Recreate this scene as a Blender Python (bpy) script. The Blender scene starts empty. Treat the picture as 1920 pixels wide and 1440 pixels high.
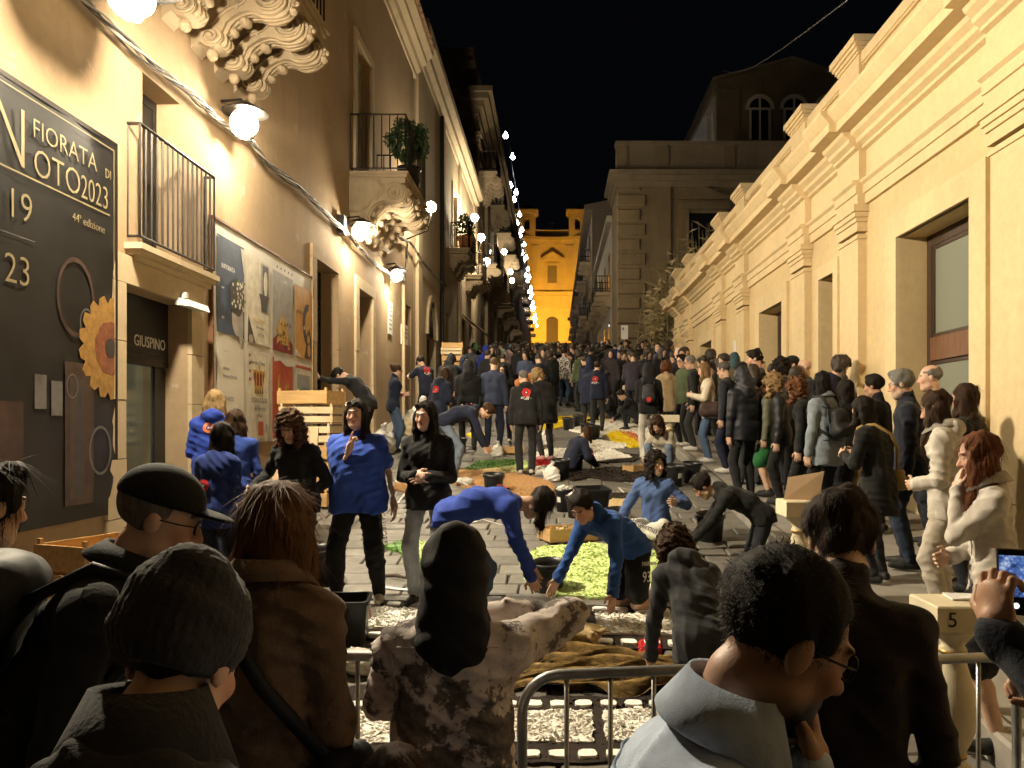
import bpy, math, random
import numpy as np
from mathutils import Vector, Matrix
R = math.radians
random.seed(7)
rng = np.random.default_rng(11)
sc = bpy.context.scene
COL = sc.collection

# ------------------------------------------------------------------ camera, sky, exposure
EYE = 2.21
cam_d = bpy.data.cameras.new('camera')
cam = bpy.data.objects.new('camera', cam_d); COL.objects.link(cam)
cam_d.sensor_width = 36.0; cam_d.lens = 36.0 * 1450 / 1920
cam_d.clip_start = 0.05; cam_d.clip_end = 2000
cam.location = (0, 0, EYE)
cam.rotation_euler = (R(90), 0, 0)
cam_d.shift_x = -80 / 1920; cam_d.shift_y = 80 / 1920        # the street runs just right of and below the picture centre
sc.camera = cam
W = bpy.data.worlds.new('World'); sc.world = W; W.use_nodes = True
bg = W.node_tree.nodes['Background']
bg.inputs['Color'].default_value = (0.42, 0.50, 0.72, 1); bg.inputs['Strength'].default_value = 0.0022
sc.view_settings.view_transform = 'Standard'; sc.view_settings.look = 'None'
sc.view_settings.exposure = 0.28; sc.view_settings.gamma = 1.0
sc.render.engine = 'CYCLES'
sc.cycles.use_denoising = True
sc.cycles.max_bounces = 5; sc.cycles.diffuse_bounces = 3; sc.cycles.glossy_bounces = 2
sc.cycles.use_adaptive_sampling = True; sc.cycles.adaptive_threshold = 0.03
sc.cycles.transmission_bounces = 4; sc.cycles.transparent_max_bounces = 6
sc.cycles.sample_clamp_indirect = 6.0
sc.cycles.caustics_reflective = False; sc.cycles.caustics_refractive = False
LAMP = 1080.0                                   # radiance of the festoon globes
WARM = (1.0, 0.855, 0.61)

GY = [3, 16, 30, 138]; GZ = [.336, 1.792, 3.61, 15.4]
def gz(y):                                      # height of the climbing street
    return float(np.interp(y, GY, GZ))
def at(px, d):                                  # lateral position of a photo column at depth d
    return (px - 1040.0) / 1450.0 * d

# ------------------------------------------------------------------ materials
MATS = {}
def nodes_of(name):
    m = bpy.data.materials.new(name); m.use_nodes = True
    nt = m.node_tree; b = nt.nodes['Principled BSDF']
    MATS[name] = m
    return m, nt, b
def nd(nt, t, **kw):
    n = nt.nodes.new(t)
    for k, v in kw.items():
        if k in n.inputs: n.inputs[k].default_value = v
        else: setattr(n, k, v)
    return n
def noise(nt, co, scale, detail=4, rough=.6, stretch=None):
    if stretch:
        mp = nd(nt, 'ShaderNodeMapping'); mp.inputs['Scale'].default_value = stretch
        nt.links.new(co, mp.inputs['Vector']); co = mp.outputs[0]
    n = nd(nt, 'ShaderNodeTexNoise', Scale=scale, Detail=detail, Roughness=rough)
    nt.links.new(co, n.inputs['Vector'])
    return n.outputs['Fac']
def ramp(nt, fac, stops):
    r = nd(nt, 'ShaderNodeValToRGB')
    e = r.color_ramp.elements
    while len(e) < len(stops): e.new(0.5)
    for i, (p, c) in enumerate(stops):
        e[i].position = p; e[i].color = (*c, 1) if len(c) == 3 else c
    nt.links.new(fac, r.inputs[0])
    return r.outputs[0]
def mixc(nt, fac, a, b, mode='MIX'):
    n = nd(nt, 'ShaderNodeMix', data_type='RGBA', blend_type=mode)
    for s, v in ((n.inputs[0], fac), (n.inputs[6], a), (n.inputs[7], b)):
        if hasattr(v, 'is_linked') or hasattr(v, 'links'): nt.links.new(v, s)
        elif isinstance(v, (int, float)): s.default_value = v
        else: s.default_value = (*v, 1) if len(v) == 3 else v
    return n.outputs[2]
def bump(nt, b, h, strength, dist=.01):
    n = nd(nt, 'ShaderNodeBump', Strength=strength, Distance=dist)
    nt.links.new(h, n.inputs['Height']); nt.links.new(n.outputs[0], b.inputs['Normal'])
def dim(c, f): return tuple(max(0, min(1, x * f)) for x in c)

def simple(name, col, rough=.7, var=.25, scale=6, bmp=.3, bscale=60, metal=0, spec=.35, stretch=None, coat=0):
    m, nt, b = nodes_of(name)
    co = nd(nt, 'ShaderNodeTexCoord').outputs['Object']
    f = noise(nt, co, scale, 5, .6, stretch)
    c = ramp(nt, f, [(.25, dim(col, 1 - var)), (.75, dim(col, 1 + var))])
    nt.links.new(c, b.inputs['Base Color'])
    b.inputs['Roughness'].default_value = rough; b.inputs['Metallic'].default_value = metal
    b.inputs['Specular IOR Level'].default_value = spec
    if coat: b.inputs['Coat Weight'].default_value = coat
    if bmp: bump(nt, b, noise(nt, co, bscale, 4, .6, stretch), bmp, .006)
    return m
def plaster(name, col, stain, flake=None, big=.5):
    m, nt, b = nodes_of(name)
    co = nd(nt, 'ShaderNodeTexCoord').outputs['Object']
    f1 = noise(nt, co, big, 6, .62)
    f2 = noise(nt, co, 1.1, 5, .65, (2.4, 2.4, .35))
    f3 = noise(nt, co, 9, 5, .7)
    c = ramp(nt, f1, [(.28, dim(col, .80)), (.5, col), (.75, dim(col, 1.16))])
    s = ramp(nt, f2, [(.50, (0, 0, 0)), (.78, (1, 1, 1))])
    c = mixc(nt, mixc(nt, .55, (0, 0, 0), s), c, stain)
    c = mixc(nt, .22, c, ramp(nt, f3, [(.3, dim(col, .62)), (.7, dim(col, 1.25))]))
    if flake:
        f4 = noise(nt, co, 1.6, 6, .62)
        k = ramp(nt, f4, [(.64, (0, 0, 0)), (.66, (1, 1, 1))])
        c = mixc(nt, k, c, flake)
    nt.links.new(c, b.inputs['Base Color'])
    b.inputs['Roughness'].default_value = .88; b.inputs['Specular IOR Level'].default_value = .2
    h = mixc(nt, .5, noise(nt, co, 14, 6, .7), noise(nt, co, 1.8, 3, .5))
    bump(nt, b, h, .35, .02)
    return m
plaster('ochre_plaster', (.40, .29, .18), (.28, .195, .118), (.43, .35, .26))
plaster('cream_plaster', (.66, .505, .285), (.58, .435, .235))
plaster('cream_trim', (.69, .54, .32), (.60, .46, .265))
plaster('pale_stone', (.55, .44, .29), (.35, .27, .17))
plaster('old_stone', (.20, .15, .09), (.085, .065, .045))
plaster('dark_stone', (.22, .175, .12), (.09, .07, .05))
plaster('grey_plaster', (.42, .38, .31), (.22, .20, .17))
plaster('church_stone', (.60, .46, .24), (.42, .32, .18))
plaster('carved_stone', (.36, .28, .185), (.14, .105, .07), None, 2.0)
simple('iron', (.035, .030, .027), .5, .3, 20, .2, 80, .6)
simple('galvanised', (.30, .30, .29), .42, .3, 12, .15, 90, .85)
simple('dark_wood', (.055, .033, .022), .55, .3, 3, .3, 40, stretch=(8, 8, 1))
simple('brown_wood', (.16, .075, .04), .5, .3, 3, .3, 40, stretch=(8, 8, 1))
simple('black_shutter', (.018, .018, .018), .45, .2, 5, .2, 40)
simple('crate_wood', (.50, .31, .13), .75, .3, 3, .5, 50, stretch=(1, 8, 8))
simple('crate_pale', (.62, .50, .32), .75, .25, 3, .5, 50, stretch=(1, 8, 8))
simple('black_plastic', (.016, .016, .017), .38, .2, 8, .15, 50, spec=.45)
simple('brown_plastic', (.055, .030, .02), .5, .2, 8, .1, 50)
simple('white_paper', (.74, .73, .69), .6, .08, 5, .1, 40)
simple('white_plastic', (.72, .71, .68), .4, .15, 9, .6, 14)
simple('black_cable', (.05, .05, .05), .5, .2, 9, .1, 50)
simple('grey_cable', (.28, .26, .23), .5, .2, 9, .1, 50)
simple('cast_stone', (.62, .54, .38), .7, .15, 6, .3, 50)
simple('terracotta', (.42, .17, .07), .8, .2, 8, .2, 40)
simple('roof_tile', (.26, .15, .09), .85, .35, 5, .4, 20)
simple('leaf', (.045, .085, .03), .5, .5, 9, .1, 40)
simple('dry_reed', (.34, .27, .14), .8, .45, 9, .2, 40)
simple('red_flag', (.14, .012, .014), .7, .3, 5, .3, 20)
simple('petal_white', (.90, .87, .80), .6, .03, 12, 0)
simple('petal_green', (.60, .72, .30), .6, .25, 12, 0)
simple('leaf_green', (.10, .22, .04), .6, .35, 12, 0)
simple('petal_yellow', (.88, .66, .03), .6, .2, 12, 0)
simple('petal_red', (.45, .015, .015), .6, .3, 12, 0)
simple('petal_orange', (.66, .20, .09), .6, .25, 12, 0)
simple('sawdust', (.42, .23, .09), .9, .3, 25, .6, 90)
simple('tan_meal', (.56, .42, .22), .9, .2, 25, .6, 90)
simple('coffee_ground', (.022, .014, .010), .9, .35, 25, .8, 90)
simple('dry_moss', (.17, .115, .035), .9, .55, 14, .8, 60, stretch=(1, 6, 6))
simple('chalk', (.72, .70, .66), .9, .15, 30, .3, 90)
simple('clear_plastic', (.55, .53, .48), .25, .2, 8, .7, 12)
simple('cardboard', (.44, .31, .19), .85, .15, 5, .2, 40)
simple('gold_paint', (.36, .22, .06), .4, .2, 9, .1, 40, .5)
simple('pane_dark', (.012, .013, .015), .06, .1, 3, 0, 10, spec=.6)
simple('gold_letter', (.27, .22, .12), .5, .15, 6, 0)
simple('white_letter', (.70, .69, .66), .5, .1, 6, 0)
simple('black_letter', (.02, .02, .02), .6, .1, 6, 0)

def stone_mat():
    m, nt, b = nodes_of('paving')
    co = nd(nt, 'ShaderNodeTexCoord').outputs['Object']
    oi = nd(nt, 'ShaderNodeObjectInfo').outputs['Random']
    f = noise(nt, co, 3.0, 6, .65); g = noise(nt, co, 26, 5, .7)
    c = ramp(nt, f, [(.25, (.085, .078, .068)), (.55, (.145, .135, .118)), (.8, (.20, .186, .16))])
    c = mixc(nt, .3, c, ramp(nt, g, [(.3, (.09, .08, .07)), (.75, (.32, .30, .26))]))
    c = mixc(nt, .5, c, ramp(nt, oi, [(0, (.085, .078, .07)), (1, (.215, .20, .172))]))
    nt.links.new(c, b.inputs['Base Color'])
    r = ramp(nt, noise(nt, co, 7, 4), [(.3, (.48,) * 3), (.7, (.8,) * 3)])
    nt.links.new(r, b.inputs['Roughness'])
    bump(nt, b, mixc(nt, .5, g, noise(nt, co, 6, 4)), .45, .012)
stone_mat()
simple('asphalt_joint', (.085, .078, .068), .9, .4, 12, .6, 60)
simple('sidewalk_slab', (.27, .25, .22), .65, .22, 4, .35, 40)

def emit(name, col, strength):
    m, nt, b = nodes_of(name)
    b.inputs['Base Color'].default_value = (.8, .8, .8, 1)
    b.inputs['Emission Color'].default_value = (*col, 1)
    b.inputs['Emission Strength'].default_value = strength
    return m
emit('globe_warm', WARM, LAMP * .72)
emit('globe_far', WARM, LAMP * .42)
emit('globe_small', WARM, LAMP * .12)
emit('globe_strong', WARM, LAMP * 2.15)
emit('globe_cool', (.92, .95, 1.0), 60.0)
MATS['globe_cool'].cycles.emission_sampling = 'NONE'
emit('flood_church', (1.0, .50, .05), 3600.0)

def opal_mat():                                  # translucent sheet of the added lamp shields, passes only a little light
    m, nt, b = nodes_of('added_shield_opal'); nt.nodes.remove(b); out = nt.nodes['Material Output']
    d = nd(nt, 'ShaderNodeBsdfDiffuse', Color=(.75, .73, .68, 1)); t = nd(nt, 'ShaderNodeBsdfTranslucent', Color=(.10, .094, .08, 1)); a = nd(nt, 'ShaderNodeAddShader')
    nt.links.new(d.outputs[0], a.inputs[0]); nt.links.new(t.outputs[0], a.inputs[1]); nt.links.new(a.outputs[0], out.inputs[0])
opal_mat()
def glass_mat():
    m, nt, b = nodes_of('window_glass')
    b.inputs['Base Color'].default_value = (.27, .29, .24, 1)
    b.inputs['Roughness'].default_value = .06; b.inputs['Specular IOR Level'].default_value = .7
    b.inputs['Alpha'].default_value = .8
glass_mat()
def shop_glass():
    m, nt, b = nodes_of('shop_glass'); b.inputs['Base Color'].default_value = (.10, .11, .09, 1); b.inputs['Roughness'].default_value = .04; b.inputs['Specular IOR Level'].default_value = .8; b.inputs['Alpha'].default_value = .3
shop_glass()
emit('shop_fill_glow', (.85, 1.0, .78), 14.0)

# materials whose colour is the object's own colour
def objcol(name, rough, var, scale, bmp, bscale, stretch=None, spec=.25, vcol=False, sheen=0, detail_pat=None):
    m, nt, b = nodes_of(name)
    co = nd(nt, 'ShaderNodeTexCoord').outputs['Object']
    oc = nd(nt, 'ShaderNodeObjectInfo').outputs['Color']
    f = noise(nt, co, scale, 4, .6, stretch)
    c = mixc(nt, 1.0, oc, ramp(nt, f, [(.25, (1 - var,) * 3), (.75, (min(1, 1 + var * .0 + .0),) * 3)]), 'MULTIPLY')
    if vcol:
        a = nd(nt, 'ShaderNodeVertexColor', layer_name='Col').outputs['Color']
        c = mixc(nt, 1.0, c, a, 'MULTIPLY')
    nt.links.new(c, b.inputs['Base Color'])
    b.inputs['Roughness'].default_value = rough; b.inputs['Specular IOR Level'].default_value = spec
    if sheen:
        b.inputs['Sheen Weight'].default_value = sheen; b.inputs['Sheen Roughness'].default_value = .5
    if bmp: bump(nt, b, noise(nt, co, bscale, 3, .6, stretch), bmp, .004)
    return m, nt, b
objcol('skin', .5, .18, 30, .15, 160, vcol=True, spec=.35)
MATS['skin'].node_tree.nodes['Principled BSDF'].inputs['Subsurface Weight'].default_value = .08
MATS['skin'].node_tree.nodes['Principled BSDF'].inputs['Subsurface Radius'].default_value = (.01, .004, .002)
objcol('cloth', .85, .3, 9, .5, 120, sheen=.05)
objcol('denim', .85, .28, 14, .5, 160, (3, 3, 1))
objcol('puffer', .55, .2, 9, .35, 40, spec=.3)
objcol('knit', .95, .35, 30, .9, 90, sheen=.12)
objcol('hair', .62, .55, 18, .8, 70, (6, 6, .7), spec=.14)
objcol('curl', .65, .6, 28, .9, 60, spec=.14)
objcol('shoe', .6, .2, 12, .2, 60)
objcol('plain', .6, .15, 9, .15, 60)
def tie_dye():
    m, nt, b = nodes_of('tie_dye')
    co = nd(nt, 'ShaderNodeTexCoord').outputs['Object']
    f = noise(nt, co, 5.5, 8, .7); g = noise(nt, co, 60, 3)
    c = ramp(nt, f, [(.44, (.66, .59, .55)), (.51, (.52, .45, .42)), (.535, (.02, .018, .018))])
    c = mixc(nt, .25, c, ramp(nt, g, [(.3, (.2, .15, .13)), (.7, (.6, .5, .44))]))
    nt.links.new(c, b.inputs['Base Color']); b.inputs['Roughness'].default_value = .9
    bump(nt, b, noise(nt, co, 80, 3), .4, .004)
tie_dye()
def pattern_top():
    m, nt, b = nodes_of('blotch_print')
    co = nd(nt, 'ShaderNodeTexCoord').outputs['Object']
    f = noise(nt, co, 22, 3, .6)
    nt.links.new(ramp(nt, f, [(.47, (.07, .065, .06)), (.52, (.55, .52, .47))]), b.inputs['Base Color'])
    b.inputs['Roughness'].default_value = .85
pattern_top()

# ------------------------------------------------------------------ mesh building
ORG = {}
class MB:
    def __init__(s): s.v = []; s.f = []
    def add(s, vs, fs):
        n = len(s.v); s.v += [tuple(p) for p in vs]; s.f += [tuple(i + n for i in f) for f in fs]; return s
    def hexa(s, p):                              # 4 bottom then 4 top, counter-clockwise
        return s.add(p, [(3, 2, 1, 0), (4, 5, 6, 7), (0, 1, 5, 4), (1, 2, 6, 5), (2, 3, 7, 6), (3, 0, 4, 7)])
    def box(s, x0, x1, y0, y1, z0, z1):
        return s.hexa([(x0, y0, z0), (x1, y0, z0), (x1, y1, z0), (x0, y1, z0), (x0, y0, z1), (x1, y0, z1), (x1, y1, z1), (x0, y1, z1)])
    def bevbox(s, x0, x1, y0, y1, z0, z1, b):    # box whose top edges are chamfered
        lo = [(x0, y0, z0), (x1, y0, z0), (x1, y1, z0), (x0, y1, z0)]
        mi = [(x, y, z1 - b) for x, y, _ in lo]
        hi = [(x0 + b, y0 + b, z1), (x1 - b, y0 + b, z1), (x1 - b, y1 - b, z1), (x0 + b, y1 - b, z1)]
        fs = [(3, 2, 1, 0), (8, 9, 10, 11)]
        for k in (0, 4):
            for i in range(4): fs.append((k + i, k + (i + 1) % 4, k + 4 + (i + 1) % 4, k + 4 + i))
        return s.add(lo + mi + hi, fs)
    def prism(s, prof, y0, y1, ax='y'):          # closed outline, extruded
        n = len(prof)
        if ax == 'y': vs = [(a, y0, b) for a, b in prof] + [(a, y1, b) for a, b in prof]
        elif ax == 'x': vs = [(y0, a, b) for a, b in prof] + [(y1, a, b) for a, b in prof]
        else: vs = [(a, b, y0) for a, b in prof] + [(a, b, y1) for a, b in prof]
        fs = [tuple(range(n)), tuple(range(2 * n - 1, n - 1, -1))]
        for i in range(n): fs.append((i, i + n, (i + 1) % n + n, (i + 1) % n))
        return s.add(vs, fs)
    def tube(s, pts, r, n=8, cap=True):
        pts = [Vector(p) for p in pts]; m = len(pts)
        rs = r if isinstance(r, (list, tuple)) else [r] * m
        vs = []; up = Vector((0, 0, 1)); prev = None
        for i, p in enumerate(pts):
            t = (pts[min(i + 1, m - 1)] - pts[max(i - 1, 0)]).normalized()
            if prev is None:
                a = t.cross(up if abs(t.z) < .9 else Vector((1, 0, 0))).normalized()
            else:
                a = (prev - t * prev.dot(t)).normalized()
            prev = a; b = t.cross(a)
            for k in range(n):
                w = 2 * math.pi * k / n
                vs.append(p + (a * math.cos(w) + b * math.sin(w)) * rs[i])
        fs = []
        for i in range(m - 1):
            for k in range(n):
                k2 = (k + 1) % n
                fs.append((i * n + k, i * n + k2, (i + 1) * n + k2, (i + 1) * n + k))
        if cap: fs += [tuple(range(n - 1, -1, -1)), tuple(range((m - 1) * n, m * n))]
        return s.add(vs, fs)
    def lathe(s, prof, c, n=16):                 # prof: (radius, z)
        vs = []; m = len(prof)
        for r, z in prof:
            for k in range(n):
                w = 2 * math.pi * k / n; vs.append((c[0] + r * math.cos(w), c[1] + r * math.sin(w), c[2] + z))
        fs = []
        for i in range(m - 1):
            for k in range(n):
                k2 = (k + 1) % n
                fs.append((i * n + k, i * n + k2, (i + 1) * n + k2, (i + 1) * n + k))
        fs += [tuple(range(n - 1, -1, -1)), tuple(range((m - 1) * n, m * n))]
        return s.add(vs, fs)
    def ball(s, c, r, n=14, m=8, sq=(1, 1, 1)):
        prof = [(max(1e-4, r * math.sin(math.pi * i / m)), -r * math.cos(math.pi * i / m)) for i in range(m + 1)]
        k = len(s.v); s.lathe(prof, (0, 0, 0), n)
        for i in range(k, len(s.v)):
            p = s.v[i]; s.v[i] = (c[0] + p[0] * sq[0], c[1] + p[1] * sq[1], c[2] + p[2] * sq[2])
        return s
    def move(s, fn, k=0):
        for i in range(k, len(s.v)): s.v[i] = tuple(fn(Vector(s.v[i])))
        return s
    def build(s, name, mat, parent=None, org=None, smooth=False):
        return mesh_obj(name, s.v, s.f, mat, parent, org, smooth)
def mesh_obj(name, v, f, mat, parent=None, org=None, smooth=False):
    o0 = np.array(ORG.get(parent.name, (0, 0, 0)) if parent else (org or (0, 0, 0)), float)
    me = bpy.data.meshes.new(name)
    va = np.asarray(v, float).reshape(-1, 3) - o0
    me.from_pydata(va.tolist() if not isinstance(f, np.ndarray) else va, [], f if not isinstance(f, np.ndarray) else f.tolist())
    me.materials.append(MATS[mat] if isinstance(mat, str) else mat)
    if smooth: me.polygons.foreach_set('use_smooth', np.ones(len(me.polygons), bool))
    me.update()
    o = bpy.data.objects.new(name, me); COL.objects.link(o)
    if parent: o.parent = parent
    else: o.location = o0
    ORG[o.name] = tuple(o0)
    return o
def tag(o, label=None, cat=None, group=None, kind=None):
    for k, v in (('label', label), ('category', cat), ('group', group), ('kind', kind)):
        if v: o[k] = v
    return o
def thing(name, loc, label, cat, group=None):
    o = bpy.data.objects.new(name, None); COL.objects.link(o); o.location = loc; o.empty_display_size = .2
    ORG[o.name] = tuple(loc)
    return tag(o, label, cat, group)
def share(src, parent, loc=None, name=None):      # another object on the same mesh
    c = src.copy(); c.name = name or src.name.split('.')[0]; COL.objects.link(c); c.parent = parent
    if loc is not None: c.location = loc
    ORG[c.name] = ORG.get(src.name, (0, 0, 0))
    return c
def text_mesh(name, txt, size, mat, parent, M4, depth=.004, align='LEFT', xs=1.0, thin=0.0):
    cu = bpy.data.curves.new(name, 'FONT'); cu.body = txt; cu.size = size; cu.extrude = depth; cu.align_x = align
    cu.resolution_u = 3; cu.offset = thin * size
    t = bpy.data.objects.new(name, cu); COL.objects.link(t)
    dg = bpy.context.evaluated_depsgraph_get()
    me = bpy.data.meshes.new_from_object(t.evaluated_get(dg)); bpy.data.objects.remove(t)
    me.transform(Matrix.Diagonal((xs, 1, 1, 1)))
    me.transform(M4)
    o0 = Vector(ORG.get(parent.name, (0, 0, 0)))
    me.transform(Matrix.Translation(-o0))
    me.materials.clear(); me.materials.append(MATS[mat])
    o = bpy.data.objects.new(name, me); COL.objects.link(o); o.parent = parent
    ORG[o.name] = tuple(o0)
    return o
def wall_cells(mb, u0, u1, z0, z1, holes, put):   # rectangles of a wall round its openings
    us = sorted({u0, u1, *[h[0] for h in holes], *[h[1] for h in holes]})
    zs = sorted({z0, z1, *[h[2] for h in holes], *[h[3] for h in holes]})
    for a, b in zip(us, us[1:]):
        run = None
        for c, d in zip(zs, zs[1:]):
            inside = any(h[0] <= (a + b) / 2 <= h[1] and h[2] <= (c + d) / 2 <= h[3] for h in holes)
            if inside:
                if run: put(a, b, run[0], run[1]); run = None
            else: run = (run[0], d) if run else (c, d)
        if run: put(a, b, run[0], run[1])

# ------------------------------------------------------------------ distance-field sculpting
def surface_nets(F, lo, h):
    ins = F < 0
    nx, ny, nz = F.shape
    c = [ins[i:nx - 1 + i, j:ny - 1 + j, k:nz - 1 + k] for i in (0, 1) for j in (0, 1) for k in (0, 1)]
    s = sum(a.astype(np.int8) for a in c)
    ci, cj, ck = np.nonzero((s > 0) & (s < 8))
    n = len(ci)
    idx = np.full((nx - 1, ny - 1, nz - 1), -1, np.int32); idx[ci, cj, ck] = np.arange(n)
    acc = np.zeros((n, 3), np.float32); cnt = np.zeros(n, np.float32)
    corners = [(i, j, k) for i in (0, 1) for j in (0, 1) for k in (0, 1)]
    val = {q: F[ci + q[0], cj + q[1], ck + q[2]] for q in corners}
    for q in corners:
        for ax in range(3):
            if q[ax]: continue
            p = list(q); p[ax] = 1; p = tuple(p)
            a, b = val[q], val[p]
            m = (a < 0) != (b < 0)
            t = np.where(m, a / np.where(m, a - b, 1), 0)
            pos = np.stack([np.full(n, q[0], np.float32), np.full(n, q[1], np.float32), np.full(n, q[2], np.float32)], 1)
            pos[:, ax] += t
            acc += pos * m[:, None]; cnt += m
    V = acc / cnt[:, None] + np.stack([ci, cj, ck], 1)
    V = V * h + np.asarray(lo, np.float32)
    quads = []
    for ax in range(3):
        sl0 = [slice(None)] * 3; sl1 = [slice(None)] * 3
        sl0[ax] = slice(0, -1); sl1[ax] = slice(1, None)
        ch = ins[tuple(sl0)] != ins[tuple(sl1)]
        o1, o2 = [(1, 2), (2, 0), (0, 1)][ax]
        e = np.array(np.nonzero(ch))
        ok = (e[o1] > 0) & (e[o2] > 0) & (e[o1] < F.shape[o1] - 1) & (e[o2] < F.shape[o2] - 1)
        e = e[:, ok]
        def cell(d1, d2):
            q = e.copy(); q[o1] += d1; q[o2] += d2
            return idx[q[0], q[1], q[2]]
        Q = np.stack([cell(-1, -1), cell(0, -1), cell(0, 0), cell(-1, 0)], 1)
        fl = ~ins[e[0], e[1], e[2]]
        Q[fl] = Q[fl][:, ::-1]
        quads.append(Q)
    Q = np.concatenate(quads)
    return V, Q[(Q >= 0).all(1)]
class SDF:
    def __init__(s, lo, hi, h):
        s.lo = np.asarray(lo, np.float32); s.h = h
        n = np.ceil((np.asarray(hi) - s.lo) / h).astype(int) + 2
        s.n = n; s.D = np.full(tuple(n), 9.0, np.float32)
        s.ax = [s.lo[i] + h * np.arange(n[i], dtype=np.float32) for i in range(3)]
    def win(s, lo, hi, pad):
        sl = []
        for i in range(3):
            a = int(max(0, (lo[i] - pad - s.lo[i]) / s.h)); b = int(min(s.n[i], (hi[i] + pad - s.lo[i]) / s.h + 2))
            if b <= a: return None, None
            sl.append(slice(a, b))
        g = np.meshgrid(s.ax[0][sl[0]], s.ax[1][sl[1]], s.ax[2][sl[2]], indexing='ij', sparse=True)
        return tuple(sl), g
    def put(s, sl, d, k, sub=False):
        D = s.D[sl]
        if sub:
            d = -d; hh = np.maximum(k - np.abs(D - d), 0) / max(k, 1e-6); s.D[sl] = np.maximum(D, d) + hh * hh * k * .25
        else:
            hh = np.maximum(k - np.abs(D - d), 0) / max(k, 1e-6); s.D[sl] = np.minimum(D, d) - hh * hh * k * .25
    def cone(s, a, b, ra, rb, k=.03, u=None, f=1.0, sub=False):
        a = np.asarray(a, np.float32); b = np.asarray(b, np.float32)
        m = max(ra, rb)
        sl, g = s.win(np.minimum(a, b) - m, np.maximum(a, b) + m, k + 2.5 * s.h + .01)
        if sl is None: return
        ba = b - a; L = float(ba @ ba) + 1e-9
        q = [g[i] - a[i] for i in range(3)]
        t = np.clip((q[0] * ba[0] + q[1] * ba[1] + q[2] * ba[2]) / L, 0, 1)
        q = [q[i] - t * ba[i] for i in range(3)]
        if u is not None and f != 1:
            w = (q[0] * u[0] + q[1] * u[1] + q[2] * u[2]) * (f - 1)
            q = [q[i] + w * u[i] for i in range(3)]
        d = np.sqrt(q[0] ** 2 + q[1] ** 2 + q[2] ** 2) - (ra + (rb - ra) * t)
        s.put(sl, d, k, sub)
    def ell(s, c, r, B=None, k=.02, sub=False):    # B: rows are the ellipsoid's axes
        c = np.asarray(c, np.float32); m = max(r)
        sl, g = s.win(c - m, c + m, k + 2.5 * s.h + .01)
        if sl is None: return
        q = [g[i] - c[i] for i in range(3)]
        if B is not None: q = [q[0] * B[i][0] + q[1] * B[i][1] + q[2] * B[i][2] for i in range(3)]
        n = np.sqrt((q[0] / r[0]) ** 2 + (q[1] / r[1]) ** 2 + (q[2] / r[2]) ** 2)
        s.put(sl, (n - 1) * min(r) * .6 + (n - 1) * m * .4 if False else (n - 1) * (sum(r) / 3), k, sub)
    def warp(s, amp, freq, seed=0, zf=1.0):         # soft folds
        X, Y, Z = np.meshgrid(*s.ax, indexing='ij', sparse=True)
        p = seed * 1.7
        m = np.abs(s.D) < .08
        w = np.sin(freq * X + 2.1 * np.sin(freq * .7 * Z * zf + p) + p) * np.sin(freq * Z * zf * 1.3 + 1.7 * np.sin(freq * .8 * Y + p * 2) + p * 3) \
            + .5 * np.sin(freq * 2.1 * Y + p * 5 + 1.5 * np.sin(freq * 1.1 * Z * zf)) * np.sin(freq * 1.9 * (Z * zf + X) + p)
        s.D += np.where(m, amp * w, 0).astype(np.float32)
    def crease(s, amp, freq, seed=0):                # sharper pulled folds that come in clusters
        X, Y, Z = np.meshgrid(*s.ax, indexing='ij', sparse=True)
        p = seed * 2.3; m = np.abs(s.D) < .07
        clus = np.clip(.5 + .9 * np.sin(9 * Z + p + 2 * np.sin(5 * X + p)) * np.sin(7 * Y + 6 * X + p * 2), 0, 1)
        a = np.abs(np.sin(freq * Z * .5 + freq * .28 * X + 1.6 * np.sin(8 * X + p) + 1.2 * np.sin(9 * Y + 2 * p))); b = np.abs(np.sin(freq * .33 * (X - Y) + freq * .22 * Z + 1.4 * np.sin(10 * Z + p * 3)))
        s.D += np.where(m, -amp * clus * (1 - 2 * a ** .55) * .7 - amp * (1 - clus) * (1 - 2 * b ** .55) * .5, 0).astype(np.float32)
    def ribs(s, amp, pitch, ph=0):
        Z = s.ax[2][None, None, :]
        s.D += (amp * (1 - np.abs(np.sin(np.pi * Z / pitch + ph)) ** .6 * 1.6)).astype(np.float32)
    def cut(s, n, d0):                               # remove the side where n.p > d0
        X, Y, Z = np.meshgrid(*s.ax, indexing='ij', sparse=True)
        s.D = np.maximum(s.D, n[0] * X + n[1] * Y + n[2] * Z - d0)
    def mesh(s, relax=1):
        s.D[0], s.D[-1] = 9, 9; s.D[:, 0], s.D[:, -1] = 9, 9; s.D[:, :, 0], s.D[:, :, -1] = 9, 9
        V, Q = surface_nets(s.D, s.lo, s.h)
        for _ in range(relax):
            A = np.zeros_like(V); N = np.zeros(len(V), np.float32)
            for i in range(4):
                a, b = Q[:, i], Q[:, (i + 1) % 4]
                for c in range(3): A[:, c] += np.bincount(a, V[b, c], len(V)) + np.bincount(b, V[a, c], len(V))
                N += np.bincount(a, minlength=len(V)) + np.bincount(b, minlength=len(V))
            V = V * .45 + (A / np.maximum(N, 1)[:, None]) * .55
        return V, Q
ORD = 'first second third fourth fifth sixth seventh eighth ninth tenth eleventh twelfth thirteenth fourteenth fifteenth sixteenth seventeenth eighteenth nineteenth twentieth'.split()
ORD += ['twenty-' + a for a in ORD[:9]] + ['thirtieth'] + ['thirty-' + a for a in ORD[:9]] + ['fortieth'] + ['forty-' + a for a in ORD[:9]] + ['fiftieth'] + ['fifty-' + a for a in ORD[:9]]
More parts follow.
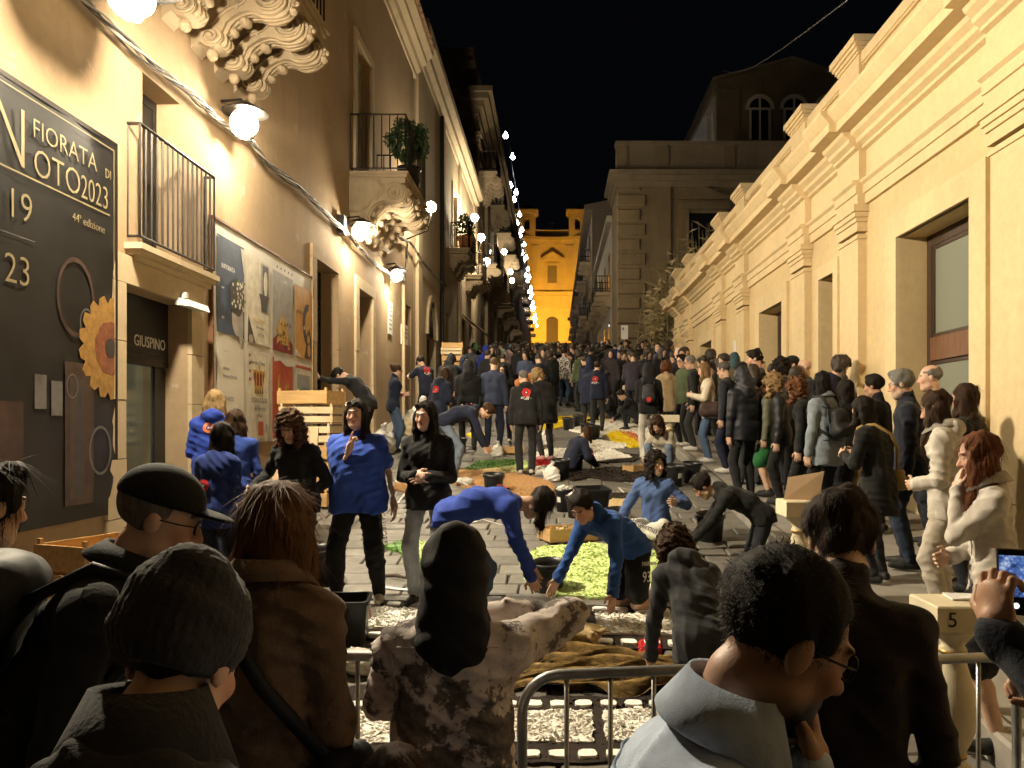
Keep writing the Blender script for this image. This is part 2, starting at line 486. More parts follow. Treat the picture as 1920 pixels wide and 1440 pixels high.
# ================================================================== ground, street, pavements
def struct(name, mb, mat, smooth=False):
    return tag(mb.build(name, mat, smooth=smooth), kind='structure')
def slope_sheet(x0, x1, ys, dz):
    mb = MB(); n = len(ys)
    mb.v = [(x0, y, gz(y) + dz) for y in ys] + [(x1, y, gz(y) + dz) for y in ys]
    mb.f = [(i, i + n, i + n + 1, i + 1) for i in range(n - 1)]
    return mb
struct('ground', slope_sheet(-400, 400, [-300, 3, 16, 30, 138, 900], -.16), 'dark_stone')
street = struct('street', slope_sheet(-4.6, 2.34, [-12, 3, 16, 30, 138, 150], -.03), 'asphalt_joint')
side_r = struct('sidewalk_right', slope_sheet(2.46, 4.6, [-12, 3, 16, 30, 60], .15), 'sidewalk_slab')
side_l = struct('sidewalk_left', slope_sheet(-4.4, -3.62, [-12, 3, 16, 30, 60], .10), 'sidewalk_slab')
# paving slabs laid in courses across the street
stones = []
yy = 3.0; row = 0
while yy < 19.5:
    dep = .26 + .05 * random.random() + (.10 if yy > 11 else 0)
    xx = -3.45 - random.random() * .3
    while xx < 2.28:
        wd = random.uniform(.30, .62) * (1.25 if yy > 11 else 1)
        x1 = min(xx + wd, 2.30)
        if x1 - xx > .12:
            stones.append((max(xx, -3.46), x1, yy, yy + dep))
        xx += wd
    yy += dep
def stone_mesh(mb, a, b, c, d):
    g = .005 + random.random() * .004; t = random.uniform(-.007, .007)
    tx, ty = random.uniform(-.006, .006), random.uniform(-.006, .006)
    k = len(mb.v)
    mb.bevbox(a + g, b - g, c + g, d - g, -.06, 0, .012)
    cx, cy = (a + b) / 2, (c + d) / 2
    jit = [random.uniform(-.010, .010) for _ in range(8)]
    def fn(p):
        i = (0 if p.x < cx else 1) + (0 if p.y < cy else 2)
        return Vector((p.x + jit[i], p.y + jit[i + 4], p.z + gz(p.y) + t + tx * (p.x - cx) / .3 + ty * (p.y - cy) / .2))
    mb.move(fn, k)
def rank(s):
    d = (s[2] + s[3]) / 2; x = 960 + 1450 * ((s[0] + s[1]) / 2) / d + 80; y = 800 + 1450 * (EYE - gz(d)) / d
    vis = (600 < x < 1300 and 880 < y < 1180) or (980 < x < 1230 and 1250 < y < 1440)
    return (0 if vis else 1, d)
stones.sort(key=rank)
for s in stones[:300]:
    mb = MB(); stone_mesh(mb, *s); mb.build('paving_stone', 'paving', street)
mb = MB()
for s in stones[300:]: stone_mesh(mb, *s)
tag(mb.build('paving_stones', 'paving', street), kind='stuff')
mb = slope_sheet(-3.46, 2.30, [19.5, 30, 60, 138, 150], -.004); mb.build('upper_paving', 'paving', street)
y = -1.0
while y < 30:                                          # kerb stones
    L = random.uniform(.8, 1.15)
    mb = MB(); mb.bevbox(2.31, 2.455, y + .006, y + L - .006, -.16, .152, .018)
    mb.move(lambda p: Vector((p.x, p.y, p.z + gz(p.y)))); mb.build('kerb_stone', 'sidewalk_slab', side_r)
    mb = MB(); mb.bevbox(-3.63, -3.47, y + .006, y + L - .006, -.16, .102, .018)
    mb.move(lambda p: Vector((p.x, p.y, p.z + gz(p.y)))); mb.build('kerb_stone', 'sidewalk_slab', side_l)
    y += L

# ================================================================== lamps
def wall_lamp(x, y, z, wx, label, r=.15, mat='globe_warm', post=0, shade=.27, low=130):
    t = thing('wall_lamp', (wx, y, z), label, 'lamp', 'festive lamps along the left house fronts')
    mb = MB()
    if post: mb.tube([(wx, y, z - post), (x - .1, y, z - post + .25), (x, y, z - .3), (x, y, z - r)], .022, 6)
    else: mb.tube([(wx, y, z + .28), (x - .05, y, z + .30), (x, y, z + .24), (x, y, z + r)], .016, 6)
    mb.build('bracket', 'iron', t, smooth=True)
    if not post:
        mb = MB(); mb.lathe([(.02, r + .12), (.06, r + .11), (shade, r - .01), (shade, r - .02), (.03, r + .07)], (x, y, z), 20)
        mb.build('added_lamp_cap', 'iron', t, smooth=True)  # wide cap added to block the lamp's upward light
        mb = MB(); n = 12; m_ = 8; q = r + .03                 # rounded shield added on the wall side to hold lamp light off the wall
        vs = [(x - q * math.sin(R(25 + low * j / m_)) * math.cos(R(86) * (2 * i / n - 1)), y + q * math.sin(R(25 + low * j / m_)) * math.sin(R(86) * (2 * i / n - 1)), z + q * math.cos(R(25 + low * j / m_))) for j in range(m_ + 1) for i in range(n + 1)]
        mb.add(vs, [(j * (n + 1) + i, j * (n + 1) + i + 1, (j + 1) * (n + 1) + i + 1, (j + 1) * (n + 1) + i) for j in range(m_) for i in range(n)]); mb.build('added_lamp_shield', 'added_shield_opal', t, smooth=True)
    mb = MB(); mb.ball((x, y, z), r, 16, 10); mb.build('globe', mat, t, smooth=True)
    return t
wall_lamp(-3.45, 6.33, 5.74, -4.1, 'blazing globe lamp cut by the top edge above the black banner', .17, 'globe_strong', 0, .42, 145)
wall_lamp(-3.80, 9.50, 5.93, -4.1, 'globe lamp on the wall cable between the small balcony and the poster board')
wall_lamp(-3.80, 15.2, 6.04, -4.1, 'globe lamp below the near corner of the carved balcony with the bush')
wall_lamp(-3.85, 18.9, 5.9, -4.1, 'globe lamp tucked behind the carved balcony, only its light pool showing', .13)
for i, (px, py, X, lab) in enumerate([
        (808, 388, -3.4, 'globe lamp on a tall stem just right of the carved balcony'),
        (890, 408, -3.4, 'globe lamp on a curved stem above the little flower pot balcony'),
        (902, 445, -3.4, 'globe lamp on a straight stem below and right of the curved one'),
        (913, 490, -3.4, 'globe lamp hanging low over the arched shop fronts'),
        (945, 472, -3.5, 'small far globe lamp beside the palace corner'),
        (957, 510, -3.5, 'small far globe lamp under the palace balconies, upper of two'),
        (960, 526, -3.5, 'small far globe lamp under the palace balconies, lower of two')]):
    d = X * 1450 / (px - 1040); z = EYE + (800 - py) / 1450 * d
    wall_lamp(X, d, z, -4.1, lab, .12 + .0012 * d, 'globe_far' if d < 45 else 'globe_small', post=.9)

# ================================================================== right building: cream one-storey front
XR = 4.3
rb = thing('cream_building', (XR, 12, 0), 'long cream one-storey building with pilasters and heavy cornice along the right pavement', 'building')
PIL = [(2.9, 3.6), (6.75, 7.42), (10.66, 11.34), (12.94, 13.64), (17.1, 17.8), (19.4, 20.1), (24.0, 24.7), (26.2, 26.9)]
HO = [(3.95, 5.65, 1.6, 4.57), (7.94, 9.64, 1.75, 4.57), (11.83, 12.47, 2.2, 4.57), (14.5, 16.1, 2.35, 4.57), (21.0, 22.7, 3.1, 4.57)]
mb = MB(); wall_cells(mb, -3.0, 27.0, -.3, 6.3, HO, lambda a, b, c, d: mb.box(XR, XR + .5, a, b, c, d)); mb.build('wall', 'cream_plaster', rb)
mb = MB(); mb.box(XR + .5, XR + 9, 26.5, 27.0, -.3, 6.3); mb.box(XR + .9, XR + 9, -3, 26.4, -.3, .2); mb.build('end_wall', 'cream_plaster', rb)
mb = MB(); mb.box(XR + .02, XR + 9, -3, 27, 6.3, 6.42); mb.build('roof_slab', 'cream_plaster', rb)
def entab(off, dz, y0, y1, mb):
    P = [(.0, 5.26), (.05, 5.26), (.05, 5.40), (.075, 5.405), (.075, 5.52), (.12, 5.55), (.12, 5.585), (.03, 5.59), (.03, 6.0), (.09, 6.02),
         (.09, 6.06), (.16, 6.10), (.17, 6.15), (.24, 6.20), (.26, 6.245), (.44, 6.25), (.44, 6.37), (.46, 6.385), (.50, 6.43), (.55, 6.49), (.56, 6.53), (.0, 6.60)]
    mb.prism([(XR - a - (off if a > 0 else -.05), z + dz) for a, z in P], y0, y1)
mb = MB(); entab(0, 0, -3, 27.25, mb); mb.build('cornice', 'cream_trim', rb)
for a, b in PIL:
    mb = MB(); entab(.10, .003, a - .06, b + .06, mb); mb.build('cornice_break', 'cream_trim', rb)
    mb = MB(); mb.box(XR - .12, XR + .05, a, b, 0, 4.87); mb.build('pilaster', 'cream_trim', rb)
    mb = MB()
    for i, (z0, z1, o) in enumerate([(4.80, 4.84, .022), (4.90, 4.95, .025), (4.95, 5.03, .014), (5.03, 5.09, .04), (5.09, 5.16, .065), (5.16, 5.255, .09)]):
        mb.box(XR - .12 - o, XR + .04, a - o, b + o, z0, z1 - .001)
    mb.build('capital', 'cream_trim', rb)
    mb = MB(); mb.box(XR - .12, XR + .28, a - .03, b + .03, 6.57, 7.33); mb.build('parapet_pier', 'cream_trim', rb)
    mb = MB()
    for z0, z1, o in [(7.33, 7.37, .02), (7.37, 7.42, .045), (7.42, 7.47, .075), (7.47, 7.56, .105)]:
        mb.box(XR - .12 - o, XR + .28 + o, a - .03 - o, b + .03 + o, z0, z1 - .001)
    mb.build('pier_cap', 'cream_trim', rb)
mb = MB(); mb.box(XR - .03, XR + .22, -3, 27, 6.55, 7.18); mb.build('parapet', 'cream_plaster', rb)
mb = MB(); mb.box(XR - .07, XR + .26, -3, 27.02, 7.18, 7.205); mb.box(XR - .09, XR + .28, -3, 27.04, 7.205, 7.36); mb.build('coping', 'cream_trim', rb)
for k, (a, b, c, d) in enumerate(HO):
    w = .31 if b - a > 1 else .2
    mb = MB()
    mb.box(XR - .05, XR + .04, a - w, a - .001, c - .4, d + w); mb.box(XR - .05, XR + .04, b + .001, b + w, c - .4, d + w)
    mb.box(XR - .048, XR + .04, a - .001, b + .001, d, d + w - .002)
    mb.build('window_surround', 'cream_trim', rb)
    if b - a > 1:
        wn = MB(); X0 = XR + .34
        wn.box(X0, X0 + .09, a, a + .12, c, d); wn.box(X0, X0 + .09, b - .12, b, c, d)
        wn.box(X0, X0 + .09, a + .12, b - .12, d - .14, d); wn.box(X0, X0 + .09, a + .12, b - .12, c, c + .12)
        fr = wn.build('window', 'dark_wood', rb)
        mb = MB(); mb.box(X0 - .02, X0 + .07, a + .12, b - .12, 3.02, 3.30); mb.build('transom', 'brown_wood', fr)
        for z0, z1 in ((c + .12, 3.02), (3.30, d - .14)):
            g = MB(); g.box(X0 + .01, X0 + .05, a + .12, a + .17, z0, z1); g.box(X0 + .01, X0 + .05, b - .17, b - .12, z0, z1)
            g.box(X0 + .01, X0 + .05, a + .17, b - .17, z1 - .05, z1); g.box(X0 + .01, X0 + .05, a + .17, b - .17, z0, z0 + .05)
            g.build('sash', 'dark_wood', fr)
            g = MB(); g.box(X0 + .025, X0 + .031, a + .17, b - .17, z0 + .05, z1 - .05); g.build('pane', 'window_glass', fr)
        mb = MB()                                                # pale curtain behind the glass
        n = 24; y0c = a + .1; y1c = a + .62
        mb.v = [(X0 + .16 + .03 * math.sin(i * 1.9), y0c + (y1c - y0c) * i / n, z) for z in (c + .1, d - .2) for i in range(n + 1)]
        mb.f = [(i, i + 1, i + n + 2, i + n + 1) for i in range(n)]
        mb.build('curtain', 'grey_plaster', fr, smooth=True)
        mb = MB(); mb.box(XR + 1.2, XR + 1.25, a - .5, b + .5, c, d); mb.build('room_back', 'dark_stone', rb)
    else:
        mb = MB(); mb.box(XR + .38, XR + .46, a - .02, b + .02, c, d + .01); mb.build('shutter', 'dark_wood', rb)
pq = MB(); pq.box(XR - .015, XR + .01, 18.3, 18.52, 3.98, 4.26); tag(pq.build('wall_plaque', 'white_paper', org=(XR, 18.4, 3.98)), 'tiny white plaque on the cream wall between two pilasters', 'plaque')
# hand rail at the far end of the building
hr = thing('stair_railing', (4.0, 27.6, gz(27.6)), 'dark iron stair railing at the far end of the cream building', 'railing')
mb = MB(); mb.tube([(3.7, 27.5, gz(27) + 1.15), (5.4, 29.5, gz(27) + 2.3)], .04, 6); mb.build('handrail', 'iron', hr)
for i in range(6):
    f = i / 5; mb = MB(); x, y = 3.7 + 1.7 * f, 27.5 + 2 * f; mb.tube([(x, y, gz(27) + .1), (x, y, gz(27) + 1.15 + 1.15 * f)], .02, 5); mb.build('post', 'iron', hr)

# ================================================================== carved brackets and iron railings
def spiral(cx, cz, r0, r1, a0, turns, n=34):
    return [(cx + (r0 + (r1 - r0) * i / n) * math.cos(a0 - 2 * math.pi * turns * i / n), cz + (r0 + (r1 - r0) * i / n) * math.sin(a0 - 2 * math.pi * turns * i / n)) for i in range(n + 1)]
def bracket_mesh():
    """scrolled console: big volute under the floor edge, S-curve, small volute at the wall"""
    mb = MB(); w = .15
    big = [(.94 + .235 * math.cos(t), -.235 + .235 * math.sin(t)) for t in np.linspace(math.pi / 2, -2.3, 18)]
    neckc = [(.70, -.40), (.60, -.43), (.50, -.50), (.43, -.58), (.40, -.66)]
    small = [(.24 + .15 * math.cos(t), -.80 + .15 * math.sin(t)) for t in np.linspace(.5, -2.6, 12)]
    prof = [(0, 0), (.5, 0)] + big + neckc + small + [(.03, -.95), (0, -1.0)]
    mb.prism([(x * 1.0, z) for x, z in prof], -w, w)
    for sy in (-1, 1):
        for cx, cz, r, tn in ((.94, -.235, .215, 2.3), (.24, -.80, .135, 1.9)):
            mb.tube([(x, sy * (w + .008 + .03 * i / 34), z) for i, (x, z) in enumerate(spiral(cx, cz, r, .03, 2.2 if cx > .5 else 1.2, tn))], [.026 - .012 * i / 34 for i in range(35)], 6)
            mb.ball((cx, sy * (w + .035), cz), .042, 10, 6)
        mb.tube([(x, sy * (w + .006), z + .03) for x, z in [(.08, -.06), (.4, -.07), (.72, -.10), (.74, -.22), (.62, -.34), (.44, -.44), (.33, -.56), (.28, -.64)]], .024, 6)
        for i in range(5):                                   # side acanthus leaves
            x0, z0 = .12 + .11 * i, -.30 - .04 * abs(i - 2); mb.ball((x0, sy * w, z0 + .06), .055, 8, 6, (.7, .55, 1.5))
    for k in (-1, 0, 1):                                     # ribbed leaf down the front
        pts = [(x + .012, k * .075, z) for x, z in big[3:] + neckc + small[:6]]
        mb.tube(pts, [.030 + .012 * math.sin(i * 1.15 + k) for i in range(len(pts))], 6)
    mb.ball((1.17, 0, -.20), .10, 12, 8, (.8, .95, 1.15)); mb.ball((1.25, 0, -.21), .035, 8, 6, (1, .8, 1.3)); mb.ball((1.20, 0, -.32), .07, 10, 6, (.9, 1.1, .8))   # small mask
    for k in (-1, 1): mb.ball((1.235, k * .045, -.165), .028, 8, 5); mb.ball((1.15, k * .11, -.14), .05, 8, 6, (.8, .7, 1.4))
    mb.ball((.62, 0, -.50), .075, 10, 6, (1, 1.4, 1)); mb.ball((.47, 0, -.66), .06, 10, 6, (1, 1.3, 1.2)); mb.ball((.2, 0, -1.0), .07, 10, 6, (1, 1, 1.4))
    return np.array(mb.v), mb.f
BV, BQ = bracket_mesh()
bracket_me = None
def bracket(parent, x, y, z, s=1.0, flip=1, mat='carved_stone', zs=1.0):
    V = BV * s * np.array([flip, 1, zs]) + np.array([x, y, z])
    o = mesh_obj('bracket', V, BQ, mat, parent)
    return o
def railing(parent, pts, z, h, gap=.115, bar=.009, top=.018):
    mb = MB(); mb.tube([(x, y, z + h) for x, y in pts], top, 6); rl = mb.build('railing', 'iron', parent)
    mb = MB(); mb.tube([(x, y, z + .07) for x, y in pts], bar * 1.3, 6); mb.build('bottom_rail', 'iron', rl)
    first = None
    for (xa, ya), (xb, yb) in zip(pts, pts[1:]):
        L = math.hypot(xb - xa, yb - ya); n = max(1, int(L / gap))
        for i in range(n + 1):
            x, y = xa + (xb - xa) * i / n, ya + (yb - ya) * i / n
            if first is None:
                mb = MB(); mb.tube([(0, 0, 0), (0, 0, h - .07)], bar, 6); first = mesh_obj('baluster', mb.v, mb.f, 'iron')
                first.parent = rl; b = first
            else: b = share(first, rl, name='baluster')
            o = ORG[rl.name]; b.location = (x - o[0], y - o[1], z + .07 - o[2])
    return rl
def slab_prof(mb, x0, x1, y0, y1, z, t):                  # moulded balcony floor
    for i, (dz0, dz1, o) in enumerate([(0, .06, .0), (.06, .11, -.03), (.11, t, -.07)]):
        mb.box(min(x0, x1) , max(x0, x1) + o, y0 - o, y1 + o, z - dz1, z - dz0 - .001)

# ================================================================== left: ochre house with shop, banner wall and balconies
XL = -4.1
lb = thing('ochre_house', (XL, 10, 0), 'tall ochre plastered house with carved balconies filling the left side', 'building')
HL = [(7.32, 8.64, .6, 3.57), (7.69, 8.47, 3.98, 5.74), (13.2, 14.5, 1.3, 5.08), (16.07, 17.3, 1.6, 5.09), (15.95, 17.2, 7.36, 10.2), (8.2, 9.5, 7.36, 10.0), (21.3, 22.1, 2.0, 5.6)]
mb = MB(); wall_cells(mb, -3.0, 22.4, -.3, 12.75, HL, lambda a, b, c, d: mb.box(XL - .5, XL, a, b, c, d)); mb.build('wall', 'ochre_plaster', lb)
mb = MB(); mb.box(XL - 9, XL - .5, 22.1, 22.4, -.3, 12.75); mb.build('end_wall', 'ochre_plaster', lb)
mb = MB(); P = [(-.1, 11.3), (.04, 11.3), (.06, 11.42), (.16, 11.5), (.2, 11.62), (.34, 11.7), (.36, 11.8), (.52, 11.92), (.54, 12.05), (-.1, 12.1)]
mb.prism([(XL + a, z + 1.15) for a, z in P], -3, 22.75); mb.build('eaves_cornice', 'pale_stone', lb)
y = -3
for i in range(74):                                       # edge row of roof tiles
    mb = MB(); n = 6; vs = []
    for k in range(n + 1):
        w = math.pi * k / n; vs.append((y + .17 - .16 * math.cos(w), .06 + .10 * math.sin(w)))
    mb.prism(vs + [(b * .8 + .034 + (y + .0) * .2, c - .03) for b, c in vs[::-1]] if False else vs, XL - .6, XL + .62, 'x')
    mb.move(lambda p: Vector((p.x, p.y, p.z + 13.21 - (p.x - XL) * .18))); mb.build('roof_tile', 'roof_tile', lb); y += .345
mb = MB(); mb.box(XL - 9, XL - .5, -3, 22.3, 12.6, 12.75); mb.build('attic_floor', 'dark_stone', lb)
# doors, reveals and stone frames
def surround(parent, a, b, c, d, w, X, s, mat='pale_stone', p=.045, name='door_frame', steps=5):
    """s=+1: wall faces +x. stones of a door frame, one object each"""
    H = d - c
    for side in (0, 1):
        y0, y1 = (a - w, a - .001) if side == 0 else (b + .001, b + w)
        for i in range(steps):
            z0 = c + H * i / steps; z1 = c + H * (i + 1) / steps
            mb = MB(); e = random.uniform(0, .006); mb.box(*sorted((X + s * (p + e), X - s * .03)), y0, y1, z0 + .004, z1 - .004); mb.build('frame_stone', mat, parent)
    mb = MB(); mb.box(*sorted((X + s * (p + .003), X - s * .03)), a - w, b + w, d + .002, d + w * .9); mb.build('lintel', mat, parent)
surround(lb, 7.32, 8.64, .8, 3.57, .30, XL, 1)
surround(lb, 13.2, 14.5, 1.5, 5.08, .24, XL, 1, 'ochre_plaster')
surround(lb, 16.07, 17.3, 1.8, 5.09, .26, XL, 1, 'pale_stone')
surround(lb, 15.95, 17.2, 7.36, 10.2, .2, XL, 1, 'pale_stone')
def shutters(parent, a, b, c, d, X, s, mat='black_shutter', louvre=True):
    m = (a + b) / 2
    for y0, y1 in ((a, m - .004), (m + .004, b)):
        mb = MB(); X0, X1 = sorted((X, X - s * .05))
        mb.box(X0, X1, y0, y0 + .07, c, d); mb.box(X0, X1, y1 - .07, y1, c, d)
        for z in (c, (c + d) / 2 - .05, d - .1): mb.box(X0, X1, y0 + .07, y1 - .07, z, z + .1)
        lf = mb.build('shutter', mat, parent)
        mb = MB(); mb.box(X0 + .012, X1 - .012, y0 + .07, y1 - .07, c + .1, d - .1); mb.build('shutter_panel', mat, lf)
        if louvre:
            n = int((d - c) / .11)
            src = None
            for i in range(n):
                z = c + .14 + (d - c - .28) * i / n
                if abs(z - (c + d) / 2) < .1: continue
                mb = MB(); mb.hexa([(X + s * .004, y0 + .08, z), (X + s * .004, y1 - .08, z), (X - s * .02, y1 - .08, z + .04), (X - s * .02, y0 + .08, z + .04),
                                    (X + s * .004, y0 + .08, z + .014), (X + s * .004, y1 - .08, z + .014), (X - s * .02, y1 - .08, z + .054), (X - s * .02, y0 + .08, z + .054)])
                mb.build('slat', mat, lf)
shutters(lb, 13.2, 14.5, 1.3, 5.08, XL - .28, 1)
shutters(lb, 16.07, 17.3, 1.6, 5.09, XL - .28, 1)
shutters(lb, 7.69, 8.47, 3.98, 5.74, XL - .26, 1, 'black_shutter', False)
shutters(lb, 15.95, 17.2, 7.36, 10.2, XL - .2, 1, 'grey_plaster', False)
shutters(lb, 8.2, 9.5, 7.36, 10.0, XL - .2, 1, 'dark_wood', False)
shutters(lb, 21.3, 22.1, 2.0, 5.6, XL - .2, 1, 'brown_wood', False)
# shop door with roller shutter box and name
sd = MB(); sd.box(XL - .30, XL - .22, 7.32, 8.64, 2.86, 3.57); sdo = sd.build('shop_fascia', 'black_shutter', lb)
for i in range(5):
    mb = MB(); mb.box(XL - .225, XL - .212, 7.33, 8.63, 2.86 + i * .035, 2.886 + i * .035); mb.build('shutter_slat', 'iron', sdo)
FACE_L = lambda x, y, z: Matrix(((0, 0, 1, x), (1, 0, 0, y), (0, 1, 0, z), (0, 0, 0, 1)))     # text on a wall facing +x
FACE_R = lambda x, y, z: Matrix(((0, 0, -1, x), (-1, 0, 0, y), (0, 1, 0, z), (0, 0, 0, 1)))
text_mesh('shop_name', 'GIUSPINO', .165, 'white_letter', lb, FACE_L(XL - .215, 7.93, 3.05), .002, xs=.86)
mb = MB(); mb.box(XL - .30, XL - .25, 8.42, 8.64, .8, 2.86); mb.box(XL - .30, XL - .25, 7.32, 7.38, .8, 2.86); mb.build('shop_door_frame', 'black_shutter', lb)
mb = MB(); mb.box(XL - .275, XL - .267, 7.38, 8.42, .8, 2.86); mb.build('shop_pane', 'shop_glass', lb)
mb = MB(); mb.box(XL - 1.2, XL - 1.1, 7.3, 8.7, 3.50, 3.55); mb.build('added_shop_tube', 'shop_fill_glow', lb)  # unseen tube added to brighten the shop behind its glass
mb = MB(); mb.box(XL - 2.0, XL - 1.95, 6.6, 9.4, .6, 3.6); mb.box(XL - 2, XL - .5, 9.35, 9.4, .6, 3.6); mb.box(XL - 2, XL - .5, 6.6, 6.65, .6, 3.6); mb.build('shop_room', 'grey_plaster', lb)
for i in range(4):
    mb = MB(); mb.box(XL - 1.9, XL - 1.5, 7.0, 9.2, 1.15 + i * .42, 1.18 + i * .42); mb.build('shop_shelf', 'crate_pale', lb)
    for k in range(7):
        yk = 7.1 + k * .3 + .05 * (i % 2); hk = .12 + .05 * ((k * 3 + i) % 4); mb = MB(); mb.lathe([(.05, 0), (.055, hk * .6), (.03, hk * .8), (.03, hk)], (XL - 1.65, yk, 1.181 + i * .42), 8); mb.build('shelf_jar', ['leaf_green', 'white_plastic', 'print_gold' if 'print_gold' in MATS else 'terracotta', 'cast_stone'][(k + i) % 4], lb)
# little iron balcony above the shop
mb = MB(); slab_prof(mb, XL - .02, XL + .17, 7.36, 9.08, 3.97, .16); mb.build('balcony_slab', 'pale_stone', lb)
railing(lb, [(XL, 7.42), (XL + .12, 7.42), (XL + .12, 9.04), (XL, 9.04)], 3.97, 1.15, .105, .011)
fl = MB(); fl.box(XL + .02, XL + .12, 8.35, 8.40, 3.60, 3.66); fl.hexa([(XL + .03, 8.28, 3.52), (XL + .2, 8.28, 3.50), (XL + .2, 8.75, 3.50), (XL + .03, 8.75, 3.52), (XL + .03, 8.28, 3.60), (XL + .18, 8.28, 3.57), (XL + .18, 8.75, 3.57), (XL + .03, 8.75, 3.60)])
tag(fl.build('flood_fixture', 'white_plastic', org=(XL, 8.5, 3.5)), 'small white wall light fixture under the little iron balcony above the shop', 'light fixture')
# two carved balconies of the upper floor
def carved_balcony(parent, y0, y1, z, proj, brs, zs=1.0):
    mb = MB(); slab_prof(mb, XL - .02, XL + proj, y0, y1, z, .22); mb.build('balcony_slab', 'carved_stone', parent)
    for y, s in brs: bracket(parent, XL, y, z - .2, s, zs=zs)
    railing(parent, [(XL, y0 + .06), (XL + proj - .06, y0 + .06), (XL + proj - .06, y1 - .06), (XL, y1 - .06)], z, 1.15, .14, .012)
carved_balcony(lb, 7.2, 10.15, 7.4, 1.15, [(7.5, .92), (8.2, .92), (8.85, .92), (9.45, .92), (10.02, .92)], .8)
carved_balcony(lb, 15.44, 17.9, 7.32, 1.17, [(15.62, .95), (16.2, 1.0), (16.75, .95), (17.3, 1.0), (17.75, .95)])
mb = MB(); s = SDF((-.1, -1.3, -1.25), (1.2, 1.3, .1), .05)        # carved bowl between the brackets
s.cone((.1, -1.0, -.3), (.1, 1.0, -.3), .42, .42, .1); s.cone((.45, -1.0, -.15), (.45, 1.0, -.15), .3, .3, .1); s.cone((.1, -.7, -.75), (.1, .7, -.75), .28, .28, .1)
X, Y, Z = np.meshgrid(*s.ax, indexing='ij', sparse=True); s.D += (.035 * np.sin(13 * Y + 5 * np.sin(6 * Z)) * np.sin(16 * Z + 5 * X) + .02 * np.sin(30 * Z + 7 * np.sin(5 * Y))).astype(np.float32)
V, Q = s.mesh(); mesh_obj('carved_bowl', V + np.array([XL, 16.67, 7.15]), Q, 'carved_stone', lb, smooth=True)
# rain pipe
mb = MB(); mb.tube([(XL + .07, 20.6, 2.4), (XL + .07, 20.6, 6.0)], .045, 8); mb.build('rain_pipe', 'pale_stone', lb)

# ================================================================== left: houses further up
lb2 = thing('second_house', (XL, 30, gz(22.4)), 'narrower stone house with arched doorway beyond the ochre house', 'building')
HB = [(25.0, 26.9, 2.3, 5.2), (31.3, 32.7, 9.3, 11.9), (29.6, 30.7, 3.2, 6.6), (34.0, 35.4, 3.7, 7.0), (36.6, 37.9, 9.4, 12.0), (37.4, 39.0, 4.0, 7.2)]
mb = MB(); wall_cells(mb, 22.42, 40, -.3, 13.6, HB, lambda a, b, c, d: mb.box(XL - .5, XL - .04, a, b, c, d)); mb.build('wall', 'pale_stone', lb2)
mb = MB()
P = [(-.1, 13.4), (0, 13.4), (.05, 13.55), (.2, 13.62), (.22, 13.8), (.4, 13.95), (.42, 14.15), (-.1, 14.25)]
mb.prism([(XL + a, z) for a, z in P], 22.6, 40); mb.build('cornice', 'pale_stone', lb2)
mb = MB(); pts = []                                           # arched head of the doorway
n = 14; c0, r0 = 25.95, .95
arc = [(c0 - r0 * math.cos(math.pi * i / n), 5.2 + r0 * 1.25 * math.sin(math.pi * i / n)) for i in range(n + 1)]
out = [(c0 + (r0 + .22) * math.cos(math.pi * i / n), 5.2 + (r0 * 1.25 + .22) * math.sin(math.pi * i / n)) for i in range(n + 1)]
mb.prism(arc + out, XL - .04, XL + .05, 'x'); mb.build('arch_moulding', 'pale_stone', lb2)
mb = MB(); mb.prism(arc, XL - .045, XL - .03, 'x'); mb.build('arch_fanlight', 'pane_dark', lb2)
for a, b, c, d in HB:
    mb = MB(); mb.box(XL - .34, XL - .28, a, b, c, d); mb.build('door' if c < 9 else 'window', 'dark_wood' if c < 9 else 'pane_dark', lb2)
    if c > 9: surround(lb2, a, b, c, d, .22, XL - .04, 1, steps=3)
for y0, y1, z in [(30.4, 33.4, 9.25), (35.9, 38.6, 9.3)]:
    mb = MB(); slab_prof(mb, XL - .06, XL + .75, y0, y1, z, .2); mb.build('balcony_slab', 'carved_stone', lb2)
    for y in (y0 + .3, (y0 + y1) / 2, y1 - .3): bracket(lb2, XL - .05, y, z - .18, .62)
    railing(lb2, [(XL, y0 + .06), (XL + .7, y0 + .06), (XL + .7, y1 - .06), (XL, y1 - .06)], z, 1.0, .2, .014)
for y in (23.3, 28.4, 33.4, 39.6):
    mb = MB(); mb.box(XL - .04, XL + .06, y - .3, y + .3, 1.5, 13.4); mb.build('pilaster', 'pale_stone', lb2)
mb = MB(); mb.box(XL - 9, XL - .5, 39.6, 40, -.3, 13.6); mb.box(XL - 9, XL - .06, 22.5, 40, 13.6, 13.7); mb.build('roof', 'dark_stone', lb2)
mb = MB(); mb.tube([(XL + .04, 27.9, 3.1), (XL + .04, 27.9, 13.4)], .07, 8); mb.build('rain_pipe', 'iron', lb2)
for y, z, a in ((35.0, 7.2, 1.1),):                            # canvas awning over a shop
    mb = MB(); mb.hexa([(XL - .02, y - 1, z), (XL + a, y - 1, z - .9), (XL + a, y + 1, z - .9), (XL - .02, y + 1, z), (XL - .02, y - 1, z + .04), (XL + a, y - 1, z - .86), (XL + a, y + 1, z - .86), (XL - .02, y + 1, z + .04)])
    tag(mb.build('shop_awning', 'cardboard', org=(XL, y, z)), 'tan sloping shop awning far up the left side below the lamps', 'awning')

